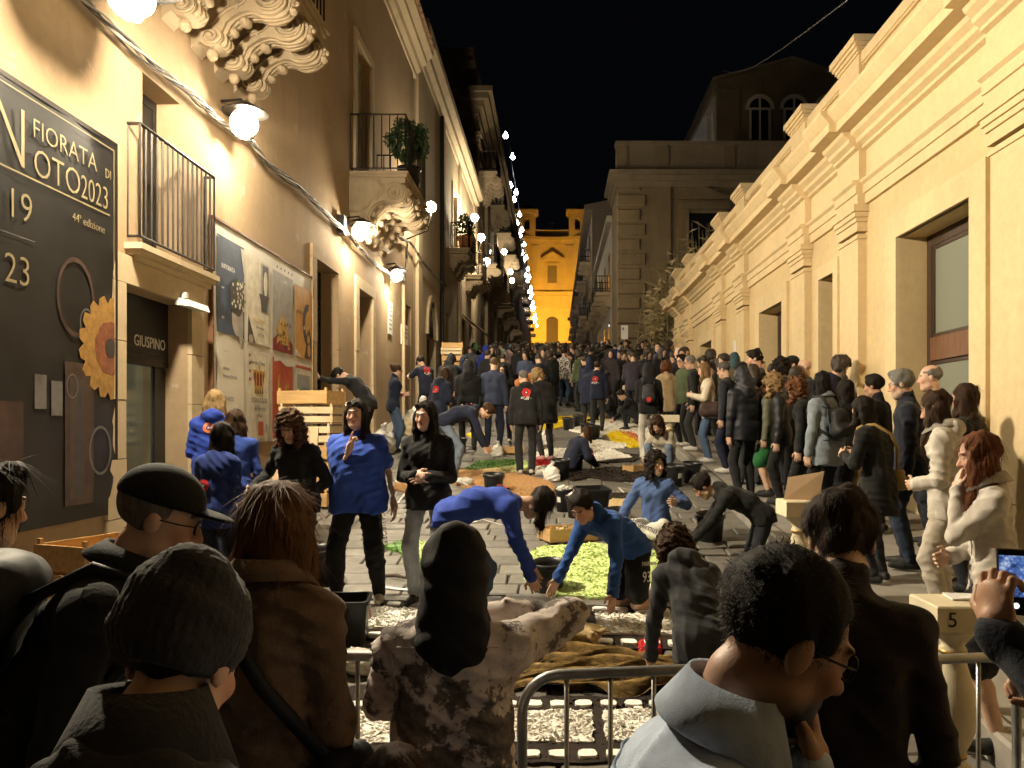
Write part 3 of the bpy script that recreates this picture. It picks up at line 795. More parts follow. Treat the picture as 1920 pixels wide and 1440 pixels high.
pal = thing('palace', (XL, 60, gz(40)), 'tall dim stone palace with giant corner pilaster and deep cornice on the left', 'building')
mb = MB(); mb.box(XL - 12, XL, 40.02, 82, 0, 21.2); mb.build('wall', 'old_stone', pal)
def side_mould(parent, P, y, mat):                             # moulding round the palace corner
    mb = MB()
    for a, b, o in P: mb.box(XL - 12.2, XL + o, y - o, 82, a, b - .002)
    return mb.build('cornice', mat, parent)
side_mould(pal, [(17.3, 17.5, .15), (17.5, 18.3, .06), (18.3, 18.6, .2), (18.6, 18.9, .45), (18.9, 19.2, .75), (19.2, 19.45, .95)], 40, 'old_stone')
side_mould(pal, [(19.45, 21.6, -.25), (21.6, 21.9, -.1)], 40, 'old_stone')
for x0, x1 in ((XL - 1.5, XL + .12), (XL - 4.6, XL - 3.2), (XL - 8.2, XL - 6.8)):
    mb = MB(); mb.box(x0, x1, 39.72, 40.01, 4, 16.7); mb.build('pilaster', 'old_stone', pal)
    mb = MB()
    for z0, z1, o in ((16.2, 16.35, .05), (16.7, 16.9, .08), (16.9, 17.1, .16), (17.1, 17.3, .26)): mb.box(x0 - o, x1 + o, 39.72 - o, 40.0, z0, z1 - .002)
    mb.build('capital', 'old_stone', pal)
for y in (46, 53, 60, 67, 74, 81):
    mb = MB(); mb.box(XL, XL + .18, y - .7, y + .7, 4, 17.25); mb.build('pilaster', 'old_stone', pal)
for k, y in enumerate((43.2, 49.6, 56.5, 63.5, 70.5, 77.5)):
    for z in (11.0, 16.0):
        mb = MB(); mb.box(XL - .01, XL + .012, y - .8, y + .8, z, z + 2.9 if z < 15 else z + 1.2); mb.build('window', 'pane_dark', pal)
        pr = 1.0
        mb = MB(); slab_prof(mb, XL, XL + pr, y - 1.5, y + 1.5, z, .25); mb.build('balcony_slab', 'carved_stone', pal)
        for q in (-1.2, -.4, .4, 1.2): bracket(pal, XL, y + q, z - .2, .95, 1, 'carved_stone')
        if k < 4: railing(pal, [(XL, y - 1.45), (XL + pr - .05, y - 1.45), (XL + pr - .05, y + 1.45), (XL, y + 1.45)], z, 1.1, .22, .02, .03)
    mb = MB(); mb.box(XL - .01, XL + .03, y - .9, y + .9, gz(y), gz(y) + 3.4); mb.build('door', 'dark_wood', pal)
far_l = thing('far_house', (XL, 105, gz(82)), 'distant house between palace and church on the left', 'building')
mb = MB(); mb.box(XL - 10, XL + .2, 82.1, 132, 5, 21.5); mb.build('wall', 'old_stone', far_l)
mb = MB(); mb.box(XL - 10, XL + .7, 82.1, 132.4, 21.5, 22.2); mb.build('cornice', 'old_stone', far_l)
for k in range(6):
    y = 86 + k * 8
    mb = MB(); slab_prof(mb, XL, XL + 1.0, y - 1.4, y + 1.4, 17.2, .3); mb.build('balcony_slab', 'carved_stone', far_l)
    mb = MB(); mb.box(XL + .19, XL + .215, y - .7, y + .7, 17.2, 20); mb.build('window', 'pane_dark', far_l)
# white festoon bulbs along the palace balconies
bulb = None
for i in range(30):
    d = 50.5 + i * 2.55 + (i % 3) * .25
    z = 20.3 - .018 * (d - 50) - .5 * abs(math.sin(i * .8)) + (.9 if i < 2 else 0)
    x = -2.95 + (0.05 if i % 2 else -.25)
    if bulb is None:
        mb = MB(); mb.ball((0, 0, 0), .16, 10, 6); mb.lathe([(.05, .15), (.06, .26), (.02, .3)], (0, 0, 0), 8)
        bulb = mesh_obj('festoon_bulb', mb.v, mb.f, 'globe_cool', smooth=True); o = bulb
    else: o = bulb.copy(); COL.objects.link(o)
    o.location = (x, d, z)
    tag(o, ORD[i] + ' white bulb from the near end of the palace light string', 'light bulb', 'white bulbs strung along the palace')
mb = MB(); mb.tube([(-2.95, 50.5 + i * 2.5, 20.75 - .018 * i * 2.5 - .4 * abs(math.sin(i * .8))) for i in range(31)], .02, 5)
tag(mb.build('festoon_cable', 'black_cable', org=(-2.95, 50, 20)), 'thin cable carrying the white bulbs along the palace', 'cable')

# ================================================================== church closing the street
YC = 140.0; zc = gz(YC); XC = -.45
ch = thing('church', (XC, YC, zc), 'floodlit golden church with concave front and twin bell towers closing the street', 'church')
def concave(x): return 1.9 * (1 - min(1, abs(x) / 6.2) ** 2)    # the front curves away in the middle
def front_band(name, z0, z1, proj, hw=6.2, n=26, mat='church_stone', parent=ch, holes=None):
    mb = MB(); vs = []
    xs = [-hw + 2 * hw * i / n for i in range(n + 1)]
    for x in xs:
        y = YC + concave(x) - proj
        vs += [(XC + x, y, z0), (XC + x, y, z1), (XC + x, y + 1.2 + proj, z1), (XC + x, y + 1.2 + proj, z0)]
    fs = []
    for i in range(n):
        a, b = 4 * i, 4 * i + 4
        fs += [(a, b, b + 1, a + 1), (a + 1, b + 1, b + 2, a + 2), (a + 3, a, b, b + 3)]
    fs += [(0, 1, 2, 3), tuple(4 * n + k for k in (3, 2, 1, 0))]
    mb.add(vs, fs); return mb.build(name, mat, parent)
def zpx(py): return EYE + (800 - py) / 1450 * YC
front_band('lower_front', zc - 1, zpx(572), 0)
front_band('lower_cornice', zpx(575), zpx(568), .4)
front_band('frieze', zpx(568), zpx(552), .1)
front_band('main_cornice', zpx(552), zpx(545), .9)
front_band('upper_front', zpx(545), zpx(455), 0)
front_band('upper_cornice_bed', zpx(455), zpx(448), .35)
front_band('upper_cornice', zpx(448), zpx(442), 1.0)
front_band('attic', zpx(442), zpx(426), -.1)
for x in (-5.6, -3.1, 3.1, 5.6):
    for z0, z1 in ((zc, zpx(578)), (zpx(545), zpx(458))):
        mb = MB(); y = YC + concave(x) - .3; mb.box(XC + x - .45, XC + x + .45, y, y + .6, z0, z1 - .6); mb.build('pilaster', 'church_stone', ch)
        mb = MB(); mb.box(XC + x - .6, XC + x + .6, y - .2, y + .6, z1 - .6, z1); mb.build('capital', 'church_stone', ch)
mb = MB(); n = 14; r = 1.35; z0 = zpx(605)                    # arched portal
arc = [(XC - r, zc)] + [(XC - r * math.cos(math.pi * i / n), z0 + r * math.sin(math.pi * i / n)) for i in range(n + 1)] + [(XC + r, zc)]
mb.prism(arc, YC + 1.84, YC + 1.95); mb.build('portal_door', 'dark_wood', ch)
mb = MB(); o = [(XC + (r + .35) * math.cos(math.pi * i / n), z0 + (r + .35) * math.sin(math.pi * i / n)) for i in range(n + 1)]
mb.prism(arc[1:-1] + o, YC + 1.5, YC + 2.0); mb.build('portal_arch', 'church_stone', ch)
zw0, zw1 = zpx(527), zpx(494)
mb = MB(); mb.box(XC - .85, XC + .85, YC + 1.80, YC + 1.87, zw0, zw1); mb.build('window', 'dark_stone', ch)
mb = MB(); mb.box(XC - 1.3, XC - .86, YC + 1.6, YC + 2, zw0 - .3, zw1); mb.box(XC + .86, XC + 1.3, YC + 1.6, YC + 2, zw0 - .3, zw1); mb.box(XC - 1.3, XC + 1.3, YC + 1.61, YC + 2, zw1 + .002, zw1 + .5); mb.build('window_frame', 'church_stone', ch)
mb = MB(); mb.prism([(XC - 1.8, zpx(484)), (XC + 1.8, zpx(484)), (XC, zpx(471))], YC + 1.2, YC + 1.9); mb.build('pediment', 'church_stone', ch)
mb = MB(); mb.prism([(XC - 2.1, zpx(484)), (XC - 2.1, zpx(482)), (XC, zpx(468)), (XC + 2.1, zpx(482)), (XC + 2.1, zpx(484)), (XC, zpx(471.5))], YC + .9, YC + 1.9); mb.build('pediment_cornice', 'church_stone', ch)
for s, xc in ((-1, XC - 4.6), (1, XC + 4.6)):
    mb = MB(); h0, h1 = zpx(440), zpx(398); w = 1.55
    for dx in (-w, w - 1.05):
        for dy in (0, 2.4): mb.box(xc + dx, xc + dx + 1.05, YC + .3 + dy, YC + 1.0 + dy, h0, h1 - .001)
    mb.box(xc - w, xc + w, YC + .28, YC + 3.42, h0 - .2, h0 + .9); mb.build('bell_tower', 'church_stone', ch)
    mb = MB(); n = 10; r = w - 1.05
    a2 = [(xc - r * math.cos(math.pi * i / n), h1 - 1.4 + r * math.sin(math.pi * i / n)) for i in range(n + 1)]
    mb.prism(a2 + [(xc + w, h1 - 1.4), (xc + w, h1), (xc - w, h1), (xc - w, h1 - 1.4)], YC + .32, YC + 3.38); mb.build('tower_arch', 'church_stone', ch)
    mb = MB()
    for z0, z1, o in ((h1, h1 + .3, .25), (h1 + .3, h1 + .55, .5)): mb.box(xc - w - o, xc + w + o, YC + .3 - o, YC + 3.4 + o, z0, z1 - .002)
    mb.build('tower_cornice', 'church_stone', ch)
    mb = MB(); c = (xc, YC + 1.85, h1 + 1.7); b4 = [(xc - w - .4, YC - .1, h1 + .55), (xc + w + .4, YC - .1, h1 + .55), (xc + w + .4, YC + 3.8, h1 + .55), (xc - w - .4, YC + 3.8, h1 + .55)]
    t4 = [(xc + (p[0] - xc) * .35, c[1] + (p[1] - c[1]) * .35, h1 + 1.6) for p in b4]; mb.hexa(b4 + t4); mb.build('tower_roof', 'dark_stone', ch)
mb = MB(); zt = zpx(426); mb.box(XC - .05, XC + .05, YC + 2, YC + 2.1, zt, zt + 2); mb.box(XC - .6, XC + .6, YC + 2.005, YC + 2.095, zt + 1.2, zt + 1.32); mb.build('cross', 'iron', ch)
for s_, x in ((-1, -3.2), (1, 2.4)):                          # floodlights on the last house fronts that gild the church
    yf = YC - 13; zf = zc + 4.2
    t = thing('floodlight', (x, yf, zf), 'golden floodlight on the last house front facing the church, ' + ('left' if s_ < 0 else 'right') + ' one', 'floodlight')
    mb = MB(); mb.box(x - .3, x + .3, yf - .35, yf - .02, zf, zf + .5); mb.build('housing', 'iron', t)
    mb = MB(); mb.tube([(x, yf - .2, zf + .1), (x + s_ * .75, yf - .2, zf - .2)], .05, 6); mb.build('arm', 'iron', t)
    mb = MB(); mb.box(x - .27, x + .27, yf - .018, yf - .005, zf + .03, zf + .47); mb.build('lens', 'flood_church', t)

# ================================================================== right: buildings beyond the cream front
d1 = thing('balustrade_palace', (3.4, 42, gz(42)), 'dim two-storey palace with block quoins and roof parapet beyond the reeds', 'building')
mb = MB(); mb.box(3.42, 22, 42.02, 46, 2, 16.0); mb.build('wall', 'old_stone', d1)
z = 4.6; i = 0
while z < 15.2:
    h = .62; w = 1.55 if i % 2 == 0 else 1.25
    mb = MB(); mb.bevbox(-w / 2, w / 2, -h / 2, h / 2, -.1, .09, .05); mb.move(lambda p: Vector((3.40 + w / 2 + p.x, 42.02 - p.z, z + h / 2 + p.y))); mb.build('quoin', 'old_stone', d1)
    z += h + .18; i += 1
mb = MB()
for z0, z1, o in ((15.2, 15.5, .1), (15.5, 15.8, .25), (15.8, 16.05, .45)): mb.box(3.4 - o, 22, 42 - o, 46, z0, z1 - .002)
mb.build('cornice', 'dark_stone', d1)
mb = MB(); mb.box(3.4, 22, 42.05, 42.5, 16.05, 17.5); mb.box(3.3, 22, 41.95, 42.6, 17.5, 17.72); mb.build('parapet', 'dark_stone', d1)
for x in (3.35, 5.6, 9.2, 12.8): 
    mb = MB(); mb.box(x, x + .6, 41.98, 42.56, 16.06, 17.49); mb.build('parapet_pier', 'old_stone', d1)
mb = MB(); mb.box(5.6, 6.3, 41.9, 42.01, 4, 15.2); mb.build('pilaster', 'old_stone', d1)
mb = MB(); mb.box(7.3, 9.0, 41.99, 42.01, 10.2, 13.8); mb.build('window', 'pane_dark', d1)
mb = MB(); mb.box(6.95, 7.29, 41.9, 42.015, 10, 14.0); mb.box(9.01, 9.35, 41.9, 42.015, 10, 14.0); mb.box(6.8, 9.5, 41.85, 42.013, 14.0, 14.35); mb.build('window_frame', 'old_stone', d1)
mb = MB(); mb.prism([(6.5, 14.5), (9.8, 14.5), (8.15, 15.15)], 41.7, 42.01); mb.build('pediment', 'old_stone', d1)
mb = MB(); mb.box(6.4, 9.9, 41.2, 42, 9.6, 9.85); mb.build('balcony_slab', 'dark_stone', d1)
railing(d1, [(6.5, 42), (6.5, 41.3), (9.8, 41.3), (9.8, 42)], 9.85, 1.0, .2, .015)
e1 = thing('white_balcony_house', (3.4, 54, gz(46)), 'pale grey house with iron balconies on the right before the church', 'building')
mb = MB(); mb.box(3.4, 12, 46.1, 62, 3, 14.4); mb.build('wall', 'grey_plaster', e1)
mb = MB(); mb.box(3.1, 12, 46.1, 62, 14.4, 14.8); mb.build('cornice', 'grey_plaster', e1)
for y in (48.2, 52.4, 56.6, 60.2):
    for z in (6.2, 10.4):
        mb = MB(); mb.box(3.38, 3.41, y - .6, y + .6, z, z + 2.5); mb.build('window', 'pane_dark', e1)
        if z > 8:
            mb = MB(); mb.box(2.5, 3.4, y - 1.1, y + 1.1, z - .2, z); mb.build('balcony_slab', 'carved_stone', e1)
            for q in (-.8, .8): bracket(e1, 3.4, y + q, z - .2, .75, -1)
            railing(e1, [(3.4, y - 1.05), (2.55, y - 1.05), (2.55, y + 1.05), (3.4, y + 1.05)], z, 1.0, .16, .02, .03)
f1 = thing('dark_house', (3.0, 90, gz(62)), 'shadowed tall house right of the church with a red banner', 'building')
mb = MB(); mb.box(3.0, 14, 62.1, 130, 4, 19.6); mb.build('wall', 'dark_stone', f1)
mb = MB(); mb.box(2.5, 14, 62.0, 130, 19.6, 20.0); mb.prism([(2.4, 20), (14, 20), (10, 21.6)], 62, 130); mb.build('roof', 'dark_stone', f1)
for k in range(7):
    y = 66 + k * 8.6
    for z in (11.5, 16.0):
        mb = MB(); mb.box(2.1, 3.0, y - 1.3, y + 1.3, z - .3, z); mb.build('balcony_slab', 'carved_stone', f1)
        for q in (-1, 1): bracket(f1, 3.0, y + q, z - .3, .8, -1)
        mb = MB(); mb.box(2.98, 3.01, y - .7, y + .7, z, z + 2.4); mb.build('window', 'pane_dark', f1)
        if k < 3: railing(f1, [(3.0, y - 1.2), (2.15, y - 1.2), (2.15, y + 1.2), (3.0, y + 1.2)], z, 1.0, .3, .025, .04)
mb = MB(); n = 8; X0 = 2.05
vs = [(X0 - .25 * i / n + .05 * math.sin(i), 68 + 1.8 * j / 6 + .1 * math.sin(j * 2 + i), 12.2 - 3.2 * i / n) for i in range(n + 1) for j in range(7)]
k = len(vs); vs += [(a + .03, b, c) for a, b, c in vs]
fs = [(i * 7 + j, i * 7 + j + 1, i * 7 + j + 8, i * 7 + j + 7) for i in range(n) for j in range(6)]; fs += [tuple(q + k for q in f) for f in fs]
mb.add(vs, fs); tag(mb.build('hanging_banner', 'red_flag', org=(X0, 68, 9), smooth=True), 'dark red cloth banner hanging beside the church', 'banner')
# gabled church-like hall behind the cream building
h1 = thing('gabled_hall', (16, 60, 6), 'dim gabled building with arched upper windows above the cream roofline', 'building')
zb = lambda py: EYE + (800 - py) / 1450 * 60
mb = MB(); mb.prism([(12.6, 4), (24, 4), (24, zb(160)), (18.4, zb(112)), (12.6, zb(152))], 60.02, 75); mb.build('wall', 'old_stone', h1)
mb = MB(); mb.prism([(12.2, zb(152)), (12.2, zb(148)), (18.4, zb(108)), (24.4, zb(156)), (24.4, zb(160)), (18.4, zb(113))], 59.7, 75); mb.build('gable_cornice', 'dark_stone', h1)
mb = MB(); mb.box(12.4, 24, 59.85, 60.03, zb(172), zb(166)); mb.build('string_course', 'old_stone', h1)
for xc in (15.9, 18.55, 21.2):
    r = .85; z0 = zb(205); n = 12
    arc = [(xc - r, zb(262))] + [(xc - r * math.cos(math.pi * i / n), z0 + r * math.sin(math.pi * i / n)) for i in range(n + 1)] + [(xc + r, zb(262))]
    mb = MB(); mb.prism(arc, 59.93, 60.01); wn = mb.build('arched_window', 'pane_dark', h1)
    out = [(xc + (r + .28) * math.cos(math.pi * i / n), z0 + (r + .28) * math.sin(math.pi * i / n)) for i in range(n + 1)]
    mb = MB(); mb.prism(arc[1:-1] + out, 59.85, 60.02); mb.build('window_arch', 'cast_stone', wn)
    mb = MB(); mb.box(xc - .07, xc + .07, 59.86, 59.95, zb(262), z0 + r * .95); mb.box(xc - r, xc + r, 59.87, 59.94, z0 - .08, z0 + .08)
    for s in (-1, 1): mb.box(xc + s * (r - .1) - .09, xc + s * (r - .1) + .09, 59.865, 59.95, zb(262), z0)
    mb.build('window_bars', 'cast_stone', wn)
for x in (14.1, 17.2, 19.9): 
    mb = MB(); mb.box(x - .25, x + .25, 59.88, 60.025, zb(262), zb(172)); mb.build('pilaster', 'old_stone', h1)
mb = MB(); mb.box(12.4, 13.6, 60.5, 75, 4, zb(175)); mb.box(12.1, 12.6, 61.5, 75, 4, zb(200)); mb.build('side_buttress', 'grey_plaster', h1)

# overhead wire at the upper right
mb = MB(); mb.tube([(5.3 + (13 - 5.3) * i / 10, 14 + 46 * i / 10, 9.93 + 19.9 * i / 10 - .6 * math.sin(math.pi * i / 10)) for i in range(11)], .012, 5)
tag(mb.build('overhead_wire', 'grey_cable', org=(5.3, 14, 10)), 'thin overhead wire crossing the black sky toward the gabled hall', 'wire')
# ================================================================== banner, posters, cables and plants on the left side
simple('banner_vinyl', (.016, .015, .0145), .42, .35, 2, .35, 5, spec=.35)
simple('print_brown', (.060, .036, .028), .5, .5, 5, 0)
simple('print_grey', (.13, .125, .12), .5, .4, 7, 0)
simple('gerbera', (.34, .19, .055), .5, .3, 14, 0)
simple('gerbera_heart', (.22, .08, .04), .5, .4, 20, .2, 60)
simple('vinyl_white', (.62, .58, .50), .35, .1, 2, .3, 4, spec=.5)
for nm, c in (('print_navy', (.055, .075, .12)), ('print_cream', (.60, .55, .44)), ('print_dust', (.30, .29, .27)), ('print_orange', (.52, .27, .07)), ('print_red', (.42, .08, .035)), ('print_gold', (.5, .32, .08)),
              ('print_dark', (.055, .045, .04)), ('print_flesh', (.36, .30, .26)), ('print_teal', (.18, .27, .28)), ('print_wine', (.22, .03, .03))):
    simple(nm, c, .45, .25, 9, .15, 6)
def flat(parent, pts, mat, off, name='print', t=.0012):     # printed shape lying on the left wall, points (y, z)
    mb = MB(); mb.prism(pts, XL + off, XL + off + t, 'x'); return mb.build(name, mat, parent)
def rect(a, b, c, d): return [(a, c), (b, c), (b, d), (a, d)]
def oval(cy, cz, ry, rz, n=18, a0=0, a1=2 * math.pi, wob=0, k=5): return [(cy + ry * (1 + wob * math.sin(k * t)) * math.cos(t), cz + rz * (1 + wob * math.sin(k * t + 1)) * math.sin(t)) for t in [a0 + (a1 - a0) * i / n for i in range(n)]]
bn = thing('event_banner', (XL, 5.4, 1.41), 'huge black festival banner with gold lettering and a yellow flower', 'banner')
mb = MB(); n, m = 22, 20                                       # slightly wrinkled vinyl stretched on a frame
mb.v = [(XL + .045 + .006 * math.sin(i * 1.7 + j * .6) * math.sin(j * .9 + i * .3) + (.012 if 0 < i < n and 0 < j < m else 0), 3.6 + 3.63 * i / n, 1.41 + 3.39 * j / m) for j in range(m + 1) for i in range(n + 1)]
mb.f = [(j * (n + 1) + i, j * (n + 1) + i + 1, (j + 1) * (n + 1) + i + 1, (j + 1) * (n + 1) + i) for j in range(m) for i in range(n)]
mb.build('banner_sheet', 'banner_vinyl', bn, smooth=True)
mb = MB(); mb.box(XL, XL + .05, 7.21, 7.25, 1.38, 4.83); mb.build('frame_side', 'iron', bn)
mb = MB(); mb.box(XL, XL + .05, 3.58, 7.21, 4.79, 4.83); mb.build('frame_top', 'iron', bn)
flat(bn, rect(7.155, 7.163, 2.9, 4.74), 'gold_letter', .066, 'gold_line'); flat(bn, rect(3.7, 7.155, 4.732, 4.74), 'gold_letter', .066, 'gold_line')
flat(bn, rect(4.4, 7.09, 4.118, 4.130), 'gold_letter', .066, 'gold_line'); flat(bn, rect(5.0, 6.08, 3.64, 3.646), 'print_grey', .066, 'thin_line')
def btext(t, size, y, z, xs=1, mat='gold_letter'): return text_mesh('lettering', t, size, mat, bn, FACE_L(XL + .066, y, z), .0008, xs=xs, thin=-.012)
btext('I', .66, 5.36, 4.17); btext('N', .66, 5.62, 4.17, .75); btext('FIORATA', .215, 6.05, 4.455, .97); btext('DI', .12, 7.02, 4.45, .8); btext('OTO', .315, 6.06, 4.165, .86); btext('2023', .29, 6.66, 4.165, .72)
btext('19', .32, 5.76, 3.77, .95); btext('23', .32, 5.74, 3.28, .95); btext('44ª edizione', .10, 6.55, 3.94, .95)
fc = (7.10, 2.92)
for ring, (r0, r1, nn, off) in enumerate(((.16, .47, 17, .066), (.13, .38, 15, .0675))):
    for i in range(nn):
        t = 2 * math.pi * i / nn + ring * .2; dt = math.pi / nn * 1.25
        pts = [(fc[0] + r0 * math.cos(t - dt * .6), fc[1] + r0 * math.sin(t - dt * .6)), (fc[0] + r1 * .8 * math.cos(t - dt), fc[1] + r1 * .8 * math.sin(t - dt)), (fc[0] + r1 * math.cos(t - dt * .3), fc[1] + r1 * math.sin(t - dt * .3)),
               (fc[0] + r1 * .97 * math.cos(t + dt * .4), fc[1] + r1 * .97 * math.sin(t + dt * .4)), (fc[0] + r1 * .8 * math.cos(t + dt), fc[1] + r1 * .8 * math.sin(t + dt)), (fc[0] + r0 * math.cos(t + dt * .6), fc[1] + r0 * math.sin(t + dt * .6))]
        pts = [(min(a, 7.16), b) for a, b in pts]
        if max(a for a, b in pts) - min(a for a, b in pts) > .01: flat(bn, pts, 'gerbera', off + i * .00002, 'petal_print')
flat(bn, [(min(a, 7.162), b) for a, b in oval(*fc, .24, .24, 24, wob=.03, k=9)], 'gerbera_heart', .0695, 'flower_heart'); flat(bn, [(min(a, 7.164), b) for a, b in oval(*fc, .09, .09)], 'print_dark', .071, 'flower_eye')
for cy, cz, r, mt in ((6.75, 3.10, .10, 'print_grey'), (6.55, 2.55, .08, 'print_grey'), (6.95, 2.0, .17, 'print_grey'), (6.6, 3.3, .26, 'print_brown')):   # faded objects of the collage
    o = oval(cy, cz, r, r * 1.3); i_ = oval(cy, cz, r * .86, r * 1.15)
    mb = MB(); k = len(o); mb.add([(XL + .0665, a, b) for a, b in o + i_], [(j, (j + 1) % k, k + (j + 1) % k, k + j) for j in range(k)]); mb.build('collage_ring', mt, bn)
for a, b, c, d, mt in ((6.45, 6.85, 1.55, 2.75, 'print_brown'), (6.52, 6.72, 1.6, 2.62, 'print_dark'), (6.08, 6.22, 2.35, 2.62, 'print_grey'), (6.28, 6.42, 2.3, 2.58, 'print_grey'), (5.6, 5.95, 1.9, 2.4, 'print_brown')): flat(bn, rect(a, b, c, d), mt, .0645 + .001 * a % .003, 'collage_patch')

bn.location.y -= .08
pb = thing('poster_board', (XL, 11, 2.02), 'white board of eight past festival posters between shop and doorway', 'poster board')
mb = MB(); n, m = 24, 14
mb.v = [(XL + .03 + .006 * math.sin(i * 1.3 + j * 1.1) * math.sin(j * .7), 9.2 + 3.78 * i / n, 2.0 + 2.70 * j / m) for j in range(m + 1) for i in range(n + 1)]
mb.f = [(j * (n + 1) + i, j * (n + 1) + i + 1, (j + 1) * (n + 1) + i + 1, (j + 1) * (n + 1) + i) for j in range(m) for i in range(n)]
mb.build('vinyl_sheet', 'vinyl_white', pb, smooth=True)
for a, b, c, d in ((9.16, 9.2, 1.98, 4.72), (12.98, 13.02, 1.98, 4.72)): mb = MB(); mb.box(XL, XL + .05, a, b, c, d); mb.build('edge_batten', 'brown_wood', pb)
mb = MB(); mb.box(XL, XL + .045, 9.2, 12.98, 4.70, 4.73); mb.build('edge_batten', 'brown_wood', pb)
CO = [(9.30, 10.11), (10.22, 11.0), (11.13, 11.98), (12.1, 12.9)]
def poster(i, row, mat):
    a, b = CO[i]; c, d = ((3.36, 4.54), (2.04, 3.22))[row]
    if row == 0: c -= .02 * i; d -= .03 * i
    p = flat(pb, rect(a, b, c, d), mat, .040, 'poster'); w, h = b - a, d - c
    k = [0]
    def add(pts, m2, nm='print'):
        k[0] += 1; return flat(p, [(a + w * u, c + h * v) for u, v in pts], m2, .0412 + .0008 * k[0], nm, .0006)
    def txt(t, size, u, v, m2='black_letter', xs=.9): k[0] += 1; return text_mesh('lettering', t, size, m2, p, FACE_L(XL + .042 + .0008 * k[0], a + w * u, c + h * v), .0003, xs=xs)
    return add, txt
pr = random.Random(3)
add, txt = poster(0, 0, 'print_navy')
add([(.95, .78), (.99, .70), (.99, .98), (.86, .98)], 'print_cream'); add(oval(.74, .20, .22, .2), 'print_flesh'); add(oval(.86, .14, .1, .22), 'print_dust'); add(oval(.70, .42, .27, .20, wob=.08), 'print_dark')
for i in range(34): add(oval(.46 + .5 * pr.random(), .30 + .30 * pr.random(), .028, .02, 7), pr.choice(['print_cream', 'print_flesh', 'leaf_green', 'print_cream']), 'blossom')
txt('INFIORATA', .085, .06, .66, 'white_letter'); txt('noto', .04, .06, .45, 'white_letter'); txt('2013', .04, .06, .14, 'white_letter')
add, txt = poster(1, 0, 'print_cream')
add(rect(.60, .97, .38, .97), 'print_dust'); add(rect(.68, .95, .60, .95), 'print_dark'); add(oval(.81, .74, .09, .15), 'print_cream'); add([(.50, .60), (.99, .60), (.92, .52), (.86, .40), (.62, .40), (.58, .52)], 'print_dark'); add([(0, 0), (.34, 0), (.02, .30)], 'print_dark'); add(oval(.14, .04, .1, .05), 'print_flesh')
txt('Infiorata di Noto', .07, .24, .26, 'print_gold', .8); txt('XXXII edizione', .05, .36, .18); txt('16 17 18', .07, .42, .09)
add, txt = poster(2, 0, 'print_dust')
add([(0, 0), (1, 0), (1, .14), (.7, .22), (.2, .2), (0, .13)], 'print_wine'); add([(.2, .1), (.8, .1), (.72, .36), (.5, .50), (.3, .36)], 'print_gold')
for i in range(40): add(oval(.15 + .7 * pr.random(), .05 + .33 * pr.random(), .03, .022, 6), pr.choice(['print_wine', 'print_gold', 'print_dark', 'print_red']), 'blossom')
txt('NOTO', .06, .4, .88, 'white_letter')
for i in range(5): add(rect(.08 + .18 * i, .13 + .18 * i, 1.03, 1.06), 'print_dark', 'dot')
add, txt = poster(3, 0, 'print_orange')
o1 = oval(.78, .50, .34, .30, 20, 1.4, 4.9); add(o1 + oval(.80, .50, .20, .20, 20, 4.9, 1.4), 'print_dark'); add([(.55, .02), (.98, .02), (.98, .30), (.86, .46), (.72, .38), (.62, .30), (.66, .2)], 'print_dark'); add(oval(.84, .14, .10, .09), 'print_orange'); add(oval(.8, .30, .08, .06), 'print_orange'); add([(0, .02), (.4, .02), (0, .12)], 'print_cream')
txt('INFIORATA', .07, .06, .62, 'print_dark'); add([(.5, .4), (.54, .43), (.58, .44), (.54, .45), (.52, .49), (.50, .45), (.46, .44), (.5, .43)], 'print_cream', 'star')
add, txt = poster(0, 1, 'vinyl_white')
for i, w_ in enumerate((.34, .25, .3)): txt(('· · ▪ ▫ ·', 'infiorata', 'Primavera Barocca')[i], .06, .2, (.92, .74, .66)[i], 'print_grey')
txt('DI NOTO', .07, .26, .42, 'print_grey')
add, txt = poster(1, 1, 'print_cream')
txt('Infiorata di Noto', .085, .1, .86, 'print_grey', .9)
cy, cz = .5, .62
add([(.30, .52), (.70, .52), (.70, .62), (.30, .62)], 'print_gold', 'crown_band'); add([(.32, .62), (.68, .62), (.76, .76), (.66, .80), (.5, .78), (.34, .80), (.24, .76)], 'print_wine', 'crown_cap')
for u in (.26, .38, .5, .62, .74): add(oval(u, .78, .045, .025, 8), 'print_gold', 'crown_pearl')
for u in (.36, .5, .64): add([(u - .02, .62), (u + .02, .62), (u + .015, .78), (u - .015, .78)], 'print_gold', 'crown_rib')
add(oval(.5, .83, .05, .03, 8), 'print_gold', 'crown_orb')
for i in range(4): add([(.3 + .1 * i, .53), (.36 + .1 * i, .53), (.33 + .1 * i, .60)], 'print_dark', 'crown_gem')
txt('SOGNI & COLORI', .10, .12, .42, 'print_brown', .72); txt('del Barocco', .09, .25, .33, 'print_brown', .9); txt('a Noto', .08, .35, .25, 'print_brown')
add(rect(.42, .66, .04, .20), 'print_red', 'red_panel'); add(oval(.80, .12, .07, .06), 'print_flesh', 'rose')
for i in range(4): add(oval(.04, .95 - .09 * i, .035, .022, 7), 'print_wine', 'petal_print')
add, txt = poster(2, 1, 'print_red')
for i in range(22):
    u = .2 + .6 * pr.random(); v = .25 + .3 * pr.random(); add([(u, v), (u + .03, v), (u + .035, v + .2 + .15 * pr.random()), (u + .005, v + .2)], 'print_gold', 'brush_stroke')
add([(0, .94), (.3, .97), (.6, .91), (1, .93), (1, 1.001), (0, 1.001)], 'vinyl_white', 'torn_edge')
add, txt = poster(3, 1, 'print_cream')
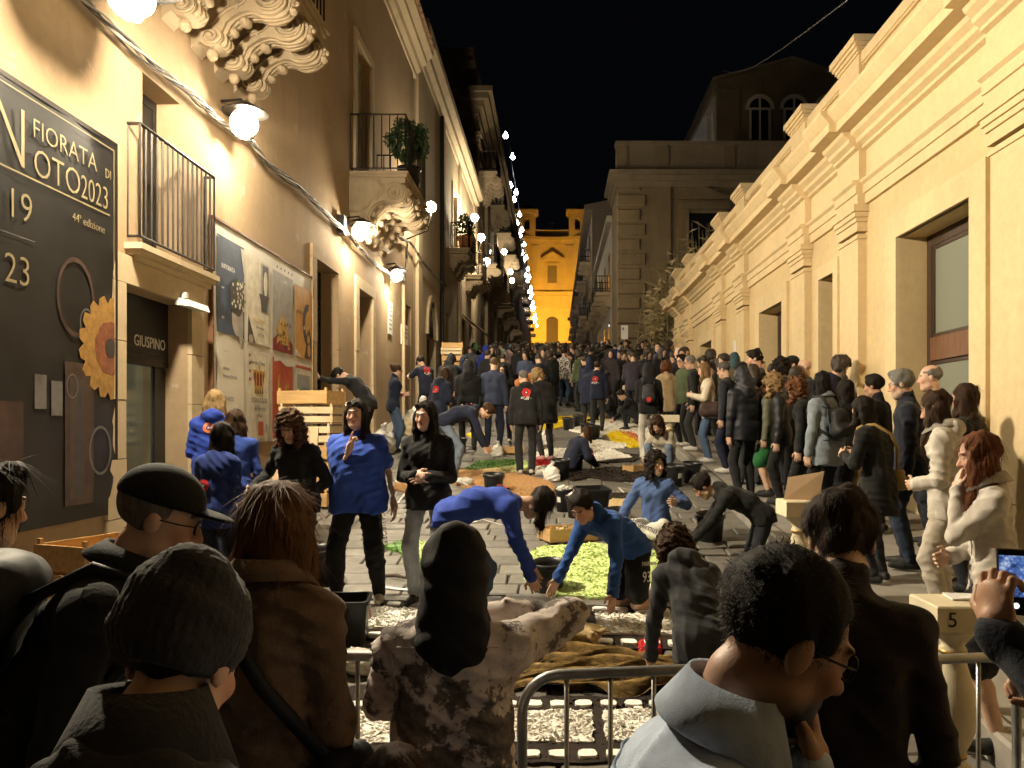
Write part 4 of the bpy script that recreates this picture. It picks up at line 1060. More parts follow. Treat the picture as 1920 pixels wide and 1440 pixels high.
add(rect(.05, .95, .93, .97), 'print_red', 'frame_line'); add(rect(.1, .9, .4, .85), 'print_dust', 'view'); add(rect(.35, .8, .45, .68), 'print_teal', 'sea_view'); add(rect(.1, .9, .1, .32), 'print_flesh', 'view')

# plaques
for y, z0, z1, w_, lab in ((19.2, 4.5, 5.3, .42, 'white marble name plaque on the ochre wall below the lamp pool'), (20.85, 4.42, 4.95, .5, 'small projecting white sign box beside the rain pipe')):
    mb = MB(); mb.box(XL, XL + (.03 if w_ < .5 else .09), y - w_ / 2, y + w_ / 2, z0, z1); o = mb.build('plaque', 'white_paper', org=(XL, y, z0)); tag(o, lab, 'plaque')
    for i in range(6 if w_ < .5 else 3): 
        z = z1 - .1 - i * .11; mb = MB(); mb.box(XL + (.031 if w_ < .5 else .091), XL + (.033 if w_ < .5 else .093), y - w_ * .38, y + w_ * .38 - .05 * (i % 2), z - .03, z); mb.build('inscription', 'print_grey', o)
# cable bundles swagging from lamp to lamp
def cable_run(pts, X, label, n=4, r=.016):
    P3 = [(X, (-X) * 1450 / (1040 - a), EYE + (800 - b) / 1450 * (-X) * 1450 / (1040 - a)) for a, b in pts]
    t = thing('cable_bundle', P3[0], label, 'cable')
    fine = []
    for i in range(len(P3) - 1):
        for k in range(7): f = k / 7; fine.append(tuple(P3[i][j] + (P3[i + 1][j] - P3[i][j]) * f for j in range(3)))
    fine.append(P3[-1])
    for c in range(n):
        mb = MB(); mb.tube([(x + .025 * math.cos(i * .5 + c * 1.6) * (1 if c < 3 else 1.6), y, z + .03 * math.sin(i * .5 + c * 1.6) - (.02 * abs(math.sin(i * .37)) if c == 3 else 0)) for i, (x, y, z) in enumerate(fine)], r * (1 - .12 * c), 6)
        mb.build('cable', 'grey_cable' if c % 2 == 0 else 'black_cable', t, smooth=True)
cable_run([(120, -40), (190, 30), (282, 118), (360, 175), (400, 215), (425, 236), (470, 262)], -3.98, 'grey cable bundle from the blazing lamp to the lamp by the posters')
cable_run([(470, 262), (500, 305), (560, 350), (620, 408), (655, 440), (672, 462)], -3.98, 'twisted cable bundle between the poster lamp and the carved balcony lamp')
cable_run([(672, 462), (700, 492), (735, 517), (757, 528), (762, 500), (763, 455), (748, 445)], -3.98, 'cable bundle dipping below the carved balcony', 3)
cable_run([(748, 445), (768, 452), (785, 478), (800, 500), (818, 522), (836, 536)], -3.98, 'sagging cable bundle above the arched doorway', 3)
mb = MB(); mb.box(XL, XL + .14, 14.55, 14.72, 5.85, 6.2); tag(mb.build('junction_box', 'iron', org=(XL, 14.6, 5.85)), 'dark junction box on the wall left of the carved balcony lamp', 'junction box')
# topiary on the carved balcony
def leaf_cloud(name, c, rad, n, size, mat, parent, seed=1, shell=.55):
    r = np.random.default_rng(seed); v = r.normal(size=(n, 3)); v /= np.linalg.norm(v, axis=1)[:, None]; rr = (shell + (1 - shell) * r.random(n) ** .5) * (1 + .13 * np.sin(5 * v[:, 0] + 4 * v[:, 2]) + .1 * np.sin(9 * v[:, 1] + 3))
    p = np.array(c) + v * np.array(rad) * rr[:, None]; a = r.normal(size=(n, 3)); a /= np.linalg.norm(a, axis=1)[:, None]; b = np.cross(a, r.normal(size=(n, 3))); b /= np.linalg.norm(b, axis=1)[:, None]
    s = size * r.uniform(.6, 1.3, n)[:, None]
    V = np.stack([p - a * s, p + b * s * .45, p + a * s, p - b * s * .45], 1).reshape(-1, 3); F = np.arange(4 * n).reshape(n, 4)
    return mesh_obj(name, V, F, mat, parent)
tp = thing('topiary_bush', (-3.2, 17.0, 7.33), 'round dark green bush in a tall planter on the carved balcony', 'plant')
mb = MB(); mb.lathe([(.16, 0), (.2, .05), (.24, .5), (.27, .52), (.27, .56), (.2, .56)], (-3.2, 17.0, 7.33), 14); mb.build('planter', 'black_plastic', tp, smooth=True)
mb = MB(); mb.tube([(-3.2, 17, 7.85), (-3.18, 17.0, 8.2), (-3.2, 17, 8.5)], [.04, .03, .02], 6); mb.build('stem', 'dark_wood', tp)
leaf_cloud('foliage', (-3.2, 17.0, 8.5), (.46, .46, .44), 2600, .045, 'leaf', tp, 3)
fp = thing('flower_pot', (-3.6, 31.2, 9.26), 'terracotta pot with a leggy plant on the small balcony under a lamp', 'flower pot')
mb = MB(); mb.lathe([(.2, 0), (.3, .5), (.34, .5), (.34, .6), (.26, .6)], (-3.6, 31.2, 9.26), 14); mb.build('pot', 'terracotta', fp, smooth=True)
leaf_cloud('foliage', (-3.6, 31.2, 10.3), (.4, .4, .55), 500, .08, 'leaf', fp, 4, .2)
mb = MB(); mb.tube([(-3.6, 31.2, 9.8), (-3.55, 31.2, 10.6)], .02, 5); mb.build('stem', 'dark_wood', fp)
pc = thing('prickly_pear', (-3.3, 29.0, gz(29)), 'prickly pear cactus with flat pads against the left house fronts', 'cactus')
for i, (dx, dz, r, a) in enumerate(((0, .9, .26, 0), (-.22, 1.35, .2, .5), (.2, 1.4, .2, -.5), (-.3, 1.7, .15, .3), (.34, 1.75, .15, -.3), (.02, .45, .25, 0))):
    mb = MB(); mb.ball((-3.3 + dx, 29.0 + .05 * i, gz(29) + dz), r, 12, 8, (.75, .22, 1.1)); mb.build('pad', 'leaf', pc, smooth=True)
# dry reeds beyond the cream building
rd = random.Random(9)
for c, (cx, cy, n, hh) in enumerate(((4.55, 31.5, 70, 4.6), (5.4, 32.6, 80, 5.8), (6.4, 33.8, 80, 6.8), (4.9, 34.5, 60, 5.4))):
    t = thing('reed_clump', (cx, cy, gz(cy)), ['short dry reed clump beside the poster on a stick', 'dense dry reed clump at the end of the cream building', 'tallest dry reed clump before the palace window', 'rear dry reed clump against the dim palace corner'][c], 'reeds', 'dry reeds')
    st, lf = MB(), MB()
    for i in range(n):
        x, y = cx + rd.gauss(0, .42), cy + rd.gauss(0, .4); h = hh * rd.uniform(.55, 1.05); z = gz(cy) - .1; bx, by = rd.gauss(0, .25), rd.gauss(0, .2)
        P3 = [(x + bx * f * f, y + by * f * f, z + h * f) for f in (0, .35, .7, 1)]; st.tube(P3, [.018, .016, .012, .005], 4)
        for k in range(7):
            f = rd.uniform(.15, 1); b = Vector((x + bx * f * f, y + by * f * f, z + h * f)); a = rd.uniform(0, 6.28); L = rd.uniform(.3, .8); dv = Vector((math.cos(a), math.sin(a), rd.uniform(-.4, .9))) * L; sd_ = Vector((-math.sin(a), math.cos(a), 0)) * .018
            lf.add([b - sd_, b + sd_, b + dv * .6 + sd_ * .8, b + dv + Vector((0, 0, -.25 * L)), b + dv * .6 - sd_ * .8], [(0, 1, 2, 3, 4)])
    tag(st.build('stems', 'dry_reed', t), kind='stuff'); tag(lf.build('blades', 'dry_reed', t), kind='stuff')
ps = thing('stick_poster', (2.55, 29, gz(29)), 'white poster on a stick held above the heads near the reeds', 'poster')
mb = MB(); xx = at(1171, 29); z0 = EYE + (800 - 636) / 1450 * 29; mb.box(xx - .13, xx + .13, 29, 29.01, z0, z0 + .52); mb.build('sheet', 'white_paper', ps)
mb = MB(); mb.tube([(xx, 29.02, gz(29)), (xx, 29.02, z0 + .3)], .012, 5); mb.build('stick', 'crate_wood', ps)
mb = MB(); mb.box(xx - .08, xx - .02, 28.996, 28.999, z0 + .34, z0 + .44); mb.build('printed_mark', 'print_grey', ps)
# ================================================================== people
simple('crowd_skin', (.50, .32, .23), .55, .2, 20, 0)
simple('crowd_hair', (.035, .024, .018), .6, .4, 20, 0)
simple('crowd_pants', (.022, .024, .03), .8, .3, 12, 0)
simple('lens_glass', (.02, .02, .025), .1, .1, 9, 0, spec=.7)
nrm = lambda v: np.asarray(v, float) / (np.linalg.norm(v) + 1e-9)
def ik(a, c, l1, l2, pole):
    a, c = np.asarray(a, float), np.asarray(c, float)
    v = c - a; L = np.linalg.norm(v); mx = (l1 + l2) * .995
    if L > mx: c = a + v * mx / L; v = c - a; L = mx
    L = max(L, abs(l1 - l2) + .02)
    u = v / (np.linalg.norm(v) + 1e-9); t = (l1 * l1 - l2 * l2 + L * L) / (2 * L)
    hgt = math.sqrt(max(l1 * l1 - t * t, 0)); p = np.asarray(pole, float); p = nrm(p - u * (p @ u))
    return a + u * t + p * hgt, c
def rotz(v, a): c, s = math.cos(a), math.sin(a); return np.array([v[0] * c - v[1] * s, v[0] * s + v[1] * c, v[2]])
HANDS = {  # targets for a right hand at body scale (x outward, y forward, z up)
    'down': (.25, .03, .78), 'swing': (.24, .14, .80), 'pocket': (.22, .05, .92), 'phone': (.10, .30, 1.18), 'chest': (.06, .20, 1.12), 'cross': (-.10, .20, 1.15),
    'chin': (.03, .14, 1.44), 'belly': (.05, .22, 1.05), 'up': (.12, .30, 1.52), 'behind': (.12, -.14, .92), 'reach': (.18, .52, 1.25), 'front_low': (.10, .26, .88)}

def person_parts(q):
    g = q.get; s = g('H', 1.7) / 1.72; d = g('d', 10)
    h = max(.0085, .00165 * d, g('hmin', 0)) / s
    w = g('w', 1.0); fem = g('fem', False); sw = .158 if fem else .178
    lean = R(g('lean', 3)); side = R(g('tilt', 0))
    pel = np.array(g('pel', (0, 0, .95)), float)
    up = lambda a: np.array([math.sin(side) * math.cos(a), math.sin(a), math.cos(a) * math.cos(side)])
    mid = pel + up(lean * .75) * .22; chest = mid + up(lean * 1.05) * .17; neck = chest + up(lean * 1.15) * .125
    U = up(lean * 1.1); rt = nrm(np.cross([0, 1, 0] if abs(U[1]) < .9 else [0, 0, -1], U)); rt = nrm(np.array([1, 0, 0]) - U * U[0])
    F = np.cross(U, rt); tw = R(g('twist', 0)); rt = rt * math.cos(tw) + F * math.sin(tw); F = np.cross(U, rt)
    sh = {k: neck - U * .078 + rt * k * sw * (w ** .4) for k in (-1, 1)}
    hip = {k: pel + np.array([k * .088, 0, -.03]) for k in (-1, 1)}
    ft = g('feet', ((-.11, 0), (.11, .03)))
    an, kn = {}, {}
    for k, p in zip((-1, 1), ft):
        t = np.array([p[0], p[1], p[2] if len(p) > 2 else .085]); pole = g('knee', (k * .25, 1, .1)); pole = pole if not isinstance(pole, dict) else pole[k]
        kn[k], an[k] = ik(hip[k], t, .44, .43, pole)
    el, wr = {}, {}
    for k, key in ((-1, 'lh'), (1, 'rh')):
        t = g(key, 'down')
        if isinstance(t, str): t = HANDS[t]; t = (t[0] * k, t[1], t[2]); rel = True
        t = np.array(t, float)
        el[k], wr[k] = ik(sh[k], t, .29, .255, g('elbow', {-1: (-.6, -.6, -.6), 1: (.6, -.6, -.6)})[k])
    # head
    hy, hp, hr = R(g('hy', 0)), R(g('hp', 5)), R(g('hr', 0))
    fw = rotz((0, 1, 0), hy + tw); hf = nrm(np.array([fw[0] * math.cos(hp), fw[1] * math.cos(hp), -math.sin(hp)])); hrv = nrm(np.cross(hf, [0, 0, 1])) if abs(hf[2]) < .98 else rotz((1, 0, 0), hy)
    hu = np.cross(hrv, hf); hrv, hu = hrv * math.cos(hr) + hu * math.sin(hr), hu * math.cos(hr) - hrv * math.sin(hr)
    nt = neck + nrm(U * .7 + hu * .5) * .075
    hc = nt + hu * .095 + hf * .022
    HB = np.array([hrv, hf, hu]); hs = g('hs', 1.0)
    P = lambda x, y, z: hc + (hrv * x + hf * y + hu * z) * hs
    parts = []
    skin = g('skin', (.60, .38, .27))
    # ---- head, neck
    hh = h * .62
    lo, hi = hc - .19, hc + .19; lo = np.minimum(lo, neck - .06); hi = np.maximum(hi, neck + .06)
    S = SDF(lo, hi, hh)
    E = lambda c, r, k=.015, sub=False: S.ell(P(*c), tuple(x * hs for x in r), HB, k, sub)
    E((0, -.012, .043), (.074, .094, .084)); E((0, .035, -.022), (.062, .06, .086), .03); E((0, .062, -.088), (.03, .028, .026), .03)
    S.cone(P(-.045, .02, -.07), P(0, .06, -.092), .026, .022, .03); S.cone(P(.045, .02, -.07), P(0, .06, -.092), .026, .022, .03)
    S.cone(neck - U * .02, nt + hu * .02, .058 * (.88 if fem else 1), .054 * (.88 if fem else 1), .03)
    if hh < .02:
        S.cone(P(0, .088, .018), P(0, .112, -.026), .009, .0135, .012)
        for k in (-1, 1):
            E((k * .031, .104, .012), (.02, .016, .013), .012, True); E((k * .031, .081, .011), (.0145, .0135, .0125), .004)
            E((k * .077, -.004, -.004), (.011, .02, .031), .008); S.cone(P(k * .012, .093, .032), P(k * .046, .084, .034), .008, .006, .012)
            E((k * .012, .1, -.03), (.009, .01, .007), .008); E((k * .04, .07, -.02), (.022, .018, .02), .02)
        S.cone(P(-.02, .088, -.054), P(.02, .088, -.054), .0065, .0065, .006); S.cone(P(-.017, .086, -.064), P(.017, .086, -.064), .0075, .0075, .006)
    Vh, Qh = S.mesh()
    L = ((Vh - hc) @ HB.T) / hs
    Ch = np.ones((len(Vh), 3), np.float32)
    def blot(c, r, col, soft=.5):
        n = np.sqrt((((L - np.array(c)) / np.array(r)) ** 2).sum(1)); m = np.clip((1 + soft - n) / soft, 0, 1)[:, None]
        Ch[:] = Ch * (1 - m) + np.array(col) * m
    hcol = np.array(g('haircol', (.03, .02, .015)))
    br = np.clip(hcol / np.array(skin), 0.03, 1)
    blot((0, .09, -.059), (.021, .03, .011), (.82, .5, .5)); blot((0, .1, -.02), (.03, .03, .02), (1.0, .86, .82), 1)
    for k in (-1, 1):
        blot((k * .045, .08, -.025), (.025, .03, .02), (1.02, .84, .80), 1)
        blot((k * .03, .095, .034), (.021, .02, .0045), br * 1.3, .6)
        blot((k * .031, .095, .0115), (.0115, .012, .0055), (.95, 1.2, 1.4), .3); blot((k * .031, .098, .0115), (.0055, .012, .0055), (.06, .06, .06), .4)
    if g('beard'):
        n = np.sqrt((((L - np.array((0, .05, -.085))) / np.array((.07, .075, .045))) ** 2).sum(1)); m = (np.clip((1.3 - n) / .4, 0, 1) * g('beard'))[:, None]
        Ch[:] = Ch * (1 - m) + br * 1.15 * m
    bV, bQ, bC = [Vh], [Qh], [Ch]; nb = len(Vh)
    def more(V, Q, C=None):
        nonlocal nb
        bV.append(V); bQ.append(Q + nb); bC.append(np.ones((len(V), 3), np.float32) if C is None else C); nb += len(V)
    # ---- hands
    hm = g('hand_h', max(h * .5, .0042))
    for k, key in ((-1, 'lhand'), (1, 'rhand')):
        if g('nohands') or g(key) == 'none': continue
        a = nrm(wr[k] - el[k]); a = nrm(g(key + '_dir', a)); n = np.array(g(key + '_n', (-k, .1, 0)), float); n = nrm(n - a * (n @ a))
        t = np.cross(a, n); pref = np.array(g(key + '_t', F * .7 + np.array([0, 0, .7])), float)
        if t @ pref < 0: t = -t
        c0 = wr[k]; mode = g(key, 'relax'); cu = {'relax': .55, 'flat': .12, 'grip': 1.15, 'fist': 1.5, 'point': 1.4}[mode]
        S = SDF(c0 - .20, c0 + .20, hm); rr = lambda r: max(r, hm * .75)
        S.cone(el[k] + (wr[k] - el[k]) * .8, wr[k], .023, rr(.024), .02)
        S.cone(c0, c0 + a * .03, .027, .032, .02); S.ell(c0 + a * .055, (.041, .052, .0165), np.array([t, a, n]), .02)
        for i, Lf in enumerate((.068, .076, .071, .055)):
            c = .1 if (mode == 'point' and i == 0) else cu * (1 + .06 * i)
            b0 = c0 + a * (.092 - .004 * abs(i - 1.2)) + t * (.0305 - .0205 * i)
            sp = t * (.12 - .08 * i)
            d1 = nrm(a * math.cos(c * .6) + n * math.sin(c * .6) + sp); d2 = nrm(a * math.cos(c * 1.5) + n * math.sin(c * 1.5) + sp * .5); d3 = nrm(a * math.cos(c * 2.1) + n * math.sin(c * 2.1))
            p1 = b0 + d1 * Lf * .46; p2 = p1 + d2 * Lf * .32; p3 = p2 + d3 * Lf * .26
            S.cone(b0 - a * .02, p1, rr(.0098), rr(.0088), .006); S.cone(p1, p2, rr(.0088), rr(.008), .003); S.cone(p2, p3, rr(.008), rr(.0066), .003)
        b0 = c0 + a * .028 + t * .03; p1 = b0 + nrm(a * .6 + t * .75 + n * .35) * .045; p2 = p1 + nrm(a * .85 + t * .15 + n * .55 * min(1, cu)) * .034
        S.cone(b0, p1, rr(.0135), rr(.0105), .012); S.cone(p1, p2, rr(.0105), rr(.0085), .004)
        V, Q = S.mesh(0 if hm > .008 else 1); C = np.ones((len(V), 3), np.float32)
        if g('gloves') and (g('gloves') == 2 or k == g('gloves')): C[:] = np.array((.72, .70, .66)) / np.array(skin)
        more(V, Q, C)
    # ---- trunk and limbs under the clothes
    short = g('sleeve', 1.0) < .8; bare = g('bottom', 'trousers') in ('shorts', 'skirt')
    J = np.array([pel, mid, chest, neck, *sh.values(), *el.values(), *wr.values(), *hip.values(), *kn.values(), *an.values()])
    S = SDF(J.min(0) - .16, J.max(0) + .16, h * 1.15 if (short or bare) else max(2.2 * h, .026))
    S.cone(pel, mid, .075, .07, .03); S.cone(mid, chest, .07, .07, .03); S.cone(chest, neck, .07, .045, .03); S.cone(sh[-1] * .9 + neck * .1, sh[1] * .9 + neck * .1, .034, .034, .02)
    S.cone(hip[-1], hip[1], .07, .07, .03)
    for k in (-1, 1):
        S.cone(sh[k], el[k], (.046 if short else .034) * w ** .5, .041 * w ** .5 if short else .034, .02); S.cone(el[k], el[k] + (wr[k] - el[k]) * .35, .041 * w ** .5 if short else .03, .040 * w ** .5 if short else .028, .01); S.cone(el[k] + (wr[k] - el[k]) * .35, wr[k], .040 if short else .028, .026 if short else .02, .01)
        S.cone(hip[k], kn[k], .075, .052, .03); S.cone(kn[k], kn[k] + (an[k] - kn[k]) * .35, .05, .055, .02); S.cone(kn[k] + (an[k] - kn[k]) * .35, an[k], .055, .036, .02)
    V, Q = S.mesh(); more(V, Q)
    parts.append(('body', np.concatenate(bV), np.concatenate(bQ), 'skin', skin, np.concatenate(bC)))
    # ---- upper garment
    tk = g('top', 'jacket'); puff = g('puff', {'jacket': 1.13, 'hoodie': 1.15, 'tshirt': 1.03, 'sweater': 1.06, 'coat': 1.14, 'puffer': 1.22}[tk])
    hem = g('hem', {'jacket': .12, 'hoodie': .10, 'tshirt': .10, 'sweater': .08, 'coat': .42, 'puffer': .14}[tk]); sl = g('sleeve', .3 if tk == 'tshirt' else 1.0)
    J = np.array([pel, mid, chest, neck, *sh.values(), *[el[k] if sl < .8 else wr[k] for k in (-1, 1)], *el.values(), pel - up(lean * .2) * hem])
    m = .24 * max(1, w)
    S = SDF(J.min(0) - m, J.max(0) + m, h)
    wa = .088 if fem else .102; pf = puff ** .5
    for k in (-1, 1):
        o1 = rt * k * .058 * w; o2 = rt * k * .054 * w; o3 = rt * k * (.058 if fem else .066) * w ** .7
        S.cone(pel + o1, mid + o2, .108 * w * pf, (wa + .004) * w * pf, .05); S.cone(mid + o2, chest + o3, wa * w * pf, (.094 if fem else .104) * w ** .8 * pf, .05)
        S.cone(chest + o3, neck - U * .06 + o3 * .7, (.092 if fem else .102) * w ** .7 * pf, .07, .05)
    S.cone(sh[-1] * .9 + neck * .1, sh[1] * .9 + neck * .1, .058 * puff, .058 * puff, .06); S.cone(neck - U * .05, neck + U * (.012 if tk != 'tshirt' else -.03), .075, .058, .05)
    for k in (-1, 1): S.cone(neck - U * .02, sh[k], .05, .052 * puff, .05)
    if fem:
        bs = 1 if tk == 'tshirt' else .8
        for k in (-1, 1): S.ell(chest - U * .03 + rt * k * .066 * w + F * (.085 if bs == 1 else .07) * w, (.07 * w * bs, .055 * w * bs, .065 * w * bs), np.array([rt, F, U]), .09)
    if g('belly'): S.ell(mid - U * .02 + F * .05 * w, (.15 * w, .12 * w, .15 * w), np.array([rt, F, U]), .08)
    hd = up(lean * .15) if g('hemdown', True) else U
    if hem > .02:
        for k in (-1, 1): S.cone(pel + rt * k * .06 * w, pel - hd * hem + rt * k * .062 * w, .116 * w * pf, (.118 if tk != 'coat' else .135) * w * pf, .05)
        X_, Y_, Z_ = np.meshgrid(*S.ax, indexing='ij', sparse=True)
        S.D = np.maximum(S.D, -(hd[0] * X_ + hd[1] * Y_ + hd[2] * Z_) + hd @ pel - hem - .03)
    for k in (-1, 1):
        aw = puff * w ** .5
        if sl >= .8:
            e = wr[k] if sl >= 1 else el[k] + (wr[k] - el[k]) * (sl - .5) * 2
            S.cone(sh[k], el[k], .058 * aw, .049 * aw, .03); S.cone(el[k], e, .049 * aw, .039 * aw, .015)
            S.cone(e - nrm(e - el[k]) * .02, e, .043 * aw, .042 * aw, .006)
        else:
            e = sh[k] + (el[k] - sh[k]) * min(1, sl * 2); S.cone(sh[k], e, .066 * aw, .064 * aw, .035)
            S.cut(nrm(el[k] - sh[k]), nrm(el[k] - sh[k]) @ (e + 0)) if False else None
    if tk in ('hoodie',) and not g('hood_up') or g('hood_down'):
        S.ell(neck - F * .075 + U * .01, (.115, .062, .07), np.array([rt, F, U]), .03); S.cone(neck + rt * .075 + F * .01, neck - F * .08 - U * .02, .036, .045, .03); S.cone(neck - rt * .075 + F * .01, neck - F * .08 - U * .02, .036, .045, .03)
    if g('collar'):
        S.cone(neck - U * .02, neck + nrm(nt - neck) * .055, .078, .072, .02)
    if g('fur'): S.cone(neck + rt * .11, neck - F * .1 - U * .05, .05, .06, .03); S.cone(neck - rt * .11, neck - F * .1 - U * .05, .05, .06, .03)
    sd = g('seed', 1)
    if g('under'):
        for k in (-1, 1):
            S2 = SDF(np.minimum(el[k], wr[k]) - .1, np.maximum(el[k], wr[k]) + .1, h); S2.cone(el[k], wr[k], .047, .036, .01); S2.warp(.004, 30, 2); V, Q = S2.mesh(); parts.append(('undersleeve', V, Q, 'cloth', g('under'), None))
    if tk == 'puffer' or g('ribs'): S.ribs(.009 if h < .014 else .005, .075 if h < .014 else .11, sd)
    S.warp(g('fold', .008) * .7 * (1 if h < .02 else .7), 17, sd, .7); S.warp(.003, 37, sd + 4, .6)
    if tk != 'puffer' and h < .024: S.crease(g('crease', .009), 95, sd)
    TOP = S
    V, Q = S.mesh()
    tm = g('topmat', {'puffer': 'puffer', 'coat': 'cloth'}.get(tk, 'cloth'))
    parts.append((g('topname', {'tshirt': 't_shirt'}.get(tk, tk)), V, Q, tm, g('topcol', (.03, .03, .035)), None))
    if g('flap'):                                              # turned-down collar
        mb = MB(); n = 22; vs = []
        for i in range(n + 1):
            a = R(-146 + 292 * i / n); dv = -F * math.cos(a) + rt * math.sin(a); op = max(0, abs(a) - 1.7) * .05
            for r_, z_ in ((.064, .010), (.066, .058), (.074, .064), (.108 + op, .012 - op * 1.2), (.104 + op, .006 - op * 1.2)): vs.append(neck + U * .014 + dv * r_ * g('flap') + U * z_ * g('flap_h', 1))
        mb.add(vs, [(5 * i + j, 5 * i + j + 1, 5 * i + j + 6, 5 * i + j + 5) for i in range(n) for j in range(4)]); parts.append(('collar', np.array(mb.v), mb.f, tm, tuple(x * .8 for x in g('topcol', (.03, .03, .03))), None))
    def surf(a, b, sgn, lift=.002):
        o = chest + rt * a + U * b + F * sgn * .42; D = TOP
        for i in range(160):
            o = o - F * sgn * .003; ix = np.clip(((o - D.lo) / D.h).round().astype(int), 0, np.array(D.n) - 1)
            if D.D[tuple(ix)] < D.h * .25: break
        return o + F * sgn * (lift + D.h * .3)
    for path in g('seams', ()):
        sgn = path[0]; pts = []
        for (a0, b0), (a1, b1) in zip(path[1:], path[2:]):
            for k in range(10): pts.append(surf(a0 + (a1 - a0) * k / 10, b0 + (b1 - b0) * k / 10, sgn))
        pts = [pts[0]] + [(pts[i - 1] + 2 * pts[i] + pts[i + 1]) / 4 for i in range(1, len(pts) - 1)] + [pts[-1]]
        mb = MB(); mb.tube(pts, g('seam_w', .0035), 5); parts.append(('seam', np.array(mb.v), mb.f, tm, tuple(x * .55 for x in g('topcol', (.03, .03, .03))), None))
    # ---- lower garment
    bt = g('bottom', 'trousers'); sf = g('slim', 1.0)
    J = np.array([pel, *hip.values(), *kn.values(), *an.values()])
    S = SDF(J.min(0) - .2 * max(1, w), J.max(0) + .2 * max(1, w), h)
    S.cone(hip[-1] * .9 + hip[1] * .1, hip[1] * .9 + hip[-1] * .1, .095 * w, .095 * w, .04); S.cone(pel, pel + U * .06, .11 * w, .10 * w, .04, F, 1.1)
    for k in (-1, 1):
        lw = w ** .6 * sf
        if bt == 'trousers':
            S.cone(hip[k], kn[k], .088 * lw, .066 * lw, .025); S.cone(kn[k], kn[k] + (an[k] - kn[k]) * .3, .068 * lw, .066 * lw, .02); S.cone(kn[k] + (an[k] - kn[k]) * .3, an[k] - (an[k] - kn[k]) * .02, .066 * lw, g('cuff', .054) * lw, .02)
        elif bt == 'shorts': S.cone(hip[k], hip[k] + (kn[k] - hip[k]) * .8, .108 * lw, .10 * lw, .025)
        else: S.cone(hip[k], hip[k] + (kn[k] - hip[k]) * .95, .102 * lw, .115 * lw, .08)
    S.warp(.006 * (1 if h < .02 else .7), 19, sd + 2, .8); S.warp(.003, 44, sd + 7, 1)
    if h < .024: S.crease(.0075, 90, sd + 3)
    V, Q = S.mesh()
    parts.append(({'trousers': 'trousers'}.get(bt, bt), V, Q, g('botmat', 'cloth'), g('botcol', (.02, .022, .03)), None))
    # ---- shoes
    for k in (-1, 1):
        dr = g('toe', {-1: (-.2, 1, 0), 1: (.2, 1, 0)}); dr = nrm(dr[k] if isinstance(dr, dict) else dr)
        c = an[k]; S = SDF(c - .26, c + .26, h)
        b = c - np.array([0, 0, .045]) if abs(dr[2]) < .5 else c
        S.cone(b - dr * .05, b + dr * .07, .040, .040, .02); S.cone(b + dr * .07, b + dr * .165, .042, .030, .02); S.cone(c + (0, 0, .0), c - np.array([0, 0, .03]), .045, .045, .02)
        if abs(dr[2]) < .5: S.cut((0, 0, -1), -(c[2] - .085))
        V, Q = S.mesh(); parts.append(('shoe', V, Q, 'shoe', g('shoecol', (.03, .03, .03)), None))
    # ---- hair and headgear
    hs_ = g('hair', 'short'); hatcol = g('hatcol', (.02, .02, .02))
    def grid(down=.0, e=.06):
        lo = hc - .17 - e; hi = hc + .17 + e; lo[2] -= down; return SDF(lo, hi, max(h * .75, .0055))
    def face_cut(S, d_=.0):
        S.ell(P(0, .116 + d_, -.022), tuple(x * hs for x in (.082, .088, .114)), HB, .012, True)
    lumps = g('lump', 1.0)
    if hs_ != 'bald' and not g('hood_up'):
        long = {'long': .34, 'bob': .14, 'curly_long': .26, 'short': 0, 'curly': .05, 'bun': 0, 'pony': 0, 'crop': 0, 'fringe': 0}[hs_] * g('hairlen', 1)
        S = grid(long + .06, .04 + (.12 if long else 0)); z = 1.0
        e = {'crop': .008, 'fringe': .006, 'long': .012, 'bob': .013}.get(hs_, .016) + (.022 if 'curly' in hs_ else 0)
        S.ell(P(0, -.016, .046), tuple(x * hs for x in (.074 + e, .094 + e, .082 + e)), HB, .01)
        face_cut(S)
        if hs_ == 'fringe': S.ell(P(0, .02, .13), (.085, .11, .075), HB, .01, True)
        S.ell(P(0, .0, -.14), (.11, .13, .085 if not long else .03), HB, .01, True)
        if hs_ in ('short', 'crop', 'fringe', 'bun', 'pony'):
            for k in (-1, 1): S.ell(P(k * .09, .03, -.03), (.03, .045, .04), HB, .01, True)
        if hs_ == 'short': S.ell(P(.01, .035, .118), (.06, .055, .026), HB, .02)
        back = nrm(np.array([F[0], F[1], 0])) * -1; down = np.array([0, 0, -1.0])
        if abs(hp) > .9: down = nrm(down + hu * -.2)
        if long:
            nn = 7
            for i in range(nn):
                a = -1 + 2 * i / (nn - 1)
                st = P(a * .074, -.055 + .035 * a * a, .02 - .03 * a * a); m1 = st + down * long * .45 + back * .018; en = st + down * long * (1 - .12 * a * a) + back * (.045 if lean < .5 else .0) + hrv * a * .02
                rr = (.036 if 'curly' not in hs_ else .05); S.cone(st, m1, rr, rr, .03); S.cone(m1, en, rr, rr * .55, .03)
            for k in (-1, 1):
                st = P(k * .077, .03, .03); fr = g('front_locks', 1.0); mm = st + down * .15 + hf * -.005; S.cone(st, mm, .022, .026 * fr + .004, .02)
                en = mm + down * max(.02, long - .15) * fr + nrm(np.array([F[0], F[1], 0])) * .05 * (lean < .5); S.cone(mm, en, .026, .014, .02)
        if hs_ == 'bun': S.ell(P(0, -.12, .075), (.045, .045, .045), HB, .01)
        if hs_ == 'pony': S.cone(P(0, -.10, .05), P(0, -.15, -.0), .03, .035, .02); S.cone(P(0, -.15, 0), P(0, -.15, 0) + down * .2, .035, .015, .02)
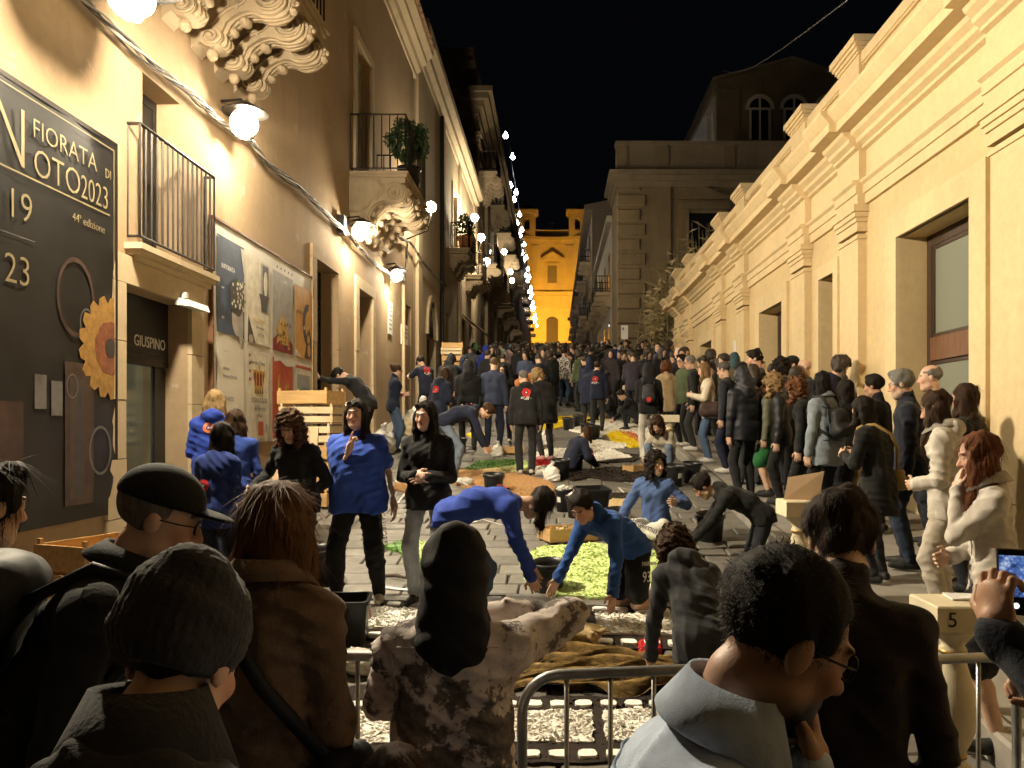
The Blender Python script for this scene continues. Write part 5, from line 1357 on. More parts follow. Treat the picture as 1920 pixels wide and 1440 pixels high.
        if 'curly' in hs_: S.warp(.017 * lumps, 52, sd); S.warp(.008, 110, sd + 2)
        else: S.warp(.006 * lumps, 34, sd, .5); S.warp(.003, 90, sd + 3, .25)
        V, Q = S.mesh(); parts.append(('hair', V, Q, 'curl' if 'curly' in hs_ else 'hair', tuple(hcol), None))
        ns = g('strands', 0)
        if ns: parts.append(('hair_strands', *strands(V, Q, ns, hc, 'curly' in hs_, sd, g('strand_w', .0016), g('strand_l', .10)), 'hair', tuple(hcol * 1.25), None))
    if g('hood_up'):
        S = grid(.12, .06); hw = g('hood_w', 1.0)
        S.ell(P(0, -.02, .035), (.108 * hw, .128 * hw, .122 * hw), HB, .01); S.cone(P(0, -.05, -.03), neck - F * .035 - U * .035, .10 * hw, .132, .05); S.ell(P(0, -.06, .10), (.07, .07, .06), HB, .03)
        S.ell(P(0, .145, -.01), (.078, .105, .105), HB, .015, True); S.warp(.006, 24, sd); S.crease(.008, 80, sd); V, Q = S.mesh()
        parts.append(('hood', V, Q, tm if tm != 'tie_dye' else 'cloth', g('hoodcol', g('topcol', (.03, .03, .035))), None))
    if g('cap'):
        S = grid(.0, .1)
        S.ell(P(0, -.012, .055), (.094, .112, .092), HB, .01); nn = hu; S.cut(-nn, -(nn @ P(0, 0, .045)))
        sg = g('cap_dir', 1)
        S.ell(P(0, .115 * sg, .048), (.07, .07, .008 + h * .4), HB, .01); V, Q = S.mesh(); parts.append(('cap', V, Q, 'cloth', hatcol, None))
    if g('beanie'):
        S = grid(.05, .06); S.ell(P(0, -.02, .05), (.1, .118, .112), HB, .01); S.ell(P(0, -.04, .12), (.07, .07, .06), HB, .04); S.cut(-hu, -(hu @ P(0, 0, -.02 if g('beanie') > 1 else .0)))
        S.cut(nrm(hf - hu * .9), nrm(hf - hu * .9) @ P(0, .06, .03)); S.warp(.004, 30, sd)
        if h < .012:
            X_, Y_, Z_ = np.meshgrid(*S.ax, indexing='ij', sparse=True); qx, qy, qz = X_ - hc[0], Y_ - hc[1], Z_ - hc[2]; S.D += (.0022 * np.sin(46 * np.arctan2(qx * hrv[0] + qy * hrv[1] + qz * hrv[2], qx * hf[0] + qy * hf[1] + qz * hf[2]))).astype(np.float32)
        V, Q = S.mesh(0); parts.append(('beanie', V, Q, 'knit', hatcol, None))
    if g('glasses'):
        mb = MB(); up_ = .0 if g('glasses') == 1 else .085
        for k in (-1, 1):
            ring = [P(k * .032 + .024 * math.cos(t), .101 - up_ * .25 - .006 * abs(math.cos(t)), .01 + up_ + .019 * math.sin(t)) for t in np.linspace(0, 2 * math.pi, 13)]
            mb.tube(ring, max(.0022, h * .16), 5, False); mb.tube([P(k * .055, .094 - up_ * .25, .013 + up_), P(k * .082, .06 - up_ * .3, .012 + up_), P(k * .08, -.02, .008 + up_)], max(.002, h * .15), 5)
        mb.tube([P(-.009, .104 - up_ * .25, .012 + up_), P(.009, .104 - up_ * .25, .012 + up_)], max(.002, h * .15), 5)
        parts.append(('glasses', np.array(mb.v), mb.f, 'plain', g('glasscol', (.015, .012, .012)), None))
        if up_:
            mb = MB()
            for k in (-1, 1): mb.add([P(k * .032 + .022 * math.cos(t), .102 - up_ * .25, .01 + up_ + .018 * math.sin(t)) for t in np.linspace(0, 2 * math.pi, 13)[:-1]], [tuple(range(12))])
            parts.append(('lenses', np.array(mb.v), mb.f, 'lens_glass', (1, 1, 1), None))
    # ---- badge printed on the garment
    if g('badge'):
        sgn = -1 if g('badge') != 'chest' else 1; br_ = g('badge_r', .055); ctr = g('badge_at', (0, .02))
        def proj(a, b):
            o = chest + rt * a + U * b + F * sgn * .42; D = TOP
            for i in range(160):
                o = o - F * sgn * .003; ix = np.clip(((o - D.lo) / D.h).round().astype(int), 0, np.array(D.n) - 1)
                if D.D[tuple(ix)] < D.h * .25: break
            return o + F * sgn * (.004 + D.h * .55)
        def disc(r0, r1, name, mat, n=16):
            mb = MB(); vs = []
            for i in range(n):
                t = 2 * math.pi * i / n; wob = 1 + .05 * math.sin(4 * t)
                vs += [proj(ctr[0] + r0 * wob * math.cos(t), ctr[1] + r0 * wob * math.sin(t)), proj(ctr[0] + r1 * wob * math.cos(t), ctr[1] + r1 * wob * math.sin(t))]
            mb.add(vs, [(2 * i, 2 * i + 1, (2 * i + 3) % (2 * n), (2 * i + 2) % (2 * n)) for i in range(n)])
            parts.append((name, np.array(mb.v), mb.f, mat, (1, 1, 1), None))
        disc(br_ * .42, br_, 'poppy_badge', 'petal_orange' if g('badge_col') == 'orange' else 'petal_red')
        disc(br_ * .05, br_ * .22, 'poppy_heart', 'white_letter')
        if g('badge_text'):
            for r_, (z_, ww) in enumerate(((-.085, .085), (-.105, .09), (-.125, .04))):
                mb = MB(); n = 8; vs = []
                for i in range(n + 1):
                    a = ctr[0] - ww + 2 * ww * i / n; vs += [proj(a, ctr[1] + z_), proj(a, ctr[1] + z_ + .011)]
                mb.add(vs, [(2 * i, 2 * i + 2, 2 * i + 3, 2 * i + 1) for i in range(n) if (i + r_) % 4 != 3]); parts.append(('print_line', np.array(mb.v), mb.f, 'white_letter', (1, 1, 1), None))
    q['_j'] = dict(wr=wr, el=el, hc=hc, P=P, neck=neck, F=F, U=U, rt=rt, chest=chest, pel=pel, hip=hip, kn=kn, an=an, s=s)
    return [(n, np.asarray(V) * s, Q, m, c, C) for n, V, Q, m, c, C in parts]
def strands(V, Q, n, hc, curly, seed, wd, ln):
    r = np.random.default_rng(seed)
    e1 = V[Q[:, 2]] - V[Q[:, 0]]; e2 = V[Q[:, 3]] - V[Q[:, 1]]; N = np.cross(e1, e2); N /= np.linalg.norm(N, axis=1)[:, None] + 1e-9
    i = r.integers(0, len(Q), n); p = V[Q[i]].mean(1); nn = N[i]
    g_ = np.array([0, 0, -1.0]); t = g_ - nn * (nn @ g_)[:, None]; t /= np.linalg.norm(t, axis=1)[:, None] + 1e-6
    t += r.normal(0, .25 if curly else .13, t.shape); L = ln * r.uniform(.5, 1.3, n)[:, None]; lift = r.uniform(.001, .007, n)[:, None] + (r.random(n)[:, None] > .94) * .008
    sdv = np.cross(nn, t); sdv /= np.linalg.norm(sdv, axis=1)[:, None] + 1e-6
    K = 6; vs = []; 
    for k in range(K):
        f = k / (K - 1); amp = (.012 if curly else .003)
        c = p + t * L * f + nn * (lift * math.sin(f * 2.2) + .001) + sdv * amp * np.sin(f * (14 if curly else 5) + r.random(n)[:, None] * 6) * (1 if k else 0) + (nn * amp * np.cos(f * 14) if curly else 0)
        wv = wd * (1 - .8 * f); vs += [c - sdv * wv, c + sdv * wv]
    A = np.stack(vs, 1).reshape(-1, 3); b = np.arange(n)[:, None] * 2 * K
    q = np.concatenate([b + np.array([[2 * k, 2 * k + 1, 2 * k + 3, 2 * k + 2]]) for k in range(K - 1)])
    return A, q
PEOPLE = {}
def place_part(root, name, V, Q, m, c, C):
    o = mesh_obj(name, V, Q, m, None, None, True); o.parent = root; o.color = (*c, 1)
    if C is not None:
        at_ = o.data.color_attributes.new('Col', 'FLOAT_COLOR', 'POINT'); buf = np.ones((len(V), 4), np.float32); buf[:, :3] = C; at_.data.foreach_set('color', buf.ravel())
    return o
def person(label, px, d, face=0, **q):
    q['d'] = d; x = at(px, d) if 'x' not in q else q['x']
    z = gz(d) + (.15 if x > 2.46 else (.10 if x < -3.62 else 0)) + q.get('dz', 0)
    root = thing('person', (x, d, z), label, 'person', q.get('group')); root.rotation_euler.z = R(face); ORG[root.name] = (0, 0, 0)
    q.setdefault('seed', (len(PEOPLE) * 7) % 23 + 1)
    made = {}
    for prt in person_parts(q): made[prt[0]] = place_part(root, *prt)
    root['_made'] = None; del root['_made']
    PEOPLE[label] = (root, q, made)
    return root, q, made
# ================================================================== the cast, nearest first
BLUE = (.022, .055, .36); NAVY = (.014, .018, .040); BLACK = (.012, .012, .013); CHAR = (.030, .030, .033); DENIM = (.07, .11, .19); LDENIM = (.44, .47, .50)
DK = (.016, .011, .009); BRN = (.055, .028, .015); AUB = (.12, .045, .018); BLD = (.36, .24, .11); GRY = (.22, .20, .18)
WHITE = (.66, .63, .58); BEIGE = (.48, .38, .25); OLIVE = (.10, .105, .065); WSHOE = (.6, .57, .53); MAR = (.17, .025, .035)
SK1 = (.60, .37, .26); SK2 = (.50, .29, .19); SK3 = (.66, .43, .32)
KNEEL = dict(feet=((-.12, -.42, .07), (.12, -.38, .07)), knee=(0, .5, -1), toe=(0, -.4, -.9))
SQUAT = dict(pel=(0, -.12, .34), feet=((-.17, .16), (.17, .2)), lean=38, hem=.03)
person('man in a charcoal knitted beanie and hooded dark jacket seen from behind, bottom left foreground', 198, 1.02, -2, H=1.625, beanie=2, hatcol=(.036, .035, .038), hair='crop', haircol=DK, hood_down=1, topmat='knit', topcol=(.036, .035, .038), hy=-10, hp=30, lean=10, skin=SK1, fold=.011, crease=.012, flap=1.12, flap_h=1.8, w=1.08)
person('man in a black baseball cap and glasses with a fist at his mouth, left foreground', 62, 2.0, -62, H=1.77, cap=1, hatcol=BLACK, hair='crop', haircol=GRY, glasses=1, topcol=BLACK, lean=24, hp=20, lh=(-.02, .235, 1.40), lhand='fist', lhand_n=(0, -1, 0), flap=1.1, skin=SK3, twist=-8, w=1.08)
person('woman with long brown hair and brown coat with a dark shoulder strap, left foreground', 474, 2.1, -8, H=1.68, fem=True, hair='long', hairlen=1.0, haircol=(.17, .078, .032), strands=2600, strand_w=.0013, strand_l=.13, lump=1.6, hs=1.05, top='coat', topmat='knit', topcol=(.20, .13, .09), hp=18, lean=8, w=1.08, fold=.011, crease=.011, flap=1.2)
person('person with dark curly hair and grey jacket cut by the left picture edge', -75, 2.3, -25, H=1.72, hair='short', lump=2.5, haircol=DK, topcol=(.085, .078, .074), strands=700, hp=10)
person('person in a black hood and tie-dyed jacket raising an arm to take a picture', 850, 2.2, 2, H=1.53, hood_up=1, hood_w=1.04, hoodcol=(.010, .010, .011), top='jacket', topmat='tie_dye', topcol=(1, 1, 1), puff=1.32, crease=.016, hem=.2, seams=[(-1, (-.19, .06), (-.17, -.05), (-.16, -.14)), (-1, (-.17, .075), (0, .085), (.17, .075))], rh=(.13, .26, 1.44), elbow={-1: (-.6, -.2, -.6), 1: (1.2, .1, .12)}, lh=(-.08, .30, 1.30), hp=12, botcol=BLACK, fold=.012, w=1.05, rhand='grip', rhand_dir=(-.8, .3, .4))
person('dark-haired bearded man in a washed denim jacket bowing his head, right foreground', 1178, 1.10, -98, H=1.70, hair='crop', haircol=(.014, .010, .008), beard=1.0, topmat='denim', topcol=(.56, .66, .84), glasses=1, flap=.94, flap_h=1.25, lean=15, hp=28, hy=16, skin=(.42, .24, .16), w=1.12, fold=.009, crease=.012, rh=(-.02, .25, 1.40), rhand='fist', rhand_n=(0, -1, .1), rhand_dir=(-.4, .1, 1), lh='belly', strands=3500, strand_w=.0008, strand_l=.006, hs=.96, seams=[(1, (.055, .06), (.07, -.1), (.075, -.32)), (1, (-.055, .06), (-.07, -.1), (-.075, -.32)), (1, (.16, .03), (.07, .0)), (-1, (-.16, .03), (0, .01), (.16, .03)), (1, (.17, .06), (.165, -.02), (.15, -.1)), (-1, (.17, .06), (.165, -.02), (.15, -.1))], seam_w=.0028)
person('woman with tied-back dark brown hair and dark coat behind the denim jacket man', 1588, 1.95, -12, H=1.67, fem=True, hair='bun', haircol=(.040, .022, .014), top='coat', topcol=(.020, .013, .014), strands=3000, strand_l=.03, strand_w=.0009, hp=22, lump=2, w=.95, collar=1)
person('person in a navy jacket holding up a lit phone at the right picture edge', 2430, 1.15, 6, H=1.70, x=1.30, topcol=(.020, .023, .034), top='jacket', lh=(-.40, .40, 1.49), rh=(-.33, .42, 1.33), elbow={-1: (-.2, -.2, -1), 1: (.6, -.2, -1)}, hair='short', haircol=DK, skin=SK2, lhand='grip', rhand='grip', lhand_dir=(-.1, .15, 1), lhand_n=(1, .2, 0), rhand_dir=(-.5, .5, .6), twist=10, hand_h=.0042)
person('small child with brown hair at the bottom edge by the barrier', 735, 1.9, 0, H=1.03, hs=1.25, hair='bob', haircol=BRN, top='jacket', topcol=CHAR, strands=600)
person('person in a charcoal hoodie crouching behind the denim jacket man', 1312, 4.6, 12, H=1.66, fem=True, hair='curly', haircol=BRN, top='hoodie', topcol=(.036, .037, .042), lean=42, pel=(0, -.05, .46), hp=55, lh=(-.22, .35, .12), rh=(.2, .3, .2), strands=500, **KNEEL)
# --- around the posters
person('blonde woman in a royal blue hooded jacket with poppy badge by the shop', 398, 7.85, 12, H=1.68, fem=True, hair='bob', haircol=BLD, topcol=BLUE, hood_down=1, hem=.2, badge='back', badge_col='orange', badge_at=(-.02, .0), hp=25, lean=6, strands=500, rh='belly', lh='belly', botcol=NAVY, w=1.08, fold=.011)
person('brown-haired woman in a blue jacket standing behind the blonde volunteer', 440, 7.1, 18, H=1.54, fem=True, hair='bob', haircol=BRN, topcol=(.03, .07, .32), hp=15, strands=300, botcol=NAVY)
person('woman with long dark hair and dark blue jacket with a red badge, back to us', 405, 6.2, -14, H=1.52, fem=True, hair='long', hairlen=1.15, haircol=DK, topcol=(.014, .036, .19), badge='back', badge_at=(-.05, -.16), hp=18, strands=700, front_locks=.5, botcol=NAVY, rh='belly', lh='belly')
person('woman with curly brown hair and black sweater looking down, left of the blue T-shirt', 560, 6.4, 168, H=1.60, fem=True, hair='curly_long', hairlen=.55, haircol=(.10, .05, .025), top='sweater', topcol=BLACK, hp=34, hy=8, lean=8, rh=(.36, .15, 1.06), lh=(-.16, .17, .98), strands=900, strand_l=.05, w=1.08, botcol=DENIM, botmat='denim', skin=SK3)
person('woman in a royal blue T-shirt and black sweatpants raising one finger to her lips', 672, 6.5, 178, H=1.665, fem=True, w=1.42, belly=1, top='tshirt', topcol=(.032, .085, .44), hair='long', hairlen=1.05, haircol=DK, glasses=2, rh=(.0, .26, 1.345), rhand='point', rhand_dir=(-.32, .1, 1), rhand_n=(-1, .2, -.2), lh=(-.32, -.02, .80), hp=3, hy=-4, botcol=BLACK, cuff=.046, shoecol=(.62, .54, .5), skin=SK3, feet=((-.17, -.04), (.17, .06)), strands=500, hem=.13, fold=.012, hand_h=.0036)
person('woman in a black zip jacket and pale grey jeans with hands clasped at her waist', 803, 6.5, 176, H=1.655, fem=True, w=1.08, top='jacket', topcol=BLACK, hair='long', hairlen=1.15, haircol=DK, glasses=2, rh=(.055, .26, 1.13), lh=(-.055, .26, 1.12), rhand='relax', lhand='relax', rhand_dir=(-.9, .35, -.1), lhand_dir=(.9, .35, -.15), rhand_n=(0, -1, -.2), lhand_n=(0, -1, -.2), rhand_t=(0, 0, 1), lhand_t=(0, 0, 1), hp=8, hy=-14, botcol=LDENIM, botmat='denim', slim=.98, strands=500, hem=.10, hand_h=.0036, collar=1, skin=SK3)
person('man in a black sweatshirt bending over the bin with one arm stretched to the doorway', 690, 13.3, 78, H=1.86, dz=.1, top='sweater', topcol=BLACK, lean=42, hp=70, lh=(-.1, .80, 1.36), rh=(.15, .42, .9), hair='short', haircol=DK, sleeve=.88, botcol=BLACK)
person('woman with a hair bun, navy T-shirt over maroon sleeves, arms folded', 737, 15.2, -62, H=1.70, fem=True, hair='bun', haircol=BRN, top='tshirt', topcol=NAVY, sleeve=.45, under=MAR, rh='cross', lh='cross', glasses=1, hp=12, botcol=DENIM, botmat='denim', collar=1)
person('man in a navy T-shirt and cap with a red badge working at the crate stack', 800, 18.3, 40, H=1.82, top='tshirt', topcol=NAVY, cap=1, hatcol=BLACK, hair='short', badge='back', badge_text=1, lh='reach', rh='front_low', hp=35, lean=18, botcol=BLACK, badge_r=.08)
person('person in a black raised hood stooping in front of the tall crate stack', 834, 19.3, -20, H=1.86, top='hoodie', topcol=BLACK, hood_up=1, lean=28, hp=30, botcol=BLACK)
person('brown-haired volunteer in a navy hoodie with red badge and blue jeans by the crates', 822, 14.4, -30, H=1.70, fem=True, hair='bob', haircol=BRN, top='hoodie', topcol=NAVY, badge='back', badge_at=(-.02, -.06), badge_r=.07, rh='belly', lh='belly', hp=30, lean=12, botcol=DENIM, botmat='denim')
person('person in a black raised hood seen squarely from behind, left of the sweater man', 878, 15.6, 5, H=1.77, top='hoodie', topcol=BLACK, hood_up=1, rh='belly', lh='belly', botcol=CHAR, hp=25, w=1.12)
person('volunteer in navy bent double toward the pavement, blue jeans turned to us', 838, 12.1, -78, H=1.78, top='hoodie', topcol=NAVY, lean=78, pel=(0, -.05, .90), rh=(.12, .70, .30), lh=(-.15, .66, .34), hp=70, hair='short', haircol=BRN, botcol=(.16, .20, .26), botmat='denim', hem=.05, badge='back', badge_at=(0, .03), badge_text=1, feet=((-.14, -.05), (.14, .1)))
person('short-haired man in a dark blue sweater standing with his back to us', 925, 15.6, -8, H=1.83, top='sweater', topcol=(.035, .045, .085), hair='crop', haircol=(.16, .10, .06), botcol=NAVY, hp=15, rh='down', lh='belly', skin=SK3, shoecol=WSHOE)
person('woman with glasses and dark hair facing us between two men in dark clothes', 947, 16.6, 165, H=1.63, fem=True, hair='bob', haircol=DK, glasses=1, topcol=BLACK, botcol=NAVY, hp=8, hy=-20, rh='chest', shoecol=WSHOE)
person('grey-haired man in a black hoodie with a red emblem and white print on the back', 986, 12.75, 6, H=1.70, top='hoodie', topcol=(.016, .016, .018), hair='crop', haircol=(.16, .14, .13), badge='back', badge_text=1, badge_at=(.0, .0), badge_r=.075, hp=28, hy=22, w=1.1, botcol=CHAR, cuff=.062, shoecol=WSHOE, feet=((-.1, -.02), (.1, .06)), lean=8)
person('blonde woman in a long black coat stooping right of the black hoodie man', 1026, 14.2, 35, H=1.74, fem=True, hair='curly', haircol=BLD, top='coat', topcol=BLACK, hem=.25, lean=26, hp=35, rh='front_low', lh='front_low', botcol=CHAR, shoecol=(.6, .3, .3))
person('stooping person in an orange and black jacket in the middle of the street', 975, 19.5, -70, H=1.75, topcol=(.40, .14, .03), lean=70, pel=(0, -.05, 1.0), hp=50, hair='short', lh=(-.1, .6, .5), rh=(.1, .6, .5), botcol=BLACK)
person('person in a bright blue raised hood, back to us near the left lamp posts', 911, 26.0, 10, H=1.80, top='hoodie', topcol=(.025, .05, .42), hood_up=1, botcol=NAVY)
# --- workers on the flower carpets
person('man in a royal blue sweatshirt bent over the carpet, dark head toward the right', 848, 5.85, -80, H=1.76, top='sweater', topcol=(.024, .06, .36), lean=86, pel=(0, -.02, .86), rh=(.16, .62, .25), lh=(-.12, .66, .30), hp=75, hair='bob', hairlen=.5, haircol=DK, botcol=DENIM, botmat='denim', hem=.06, badge='back', badge_at=(.0, .02), feet=((-.15, -.04), (.15, .12)), fold=.012, strands=500)
person('boy in a blue hoodie and black shorts numbered 93 kneeling and reaching to the petals', 1180, 6.3, 128, H=1.66, top='hoodie', topcol=(.026, .085, .30), lean=62, pel=(0, -.02, .55), rh=(.34, .62, .10), lh=(-.30, .46, .06), hp=38, hy=20, hair='short', haircol=DK, bottom='shorts', botcol=BLACK, shoecol=(.5, .5, .52), skin=SK1, hem=.06, rhand='flat', lhand='flat', fold=.011, strands=500, strand_l=.04, **KNEEL)
person('girl in a blue zip hoodie and white trousers sitting cross-legged among the buckets', 1230, 8.55, 158, H=1.66, fem=True, top='hoodie', puff=1.28, crease=.012, topcol=(.075, .125, .30), pel=(0, 0, .20), lean=10, feet=((.22, .42, .09), (-.20, .50, .09)), knee={-1: (-1, .5, .35), 1: (1, .5, .35)}, hair='curly_long', hairlen=.8, haircol=DK, hy=48, hp=8, glasses=1, rh=(.38, .22, .22), lh=(-.30, .26, .46), botcol=WHITE, hem=.02, strands=400, skin=SK3)
person('boy in a black hoodie stooping over a bucket with white gloves', 1412, 7.9, 82, H=1.70, top='hoodie', topcol=BLACK, hood_down=1, lean=68, pel=(0, -.1, .42), hp=48, hair='short', haircol=DK, lh=(-.1, .62, .14), rh=(.16, .60, .16), gloves=2, strands=200, hem=.05, hs=1.02, **KNEEL)
person('curly-haired woman in a cream cardigan and jeans squatting beside black buckets', 1243, 12.5, 155, H=1.66, fem=True, top='jacket', topcol=(.56, .50, .40), hair='curly_long', hairlen=.7, haircol=BRN, hp=42, lh=(-.02, .34, .42), rh=(.22, .34, .30), botcol=(.15, .20, .28), botmat='denim', gloves=-1, skin=SK3, **SQUAT)
person('woman in navy with magenta sleeves sitting on the paving with one leg stretched out', 1066, 12.9, -52, H=1.64, fem=True, top='jacket', topcol=NAVY, pel=(0, 0, .15), lean=34, feet=((-.1, .78, .08), (.12, .55, .10)), knee={-1: (0, .3, 1), 1: (0, .3, 1)}, hp=48, hair='bob', haircol=BRN, rh=(.15, .4, .35), lh=(-.1, .4, .35), sleeve=.5, under=(.30, .03, .12), botcol=NAVY, hem=.02, shoecol=WSHOE)
person('woman with glasses in dark clothes sitting on the paving near the yellow carpet', 1150, 20.3, 100, H=1.66, fem=True, topcol=BLACK, pel=(0, 0, .18), lean=20, feet=((-.1, .6, .08), (.12, .45, .10)), knee={-1: (0, .3, 1), 1: (0, .3, 1)}, hair='bob', haircol=AUB, glasses=1, hp=5, rh=(.15, .42, .4), lh=(-.1, .4, .35), hem=.02, hy=-60)
person('person in black squatting low and pressing petals with one arm', 1188, 18.6, 80, H=1.66, topcol=BLACK, hair='short', hp=40, lh=(-.1, .6, .1), rh=(.1, .45, .3), **SQUAT)
person('woman in a mottled grey jacket, black shorts and neon yellow socks', 1087, 23.4, 5, H=1.64, fem=True, hair='bob', haircol=BRN, topmat='blotch_print', topcol=(1, 1, 1), bottom='shorts', botcol=BLACK, skin=SK2)
person('man in a checked shirt and jeans standing beside the grey-jacket woman', 1056, 24.2, -30, H=1.76, topmat='blotch_print', topcol=(1, 1, 1), hair='short', botcol=DENIM, botmat='denim', lh='front_low')
person('volunteer in a navy hoodie with a red emblem standing before the onlookers', 1120, 18.2, -5, H=1.64, top='hoodie', topcol=NAVY, hair='short', badge='back', badge_at=(-.05, -.04), badge_r=.075, badge_text=1, botcol=CHAR, lh='up')
person('person in a black hooded top with a small backpack and white jeans', 1216, 14.4, -6, H=1.74, top='hoodie', topcol=BLACK, hood_up=1, botcol=(.62, .57, .50), slim=.98, rh='swing', lh='belly', hp=18, shoecol=WSHOE)
# --- onlookers along the right pavement
person('woman in a beige coat with a fur-trimmed hood', 1250, 16.2, 10, H=1.72, fem=True, top='coat', topcol=(.42, .31, .18), hem=.22, fur=1, hair='curly', haircol=AUB, botcol=DENIM, botmat='denim')
person('smiling man with glasses in a green bomber jacket', 1284, 15.0, 110, H=1.74, top='jacket', topcol=(.075, .095, .045), hair='short', haircol=DK, glasses=1, hp=12, hy=15, botcol=BLACK, shoecol=WSHOE, lh='down', skin=SK3)
person('bald man standing behind the green bomber jacket', 1278, 17.6, 60, H=1.84, hair='bald', topcol=CHAR, skin=SK3)
person('grey-cropped man with glasses in a black jacket right of the green bomber', 1302, 14.4, 80, H=1.74, hair='crop', haircol=GRY, glasses=1, topcol=BLACK, hp=15, botcol=CHAR, shoecol=WSHOE)
person('woman in a cream quilted jacket and blue jeans looking at her phone', 1330, 13.0, 82, H=1.64, fem=True, top='puffer', topcol=(.62, .54, .42), hair='bob', haircol=(.24, .14, .07), hp=18, rh='phone', lh='phone', botcol=DENIM, botmat='denim', shoecol=WSHOE, skin=SK3, hairlen=1.3)
person('man with cropped grey hair in a navy coat facing the street', 1366, 12.0, 58, H=1.69, hair='crop', haircol=(.10, .09, .08), glasses=1, topcol=(.020, .023, .032), hem=.18, botcol=NAVY, hp=14, shoecol=WSHOE, w=1.08)
person('person in a dark quilted hooded jacket and black trousers, back to us', 1398, 10.1, 22, H=1.66, top='puffer', topcol=(.014, .015, .022), hood_up=1, botcol=(.016, .016, .018), shoecol=BLACK, hp=18, rh='down', lh='down', w=1.05, puff=1.25)
person('tall man with swept dark hair and stubble looking left above the crowd', 1426, 11.6, 80, H=1.88, hair='short', haircol=DK, beard=.45, topcol=CHAR, hp=14, lump=2.5, skin=SK1)
person('person in an olive jacket and green skirt looking down at the carpets', 1444, 10.2, 62, H=1.55, fem=True, hair='short', haircol=DK, topcol=(.13, .135, .095), top='puffer', puff=1.1, bottom='skirt', botcol=(.03, .16, .05), hp=30)
person('frizzy dark-haired man behind the blonde woman', 1474, 11.0, 70, H=1.74, hair='curly', haircol=DK, topcol=BLACK, lump=1.6, hp=10)
person('blonde windblown woman in a black quilted jacket', 1466, 9.7, 66, H=1.60, fem=True, hair='curly', haircol=(.30, .19, .09), top='puffer', topcol=BLACK, hp=28, strands=500, strand_l=.06, botcol=BLACK, lump=1.4)
person('auburn curly-haired woman in a black jacket wearing a wrist watch', 1510, 9.0, 60, H=1.58, fem=True, hair='curly', haircol=(.16, .07, .03), topcol=BLACK, hp=28, strands=500, strand_l=.06, botcol=BLACK, lump=1.4)
person('man in a dark flat cap behind the auburn woman', 1492, 11.7, 95, H=1.77, cap=1, hatcol=BLACK, hair='crop', topcol=CHAR)
person('bald man by the narrow window of the cream building', 1516, 11.2, 85, H=1.74, hair='bald', topcol=CHAR, skin=SK3)
person('black-haired woman in a washed denim jacket with a dark backpack, back to us', 1550, 8.35, 26, H=1.68, fem=True, hair='bob', hairlen=1.35, haircol=(.010, .008, .008), topmat='denim', topcol=(.24, .28, .33), hem=.2, flap=1.0, seams=[(-1, (-.16, .03), (-.08, .015), (0, .01), (.08, .015), (.16, .03)), (-1, (-.09, .01), (-.07, -.15), (-.055, -.30)), (-1, (.09, .01), (.07, -.15), (.055, -.30)), (-1, (-.15, -.34), (0, -.35), (.15, -.34))], seam_w=.006, botcol=BLACK, hp=12, strands=400, lump=1.5, w=1.05)
person('dark-haired woman just behind the denim jacket woman near the wall', 1592, 8.9, 30, H=1.57, fem=True, hair='long', haircol=DK, topcol=BLACK, strands=200)
person('short dark-haired man with glasses in a black coat', 1650, 8.3, 48, H=1.65, hair='short', haircol=DK, glasses=1, top='coat', topcol=BLACK, hem=.25, collar=1, hp=8, skin=SK2, strands=200, strand_l=.03)
person('grey-haired man with red-brown glasses in a navy quilted coat', 1708, 7.0, 66, H=1.755, hair='short', haircol=(.26, .25, .23), glasses=1, glasscol=(.12, .02, .015), topcol=(.013, .016, .027), top='coat', hem=.22, collar=1, hp=14, botcol=(.025, .035, .06), botmat='denim', skin=SK3, beard=.35, strands=500, strand_l=.03, w=1.08)
person('balding man hidden behind the grey-haired man', 1757, 7.7, 70, H=1.77, hair='fringe', haircol=GRY, topcol=BLACK, skin=SK3)
person('woman in a black coat with a gold bag strap stooping before the grey-haired man', 1648, 6.6, 40, H=1.56, fem=True, hair='bob', haircol=DK, top='coat', topcol=BLACK, hem=.3, hp=20, lean=10, lh='phone', rh='phone', puff=1.2)
person('woman with very long dark hair in a black coat against the cream wall', 1822, 6.35, 40, H=1.66, fem=True, hair='long', hairlen=1.2, haircol=BRN, top='coat', topcol=(.02, .019, .018), lump=2, strands=600, w=1.15)
person('long-haired brunette in a white puffy jacket and white trousers', 1780, 5.6, 52, H=1.66, fem=True, hair='long', hairlen=.9, haircol=(.06, .032, .018), top='jacket', topcol=(.62, .57, .50), puff=1.3, flap=1.2, hood_down=1, crease=.012, ribs=0, botcol=(.52, .46, .38), slim=1.15, strands=900, lump=2, hp=20, fold=.012, lh='belly')
person('auburn-haired woman in a white jacket resting her chin on her hand', 1866, 4.2, 70, H=1.67, fem=True, hair='long', hairlen=1.1, haircol=(.17, .060, .025), top='jacket', topcol=(.60, .55, .49), puff=1.16, flap=1.1, crease=.011, seams=[(-1, (-.16, .03), (0, .01), (.16, .03)), (-1, (0, .01), (0, -.3)), (1, (0, .03), (0, -.3))], lh=(-.02, .19, 1.43), lhand='relax', lhand_dir=(.35, -.1, 1), lhand_n=(.2, -1, 0), rh='belly', hp=14, strands=1600, strand_l=.12, lump=2, botcol=BLACK, bottom='skirt', hem=.06, skin=SK3, fold=.012, hand_h=.004)

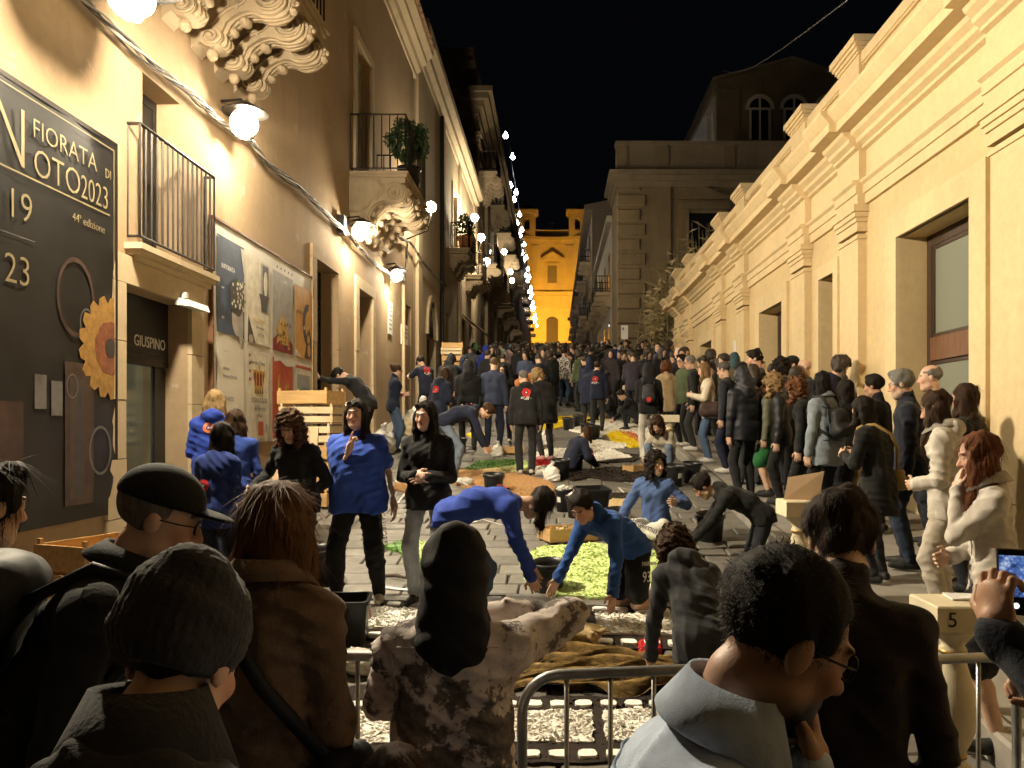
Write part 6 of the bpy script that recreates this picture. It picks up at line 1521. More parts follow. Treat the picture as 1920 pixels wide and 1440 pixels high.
# ------------------------------------------------------------------ the crowd further up the street
def merged_person(name, q):
    order = {'skin': 'crowd_skin', 'hair': 'crowd_hair', 'curl': 'crowd_hair'}
    Vs, Qs, Ms, n = [], [], [], 0; slots = ['cloth', 'crowd_skin', 'crowd_hair', 'crowd_pants']
    for nm, V, Q, m, c, C in person_parts(q):
        s = 1 if nm == 'body' else 2 if nm in ('hair', 'cap', 'beanie') else 3 if nm in ('trousers', 'shorts', 'skirt', 'shoe') else 0
        Vs.append(V); Qs.append(np.asarray(Q) + n); Ms.append(np.full(len(Q), s)); n += len(V)
    me = bpy.data.meshes.new(name); me.from_pydata(np.concatenate(Vs).tolist(), [], np.concatenate(Qs).tolist())
    for sname in slots: me.materials.append(MATS[sname])
    me.polygons.foreach_set('material_index', np.concatenate(Ms).astype(np.int32)); me.polygons.foreach_set('use_smooth', np.ones(len(me.polygons), bool)); me.update()
    return me
VAR = []
for i in range(12):
    q = dict(d=20, hmin=.036, H=1.6 + .02 * i, fem=i % 2 == 0, hair=['long', 'short', 'bob', 'crop', 'curly', 'short'][i % 6], top=['jacket', 'puffer', 'hoodie', 'coat'][i % 4], seed=i,
             lean=[3, 8, 5, 12][i % 4], rh=['down', 'belly', 'phone', 'pocket', 'swing', 'chest'][i % 6], lh=['down', 'belly', 'swing', 'down'][i % 4], hp=[5, 20, 30, 10][i % 4], hy=[0, 25, -25][i % 3], nohands=True, w=[1, 1.1, .95][i % 3])
    if i == 7: q['hood_up'] = 1
    VAR.append(merged_person('person', q))
TONES = [((.012, .012, .013), 'black'), ((.015, .019, .040), 'navy'), ((.035, .035, .038), 'charcoal'), ((.02, .045, .22), 'bright blue'), ((.13, .125, .12), 'grey'), ((.50, .47, .42), 'pale'),
         ((.15, .022, .03), 'dark red'), ((.34, .25, .15), 'beige'), ((.07, .08, .045), 'olive'), ((.06, .085, .14), 'denim blue')]
WTS = [30, 18, 14, 2, 8, 6, 4, 5, 5, 5]
cr = random.Random(5); spots = []
for lim, y0, y1, gap, xs in ((66, 19.5, 30, .62, (-3.3, 3.5)), (90, 30, 46, .70, (-3.4, 3.3)), (72, 46, 66, .75, (-3.3, 2.9))):
    tries = 0; k = 0
    while k < lim and tries < 6000:
        tries += 1; y = cr.uniform(y0, y1); x = cr.uniform(*xs)
        if y < 25 and -2.3 < x < 1.7 and cr.random() > (y - 19) / 9: continue
        if any((x - a) ** 2 + (y - b) ** 2 < gap ** 2 for a, b in spots): continue
        spots.append((x, y)); k += 1
for lim, y0, y1, gap, xs in ((20, 10.5, 19.5, .48, (2.75, 3.95)), (14, 19.5, 26, .5, (2.0, 3.9))):
    tries = 0; k = 0
    while k < lim and tries < 4000:
        tries += 1; y = cr.uniform(y0, y1); x = cr.uniform(*xs)
        if any((x - a) ** 2 + (y - b) ** 2 < gap ** 2 for a, b in spots) or any((x - r.location.x) ** 2 + (y - r.location.y) ** 2 < .42 ** 2 for r, _, _ in PEOPLE.values()): continue
        spots.append((x, y)); k += 1
FAR = {}
BASE = [(r.location.x, r.location.y) for r, q, m in PEOPLE.values()]
for i, (x, y) in enumerate(sorted(spots, key=lambda p: p[1])):
    if any((x - a) ** 2 + (y - b) ** 2 < .17 for a, b in BASE): continue
    col, nm = cr.choices(TONES, WTS)[0]
    o = bpy.data.objects.new('person', VAR[cr.randrange(12)]); COL.objects.link(o); o.color = (*[c * cr.uniform(.8, 1.25) for c in col], 1)
    st = .15 if x > 2.46 else 0
    o.location = (x, y, gz(y) + st); o.rotation_euler.z = R(cr.choice([cr.uniform(-50, 50), cr.uniform(-50, 50), cr.uniform(90, 270)])); k_ = cr.uniform(.95, 1.05); o.scale = (k_, k_, k_)
    zone = 'front rows' if y < 30 else 'middle' if y < 46 else 'back'
    FAR.setdefault((nm, zone), []).append((x / y, o))
for (nm, zone), L in FAR.items():
    L.sort(key=lambda p: p[0])
    for k, (_, o) in enumerate(L): tag(o, f'{ORD[k]} {nm} onlooker from the left in the {zone} of the street crowd', 'person', f'{nm} onlookers, {zone}')
mb_v, mb_f, n = [], [], 0                                        # those too far up the street to be told apart
LOW = []
for i in range(4):
    me = VAR[i * 3]; V = np.array([v.co for v in me.vertices]); LOW.append((V, [tuple(p.vertices) for p in me.polygons], [p.material_index for p in me.polygons]))
def far_crowd():
    Vs, Fs, Ms, n = [], [], [], 0
    for i in range(150):
        y = 66 + 62 * (i / 150) + cr.uniform(0, 1.5); x = cr.uniform(-3.2, 2.7); V, F, M = LOW[i % 4]; a = cr.uniform(0, 6.28); c, s = math.cos(a), math.sin(a)
        Vs.append(np.stack([V[:, 0] * c - V[:, 1] * s + x, V[:, 0] * s + V[:, 1] * c + y, V[:, 2] + gz(y)], 1)); Fs += [tuple(j + n for j in f) for f in F]; Ms += M; n += len(V)
    me = bpy.data.meshes.new('distant_crowd'); me.from_pydata(np.concatenate(Vs).tolist(), [], Fs)
    for sname in ('cloth', 'crowd_skin', 'crowd_hair', 'crowd_pants'): me.materials.append(MATS[sname])
    me.polygons.foreach_set('material_index', np.array(Ms, np.int32)); me.update()
    o = bpy.data.objects.new('distant_crowd', me); COL.objects.link(o); o.color = (.02, .021, .026, 1)
    tag(o, 'mass of distant people filling the top of the street below the church', 'crowd', kind='stuff')
far_crowd()
# ================================================================== street props
def dtree(src, loc, rz=0, label=None, sc_=None):
    c = src.copy(); COL.objects.link(c); c.location = loc; c.rotation_euler.z = rz
    if sc_: c.scale = sc_
    if label: c['label'] = label
    for ch in src.children:
        k = ch.copy(); COL.objects.link(k); k.parent = c
        for g2 in ch.children: k2 = g2.copy(); COL.objects.link(k2); k2.parent = k
    return c
def gp(px, py):                                                # photo column/row on the street surface
    d = 3.0
    for _ in range(60):
        r = 800 + 1450 * (EYE - gz(d)) / d
        d *= 1 + (r - py) / 1450 * .8
    return at(px, d), d
# ---- black buckets and bins
def pot_mesh(n, r0, r1, h, sq=False):
    mb = MB()
    if sq:
        def ring(r, z, ry=None): ry = ry or r * .8; c = .025; return [(-r + c, -ry, z), (r - c, -ry, z), (r, -ry + c, z), (r, ry - c, z), (r - c, ry, z), (-r + c, ry, z), (-r, ry - c, z), (-r, -ry + c, z)]
        rs = [ring(r0, 0), ring(r1, h - .03), ring(r1 + .014, h - .03), ring(r1 + .014, h), ring(r1 - .006, h), ring(r0 - .008, .02)]
        k = 8; mb.v = [p for q in rs for p in q]
        mb.f = [(i * k + j, i * k + (j + 1) % k, (i + 1) * k + (j + 1) % k, (i + 1) * k + j) for i in range(len(rs) - 1) for j in range(k)] + [tuple(range(k - 1, -1, -1)), tuple(range((len(rs) - 1) * k, len(rs) * k))]
    else:
        mb.lathe([(r0, 0), (r1 - .01, h - .05), (r1 - .008, h - .045), (r1 + .004, h - .04), (r1 + .006, h), (r1 - .006, h), (r1 - .014, h - .05), (r0 - .006, .015)], (0, 0, 0), n)
    return mb
def bucket(px, py, label, r=.15, h=.30, sq=False, lab=None, fill=None, handle=True, tip=0):
    x, d = gp(px, py); z = gz(d)
    t = thing('bucket' if not sq else 'bin', (x, d, z), label, 'bucket' if not sq else 'bin', 'black plastic tubs on the street'); ORG[t.name] = (0, 0, 0)
    t.rotation_euler = (math.atan(.112) + R(tip), 0, R((px * 7) % 40 - 20))
    pot_mesh(22, r * .80, r, h, sq).build('shell', 'black_plastic', t, smooth=not sq)
    if handle and not sq:
        mb = MB(); mb.tube([((r + .008) * math.cos(a), -.02 - (r * .9) * math.sin(a) * .75, h - .03 - .05 * math.sin(a)) for a in np.linspace(0, math.pi, 12)], .004, 5); mb.build('handle', 'iron', t, smooth=True)
    if lab:
        mb = MB(); a0 = lab if isinstance(lab, float) else -1.2
        vs = []
        for i in range(5):
            a = a0 + .12 * i
            for zz in (h * .45, h * .68): rr = (r * .8 + r * .2 * zz / h) + .006; vs.append((rr * math.cos(a), rr * math.sin(a), zz))
        mb.add(vs, [(2 * i, 2 * i + 2, 2 * i + 3, 2 * i + 1) for i in range(4)]); mb.build('paper_label', 'white_paper' if lab != 2 else 'petal_orange', t)
    if fill:
        rr = r * .85
        n = 160; q = np.random.default_rng(int(px)); a = q.random(n) * 6.28; ra = rr * np.sqrt(q.random(n)); p = np.stack([ra * np.cos(a), ra * np.sin(a) * (.8 if sq else 1), h - .05 + .05 * q.random(n) + .05 * (1 - ra / rr)], 1)
        petals('contents', p, .022, fill, t, int(px), origin=True)
    return t
def petals(name, P3, size, mat, parent=None, seed=1, origin=False, flat_=.5, org=None):
    q = np.random.default_rng(seed); n = len(P3)
    a = q.normal(size=(n, 3)); a[:, 2] *= flat_; a /= np.linalg.norm(a, axis=1)[:, None]; b = q.normal(size=(n, 3)); b[:, 2] *= flat_; b -= a * (a * b).sum(1)[:, None]; b /= np.linalg.norm(b, axis=1)[:, None] + 1e-6
    nn = np.cross(a, b); s = size * q.uniform(.6, 1.25, n)[:, None]
    V = np.stack([P3 - a * s, P3 + b * s * .62 + nn * s * .25, P3 + a * s, P3 - b * s * .62 + nn * s * .25], 1).reshape(-1, 3)
    i = np.arange(n)[:, None] * 4; F = np.concatenate([i + np.array([[0, 1, 2]]), i + np.array([[0, 2, 3]])])
    o = mesh_obj(name, V, F, mat, parent, org)
    return o
BK = [(925, 925, 'bucket with a pale label standing alone on the brown sawdust', .155, .29, .0, None), (1052, 897, 'front bucket of the pair beside the sitting woman in navy', .155, .31, None, None), (1078, 884, 'rear bucket of the pair beside the sitting woman in navy', .15, .31, None, None),
      (1058, 958, 'bucket of pink petals left of the tall square bin', .12, .30, -2.2, 'petal_white'), (1080, 970, 'bucket of white flowers touching the tall square bin', .12, .29, None, 'petal_white'),
      (1157, 988, 'low bucket between square bin and sitting girl', .15, .22, None, None), (1030, 1106, 'bucket of black plastic beside the yellow-green carpet', .15, .26, None, None), (1262, 912, 'labelled bucket in front of the squatting woman', .16, .33, -1.5, None),
      (1296, 905, 'bucket against the kerb right of the labelled one', .15, .32, None, None), (1100, 818, 'left bucket of the group by the yellow carpet', .15, .30, None, None), (1114, 824, 'right bucket of the group by the yellow carpet', .14, .32, None, None),
      (1066, 806, 'far bucket at the edge of the yellow carpet', .15, .3, None, None), (1086, 800, 'farthest bucket beyond the yellow carpet', .15, .3, None, None), (1332, 1012, 'bucket the gloved boy leans over', .16, .30, None, None),
      (600, 1092, 'dark bucket half hidden behind the long brown hair', .16, .32, None, None), (1262, 1004, 'bucket resting before the sitting girl', .13, .14, None, None), (862, 848, 'bucket between the legs of the standing group', .14, .28, None, None)]
for px, py, lb_, r, h, lab, fill in BK: bucket(px, py, 'black ' + lb_, r, h, False, lab, fill)
bucket(1108, 980, 'tall square black bin in the middle of the carpets', .19, .43, True)
bucket(655, 1204, 'square black bin with an orange sticker by the left barrier', .145, .34, True, None); bucket(618, 1218, 'smaller square black bin left of the stickered one', .12, .28, True)
t = [o for o in bpy.data.objects if o.get('label', '').startswith('square black bin with')][0]; mb = MB(); mb.box(.150, .153, -.02, .03, .17, .25); mb.build('orange_sticker', 'petal_orange', t)
# ---- wooden crates
def make_crate(kind, L=.60, W_=.40, H=.20):
    t = thing('crate', (0, 0, 0), 'x', 'crate', 'wooden crates'); m = 'crate_pale' if kind == 'pale' else 'crate_wood'
    def bx(nm, *a): mb = MB(); mb.box(*a); return mb.build(nm, m, t)
    for sx in (-1, 1):
        for sy in (-1, 1): bx('corner_post', *sorted((sx * (L / 2 - .035), sx * (L / 2 - .012))), *sorted((sy * (W_ / 2 - .035), sy * (W_ / 2 - .012))), 0, H + .022)
    rows = ((.02, .085), (.115, .185)) if kind == 'pale' else ((.012, H - .01),)
    for z0, z1 in rows:
        for s in (-1, 1):
            bx('slat', -L / 2, L / 2, *sorted((s * W_ / 2, s * (W_ / 2 - .012))), z0, z1); bx('slat', *sorted((s * L / 2 - s * .001, s * (L / 2 - .011))), -W_ / 2 + .0125, W_ / 2 - .0125, z0 + .001, z1 + .001)
    for i in range(4): y = -W_ / 2 + .02 + i * (W_ - .04) / 4; bx('base_board', -L / 2 + .014, L / 2 - .014, y, y + (W_ - .04) / 4 - .012, .004, .012)
    return t
cp, cw = make_crate('pale'), make_crate('wood', .60, .40, .16)
used = {'pale': False, 'wood': False}
def crate(kind, x, y, z, rz, label, s=1.0, dz=0):
    src = cp if kind == 'pale' else cw
    t = src if not used[kind] else dtree(src, (0, 0, 0)); used[kind] = True
    t.location = (x, y, z); t.rotation_euler.z = R(rz); t.scale = (s, s, s); t['label'] = label
    return t
x, y = -3.25, 10.35; z = gz(y)
for i, (k, lb_) in enumerate((('wood', 'lowest brown crate of the stack before the posters'), ('wood', 'second crate from the ground in the stack before the posters'), ('wood', 'third crate from the ground in the stack before the posters'), ('wood', 'brown crate just under the two pale ones before the posters'),
                             ('pale', 'lower pale slatted crate in the stack before the posters'), ('pale', 'upper pale slatted crate in the stack before the posters'), ('wood', 'open brown crate topping the stack before the posters'))):
    crate(k, x + .01 * (i % 3), y, z, -14 + 4 * (i % 3), lb_, 1.22); z += (.16 if k == 'wood' else .20) * 1.22 + .012
mb = MB(); s_ = SDF((-.25, -.2, -.05), (.25, .2, .14), .015); s_.ell((0, 0, .02), (.2, .14, .07)); s_.ell((.1, .05, .05), (.1, .08, .06)); s_.warp(.012, 22, 4); V, Q = s_.mesh(); tag(mesh_obj('folded_cloth', V + np.array([x, y, z - .12]), Q, 'black_letter', None, (x, y, z - .1), True), 'dark bundled cloth lying in the topmost crate', 'cloth')
for i in range(4): crate('wood', -2.75, 10.6, gz(10.6) + i * .205, 8 + 5 * (i % 2), ['lowest crate of the short stack right of the poster crates', 'second crate of the short stack right of the poster crates', 'third crate of the short stack right of the poster crates', 'top crate of the short stack, lined with white paper'][i], 1.25)
mb = MB(); mb.box(-3.0, -2.5, 10.45, 10.75, gz(10.6) + .79, gz(10.6) + .83); tag(mb.build('paper_lining', 'white_paper', org=(-2.75, 10.6, gz(10.6) + .8)), 'white paper lining the short crate stack', 'paper')
for i in range(11): crate('wood' if i % 3 else 'pale', -2.95 + .015 * (i % 3), 22.3, gz(22.3) + i * (.185 if i % 3 else .185), 3 * (i % 4) - 4, 'crate in the tall stack by the hooded figures, number %s from the ground' % ['one', 'two', 'three', 'four', 'five', 'six', 'seven', 'eight', 'nine', 'ten', 'eleven'][i], 1.0)
for i in range(4): crate('wood', -3.15 - .02 * i, 5.55, gz(5.55) + i * .20, 60 + 3 * i, ['lowest crate behind the capped man', 'second crate behind the capped man', 'third crate behind the capped man, holding yellow petals', 'open crate topping the pile behind the capped man'][i], 1.22)
crate('wood', -3.25, 6.35, gz(6.35) + .30, 70, 'tilted crate between the capped man and the shop doorway', 1.2)
crate('wood', -3.25, 6.35, gz(6.35) + .10, 66, 'crate under the tilted one by the shop doorway', 1.2)
cx, cy = gp(1064, 1012); cr_ = crate('wood', cx, cy, gz(cy), 22, 'shallow crate heaped with cream petals beside the square bin', .95)
q_ = np.random.default_rng(2); a = q_.uniform(-1, 1, (900, 2)); P3 = np.stack([cx + a[:, 0] * .22, cy + a[:, 1] * .15, gz(cy) + .06 + .10 * (1 - np.maximum(abs(a[:, 0]), abs(a[:, 1])) ** 2) * q_.uniform(.6, 1, 900)], 1)
tag(petals('petal_heap', P3, .016, 'tan_meal', None, 3, org=(cx, cy, gz(cy))), 'heap of cream petals filling the shallow crate', 'petals', kind='stuff')
cx, cy = gp(958, 850); crate('wood', cx, cy, gz(cy), 4, 'low cardboard-coloured tray near the standing group', .85)
cx, cy = gp(1195, 884); crate('wood', cx, cy, gz(cy), 35, 'small open box left of the squatting woman', .7)
cx, cy = gp(1118, 782); crate('wood', cx, cy, gz(cy), 4, 'far tray beside the bare-armed workers', .8)
cx, cy = gp(1075, 930); mb = MB(); mb.bevbox(-.13, .13, -.1, .1, 0, .14, .02); o = mb.build('plastic_tub', 'clear_plastic'); o.location = (cx, cy, gz(cy)); tag(o, 'translucent plastic tub behind the flower buckets', 'tub')
# ---- bins, bags, papers
wb = thing('wheelie_bin', (-3.35, 12.3, gz(12.3)), 'brown plastic refuse bin under the bending man in black', 'bin')
mb = MB(); zb_ = gz(12.3) + .1; mb.hexa([(-3.58, 12.05, zb_ + .08), (-3.12, 12.05, zb_ + .08), (-3.12, 12.5, zb_ + .08), (-3.58, 12.5, zb_ + .08), (-3.65, 11.98, zb_ + 1.0), (-3.05, 11.98, zb_ + 1.0), (-3.05, 12.62, zb_ + 1.0), (-3.65, 12.62, zb_ + 1.0)]); mb.build('tub', 'brown_plastic', wb)
mb = MB(); mb.box(-3.69, -3.01, 11.94, 12.66, zb_ + .98, zb_ + 1.05); mb.build('rim', 'brown_plastic', wb)
for s in (-1, 1): mb = MB(); mb.tube([(-3.35 + s * .2, 12.5, zb_), (-3.35 + s * .26, 12.5, zb_)], .1, 12); mb.build('wheel', 'black_plastic', wb)
mb = MB(); mb.hexa([(-3.55, 12.0, zb_ + 1.07), (-3.2, 12.0, zb_ + 1.07), (-3.2, 12.3, zb_ + 1.10), (-3.55, 12.3, zb_ + 1.16), (-3.55, 12.0, zb_ + 1.075), (-3.2, 12.0, zb_ + 1.075), (-3.2, 12.3, zb_ + 1.105), (-3.55, 12.3, zb_ + 1.165)]); tag(mb.build('paper_sheets', 'white_paper', org=(-3.4, 12.1, zb_ + 1.07)), 'white papers lying on the brown refuse bin', 'paper')
def sack(px, py, r, mat, label, cat='bag', seed=1, sq=(1, .8, 1.1), knot=True, zoff=0):
    x, d = gp(px, py); s = SDF((-r * 1.7,) * 3, (r * 1.7,) * 3, r / 11); s.ell((0, 0, 0), (r * sq[0], r * sq[1], r * sq[2])); s.ell((r * .4, -r * .2, -r * .4), (r * .6, r * .6, r * .5), k=.05)
    if knot: s.cone((0, 0, r * sq[2] * .9), (.02, 0, r * 1.5), r * .16, r * .25, .04)
    s.warp(r * .10, 5 / r, seed); s.warp(r * .05, 13 / r, seed + 3); s.cut((0, 0, -1), r * .75); V, Q = s.mesh(0)
    tag(mesh_obj('plastic_bag' if cat == 'bag' else cat, V + np.array([x, d, gz(d) + r * .75 + zoff]), Q, mat, None, (x, d, gz(d)), True), label, cat)
sack(792, 846, .26, 'white_plastic', 'knotted white plastic bag behind the maroon-sleeved woman', seed=2, zoff=.45); sack(770, 846, .22, 'crate_pale', 'crumpled pale sack beside the knotted white bag', seed=5, zoff=.3)
sack(720, 850, .24, 'white_plastic', 'white plastic bag low by the left kerb near the folded-arms woman', seed=3); sack(820, 838, .22, 'black_plastic', 'black rubbish bag by the rain pipe', seed=4, zoff=.5)
sack(1034, 902, .13, 'white_plastic', 'small white bag leaning on the bucket pair', seed=6); sack(932, 856, .12, 'clear_plastic', 'clear plastic bag beside the cardboard-coloured tray', seed=7)
sack(870, 912, .11, 'clear_plastic', 'crumpled clear plastic on the sawdust', seed=8, sq=(1.4, .8, .5), knot=False); sack(665, 1262, .12, 'clear_plastic', 'crumpled clear plastic by the square bins', seed=9, sq=(1.4, 1, .6), knot=False)
sack(1018, 835, .13, 'white_plastic', 'white bag at the feet of the blonde stooping woman', seed=10)
sack(1082, 1212, .15, 'tan_meal', 'flat pale stone holding down the carpet edge', 'stone', 11, (1.4, .8, .35), False); sack(1116, 1203, .035, 'petal_red', 'small red ball of petals under the kneeling boy\'s hand', 'petal ball', 12, (1, 1, 1), False)
mb = MB(); x, d = gp(505, 905); mb.hexa([(-3.0, 8.0, gz(8) + .1), (-2.5, 8.0, gz(8) + .1), (-2.6, 8.5, gz(8) + 1.3), (-3.05, 8.5, gz(8) + 1.3), (-3.0, 8.03, gz(8) + .1), (-2.5, 8.03, gz(8) + .1), (-2.6, 8.53, gz(8) + 1.3), (-3.05, 8.53, gz(8) + 1.3)]); tag(mb.build('leaning_board', 'cardboard', org=(-2.8, 8, gz(8))), 'tan sheet leaning on the crates behind the curly-haired woman', 'board')
x, d = gp(742, 1086); mb = MB(); mb.tube([(x - .12, d + .05, gz(d) + .02), (x, d, gz(d) + .035), (x + .14, d - .07, gz(d) + .02)], [.016, .02, .012], 7); tag(mb.build('stick', 'dark_wood', org=(x, d, gz(d))), 'short dark stick lying on the paving by the pale jeans', 'stick')
for px, py, w_, l_, rz, lb_ in ((895, 921, .20, .11, 5, 'white sheet of paper on the sawdust'), (1045, 942, .3, .17, 25, 'white and red printed triangle sheet left of the flower buckets')):
    x, d = gp(px, py); mb = MB(); mb.box(-w_ / 2, w_ / 2, -l_ / 2, l_ / 2, .012, .014); o = mb.build('paper_sheet', 'white_paper'); o.location = (x, d, gz(d)); o.rotation_euler = (.111, 0, R(rz)); tag(o, lb_, 'paper')
    if 'red' in lb_: mb = MB(); mb.prism([(-w_ * .35, 0), (w_ * .4, -l_ * .35), (w_ * .4, l_ * .35)], .0142, .0148, 'z'); mb.build('printed_triangle', 'petal_red', o)
x, d = gp(878, 945); leaf_cloud('fallen_leaves', (x, d - 1.2, gz(d - 1.2) + .05), (.10, .06, .05), 14, .045, 'petal_green', None, 5, .1); o = bpy.data.objects['fallen_leaves']; tag(o, 'few bright green leaves lying near the bent blue sweatshirt', 'leaves', kind='stuff')
# ---- cast-stone balusters along the right edge of the carpets
def baluster(x, y, num, label):
    t = thing('stone_baluster', (x, y, gz(y)), label, 'baluster', 'cast stone balusters'); ORG[t.name] = (x, y, gz(y)); z = gz(y)
    mb = MB(); mb.bevbox(x - .12, x + .12, y - .12, y + .12, z, z + .10, .01); mb.build('plinth', 'cast_stone', t)
    mb = MB(); mb.lathe([(.105, .10), (.11, .125), (.085, .15), (.06, .17), (.055, .22), (.075, .26), (.10, .33), (.112, .42), (.10, .52), (.07, .62), (.052, .69), (.06, .70), (.062, .72), (.05, .735), (.075, .77), (.10, .80), (.105, .83)], (x, y, z), 20); mb.build('shaft', 'cast_stone', t, smooth=True)
    for zz, r in ((.205, .064), (.705, .066)): mb = MB(); mb.lathe([(r - .02, -.012), (r, -.008), (r, .008), (r - .02, .012)], (x, y, z + zz), 20); mb.build('gilt_ring', 'gold_paint', t, smooth=True)
    mb = MB(); mb.bevbox(x - .145, x + .145, y - .145, y + .145, z + .83, z + .95, .008); mb.build('cap_block', 'cast_stone', t)
    if num: text_mesh('handwritten_number', num, .10, 'black_letter', t, Matrix(((1, 0, 0, x - (.1 if num == '5' else -.02)), (0, 0, -1, y - .147), (0, 1, 0, z + .855), (0, 0, 0, 1))), .0006)
baluster(1.93, 3.75, '5', 'cream baluster numbered five beside the right barrier'); baluster(1.93, 6.1, '4', 'cream baluster numbered four with a leaflet on top'); baluster(1.93, 13.0, None, 'cream baluster behind the squatting curly-haired woman'); baluster(1.93, 20.2, None, 'far cream baluster near the sitting woman in glasses')
x, y, z = 1.93, 6.1, gz(6.1) + .955
mb = MB(); mb.hexa([(x - .13, y - .02, z), (x + .13, y - .06, z), (x + .14, y - .05, z), (x - .12, y - .01, z), (x - .08, y + .03, z + .17), (x + .19, y - .02, z + .22), (x + .19, y - .015, z + .22), (x - .08, y + .035, z + .17)]); o = mb.build('leaflet', 'cardboard', org=(x, y, z)); tag(o, 'tan leaflet propped on the baluster numbered four', 'leaflet')
x, y, z = 1.97, 3.78, gz(3.75) + .953
mb = MB(); mb.hexa([(x - .05, y - .05, z), (x + .12, y - .07, z), (x + .13, y + .06, z), (x - .04, y + .07, z), (x - .05, y - .05, z + .006), (x + .12, y - .07, z + .02), (x + .13, y + .06, z + .008), (x - .04, y + .07, z + .012)]); tag(mb.build('papers', 'white_paper', org=(x, y, z)), 'crumpled white papers on the baluster numbered five', 'paper')
# ---- steel barriers
def barrier(A, B, label, zt=.99, open_end=True):
    A, B = Vector((*A, gz(A[1]))), Vector((*B, gz(B[1]))); u = (B - A).normalized(); L = (B - A).length
    t = thing('barrier', A, label, 'barrier', 'steel crowd barriers'); up = Vector((0, 0, 1)); r = .13
    def pt(s, z): return A + u * s + up * z
    path = [pt(0, .16)] + [pt(0, zt - r)] + [pt(r - r * math.cos(a), zt - r + r * math.sin(a)) for a in np.linspace(.2, math.pi / 2, 6)] + [pt(L - r + r * math.sin(a), zt - r + r * math.cos(a)) for a in np.linspace(0, math.pi / 2 - .2, 6)] + [pt(L, zt - r), pt(L, .16), pt(0, .16)]
    mb = MB(); mb.tube(path, .019, 10); mb.build('frame', 'galvanised', t, smooth=True)
    n = int(L / .155)
    for i in range(1, n):
        mb = MB(); mb.tube([pt(L * i / n, .165), pt(L * i / n, zt - .012)], .009, 7); mb.build('bar', 'galvanised', t, smooth=True)
    for s in (.25, L - .25):
        q = u.cross(up); mb = MB(); mb.tube([pt(s, .16) - q * .28 - up * .15, pt(s, .16) - q * .2, pt(s, .16), pt(s, .16) + q * .2, pt(s, .16) + q * .28 - up * .15], .016, 7); mb.build('foot', 'galvanised', t, smooth=True)
barrier((-2.45, 2.98), (-.42, 2.86), 'steel crowd barrier left of the hooded person', 1.02); barrier((-.115, 2.74), (1.78, 2.98), 'steel crowd barrier with rounded corner running to the right baluster', .99)

# ================================================================== flower carpets
def inpoly(P2, poly):
    x, y = P2[:, 0], P2[:, 1]; ins = np.zeros(len(P2), bool); n = len(poly)
    for i in range(n):
        (x0, y0), (x1, y1) = poly[i], poly[(i + 1) % n]
        c = ((y0 > y) != (y1 > y)) & (x < (x1 - x0) * (y - y0) / (y1 - y0 + 1e-12) + x0); ins ^= c
    return ins
CK = [0]
def carpet(poly, mat, label, size=.016, dens=3500, hgt=.03, base=None, cap=9000, world=False, cat='flower carpet'):
    CK[0] += 1; seed = CK[0]
    W2 = np.array(poly if world else [gp(*p) for p in poly]); q = np.random.default_rng(seed)
    c = W2.mean(0); n = len(W2); fine = []
    if not world and c[1] > 11.5: W2 = c + (W2 - c) * 1.4
    for i in range(n):                                          # irregular hand-laid edge
        a, b = W2[i], W2[(i + 1) % n]; m = max(2, int(np.linalg.norm(b - a) / .06))
        for k in range(m): fine.append(a + (b - a) * k / m + q.normal(0, .008, 2))
    z0 = .010 + .0013 * (seed % 5)
    gzv = np.vectorize(gz)
    t = thing('flower_carpet', (float(c[0]), float(c[1]), gz(c[1])), label, cat, 'flower carpets laid on the street')
    mb = MB(); k = len(fine)
    mb.add([(p[0], p[1], gz(p[1]) + z0 + hgt * .5) for p in fine] + [(p[0], p[1], gz(p[1]) - .02) for p in fine], [tuple(range(k))] + [(i, i + k, (i + 1) % k + k, (i + 1) % k) for i in range(k)]); mb.build('bed', base or mat, t)
    lo, hi = W2.min(0), W2.max(0); area = float(np.prod(hi - lo)); N = min(cap, int(area * dens))
    P2 = q.uniform(lo, hi, (N, 2)); P2 = P2[inpoly(P2, [tuple(f) for f in fine])]
    if len(P2):
        bumpy = .5 + .5 * np.sin(P2[:, 0] * 23 + seed) * np.sin(P2[:, 1] * 19)
        P3 = np.stack([P2[:, 0], P2[:, 1], gzv(P2[:, 1]) + z0 + hgt * q.random(len(P2)) * (.5 + .5 * bumpy)], 1)
        tag(petals('petals', P3, size, mat, t, seed, flat_=.28), kind='stuff')
    return t
carpet([(975, 1050), (1020, 1028), (1110, 1022), (1190, 1028), (1250, 1042), (1255, 1080), (1232, 1112), (1140, 1126), (1040, 1120), (985, 1090)], 'petal_green', 'broad yellow-green petal leaf beside the kneeling boy', .018, 8500, .032, cap=16000)
carpet([(1245, 1058), (1290, 1050), (1330, 1062), (1300, 1090), (1248, 1092)], 'leaf_green', 'mid-green leaf patch right of the kneeling boy', .02, 3500)
carpet([(716, 1028), (745, 1020), (800, 1022), (815, 1045), (790, 1075), (770, 1050), (745, 1037)], 'leaf_green', 'dark green wedge behind the pale jeans', .018, 3500); carpet([(782, 1022), (800, 1020), (803, 1075), (790, 1060)], 'petal_green', 'narrow yellow-green sliver beside the pale jeans', .018, 4000)
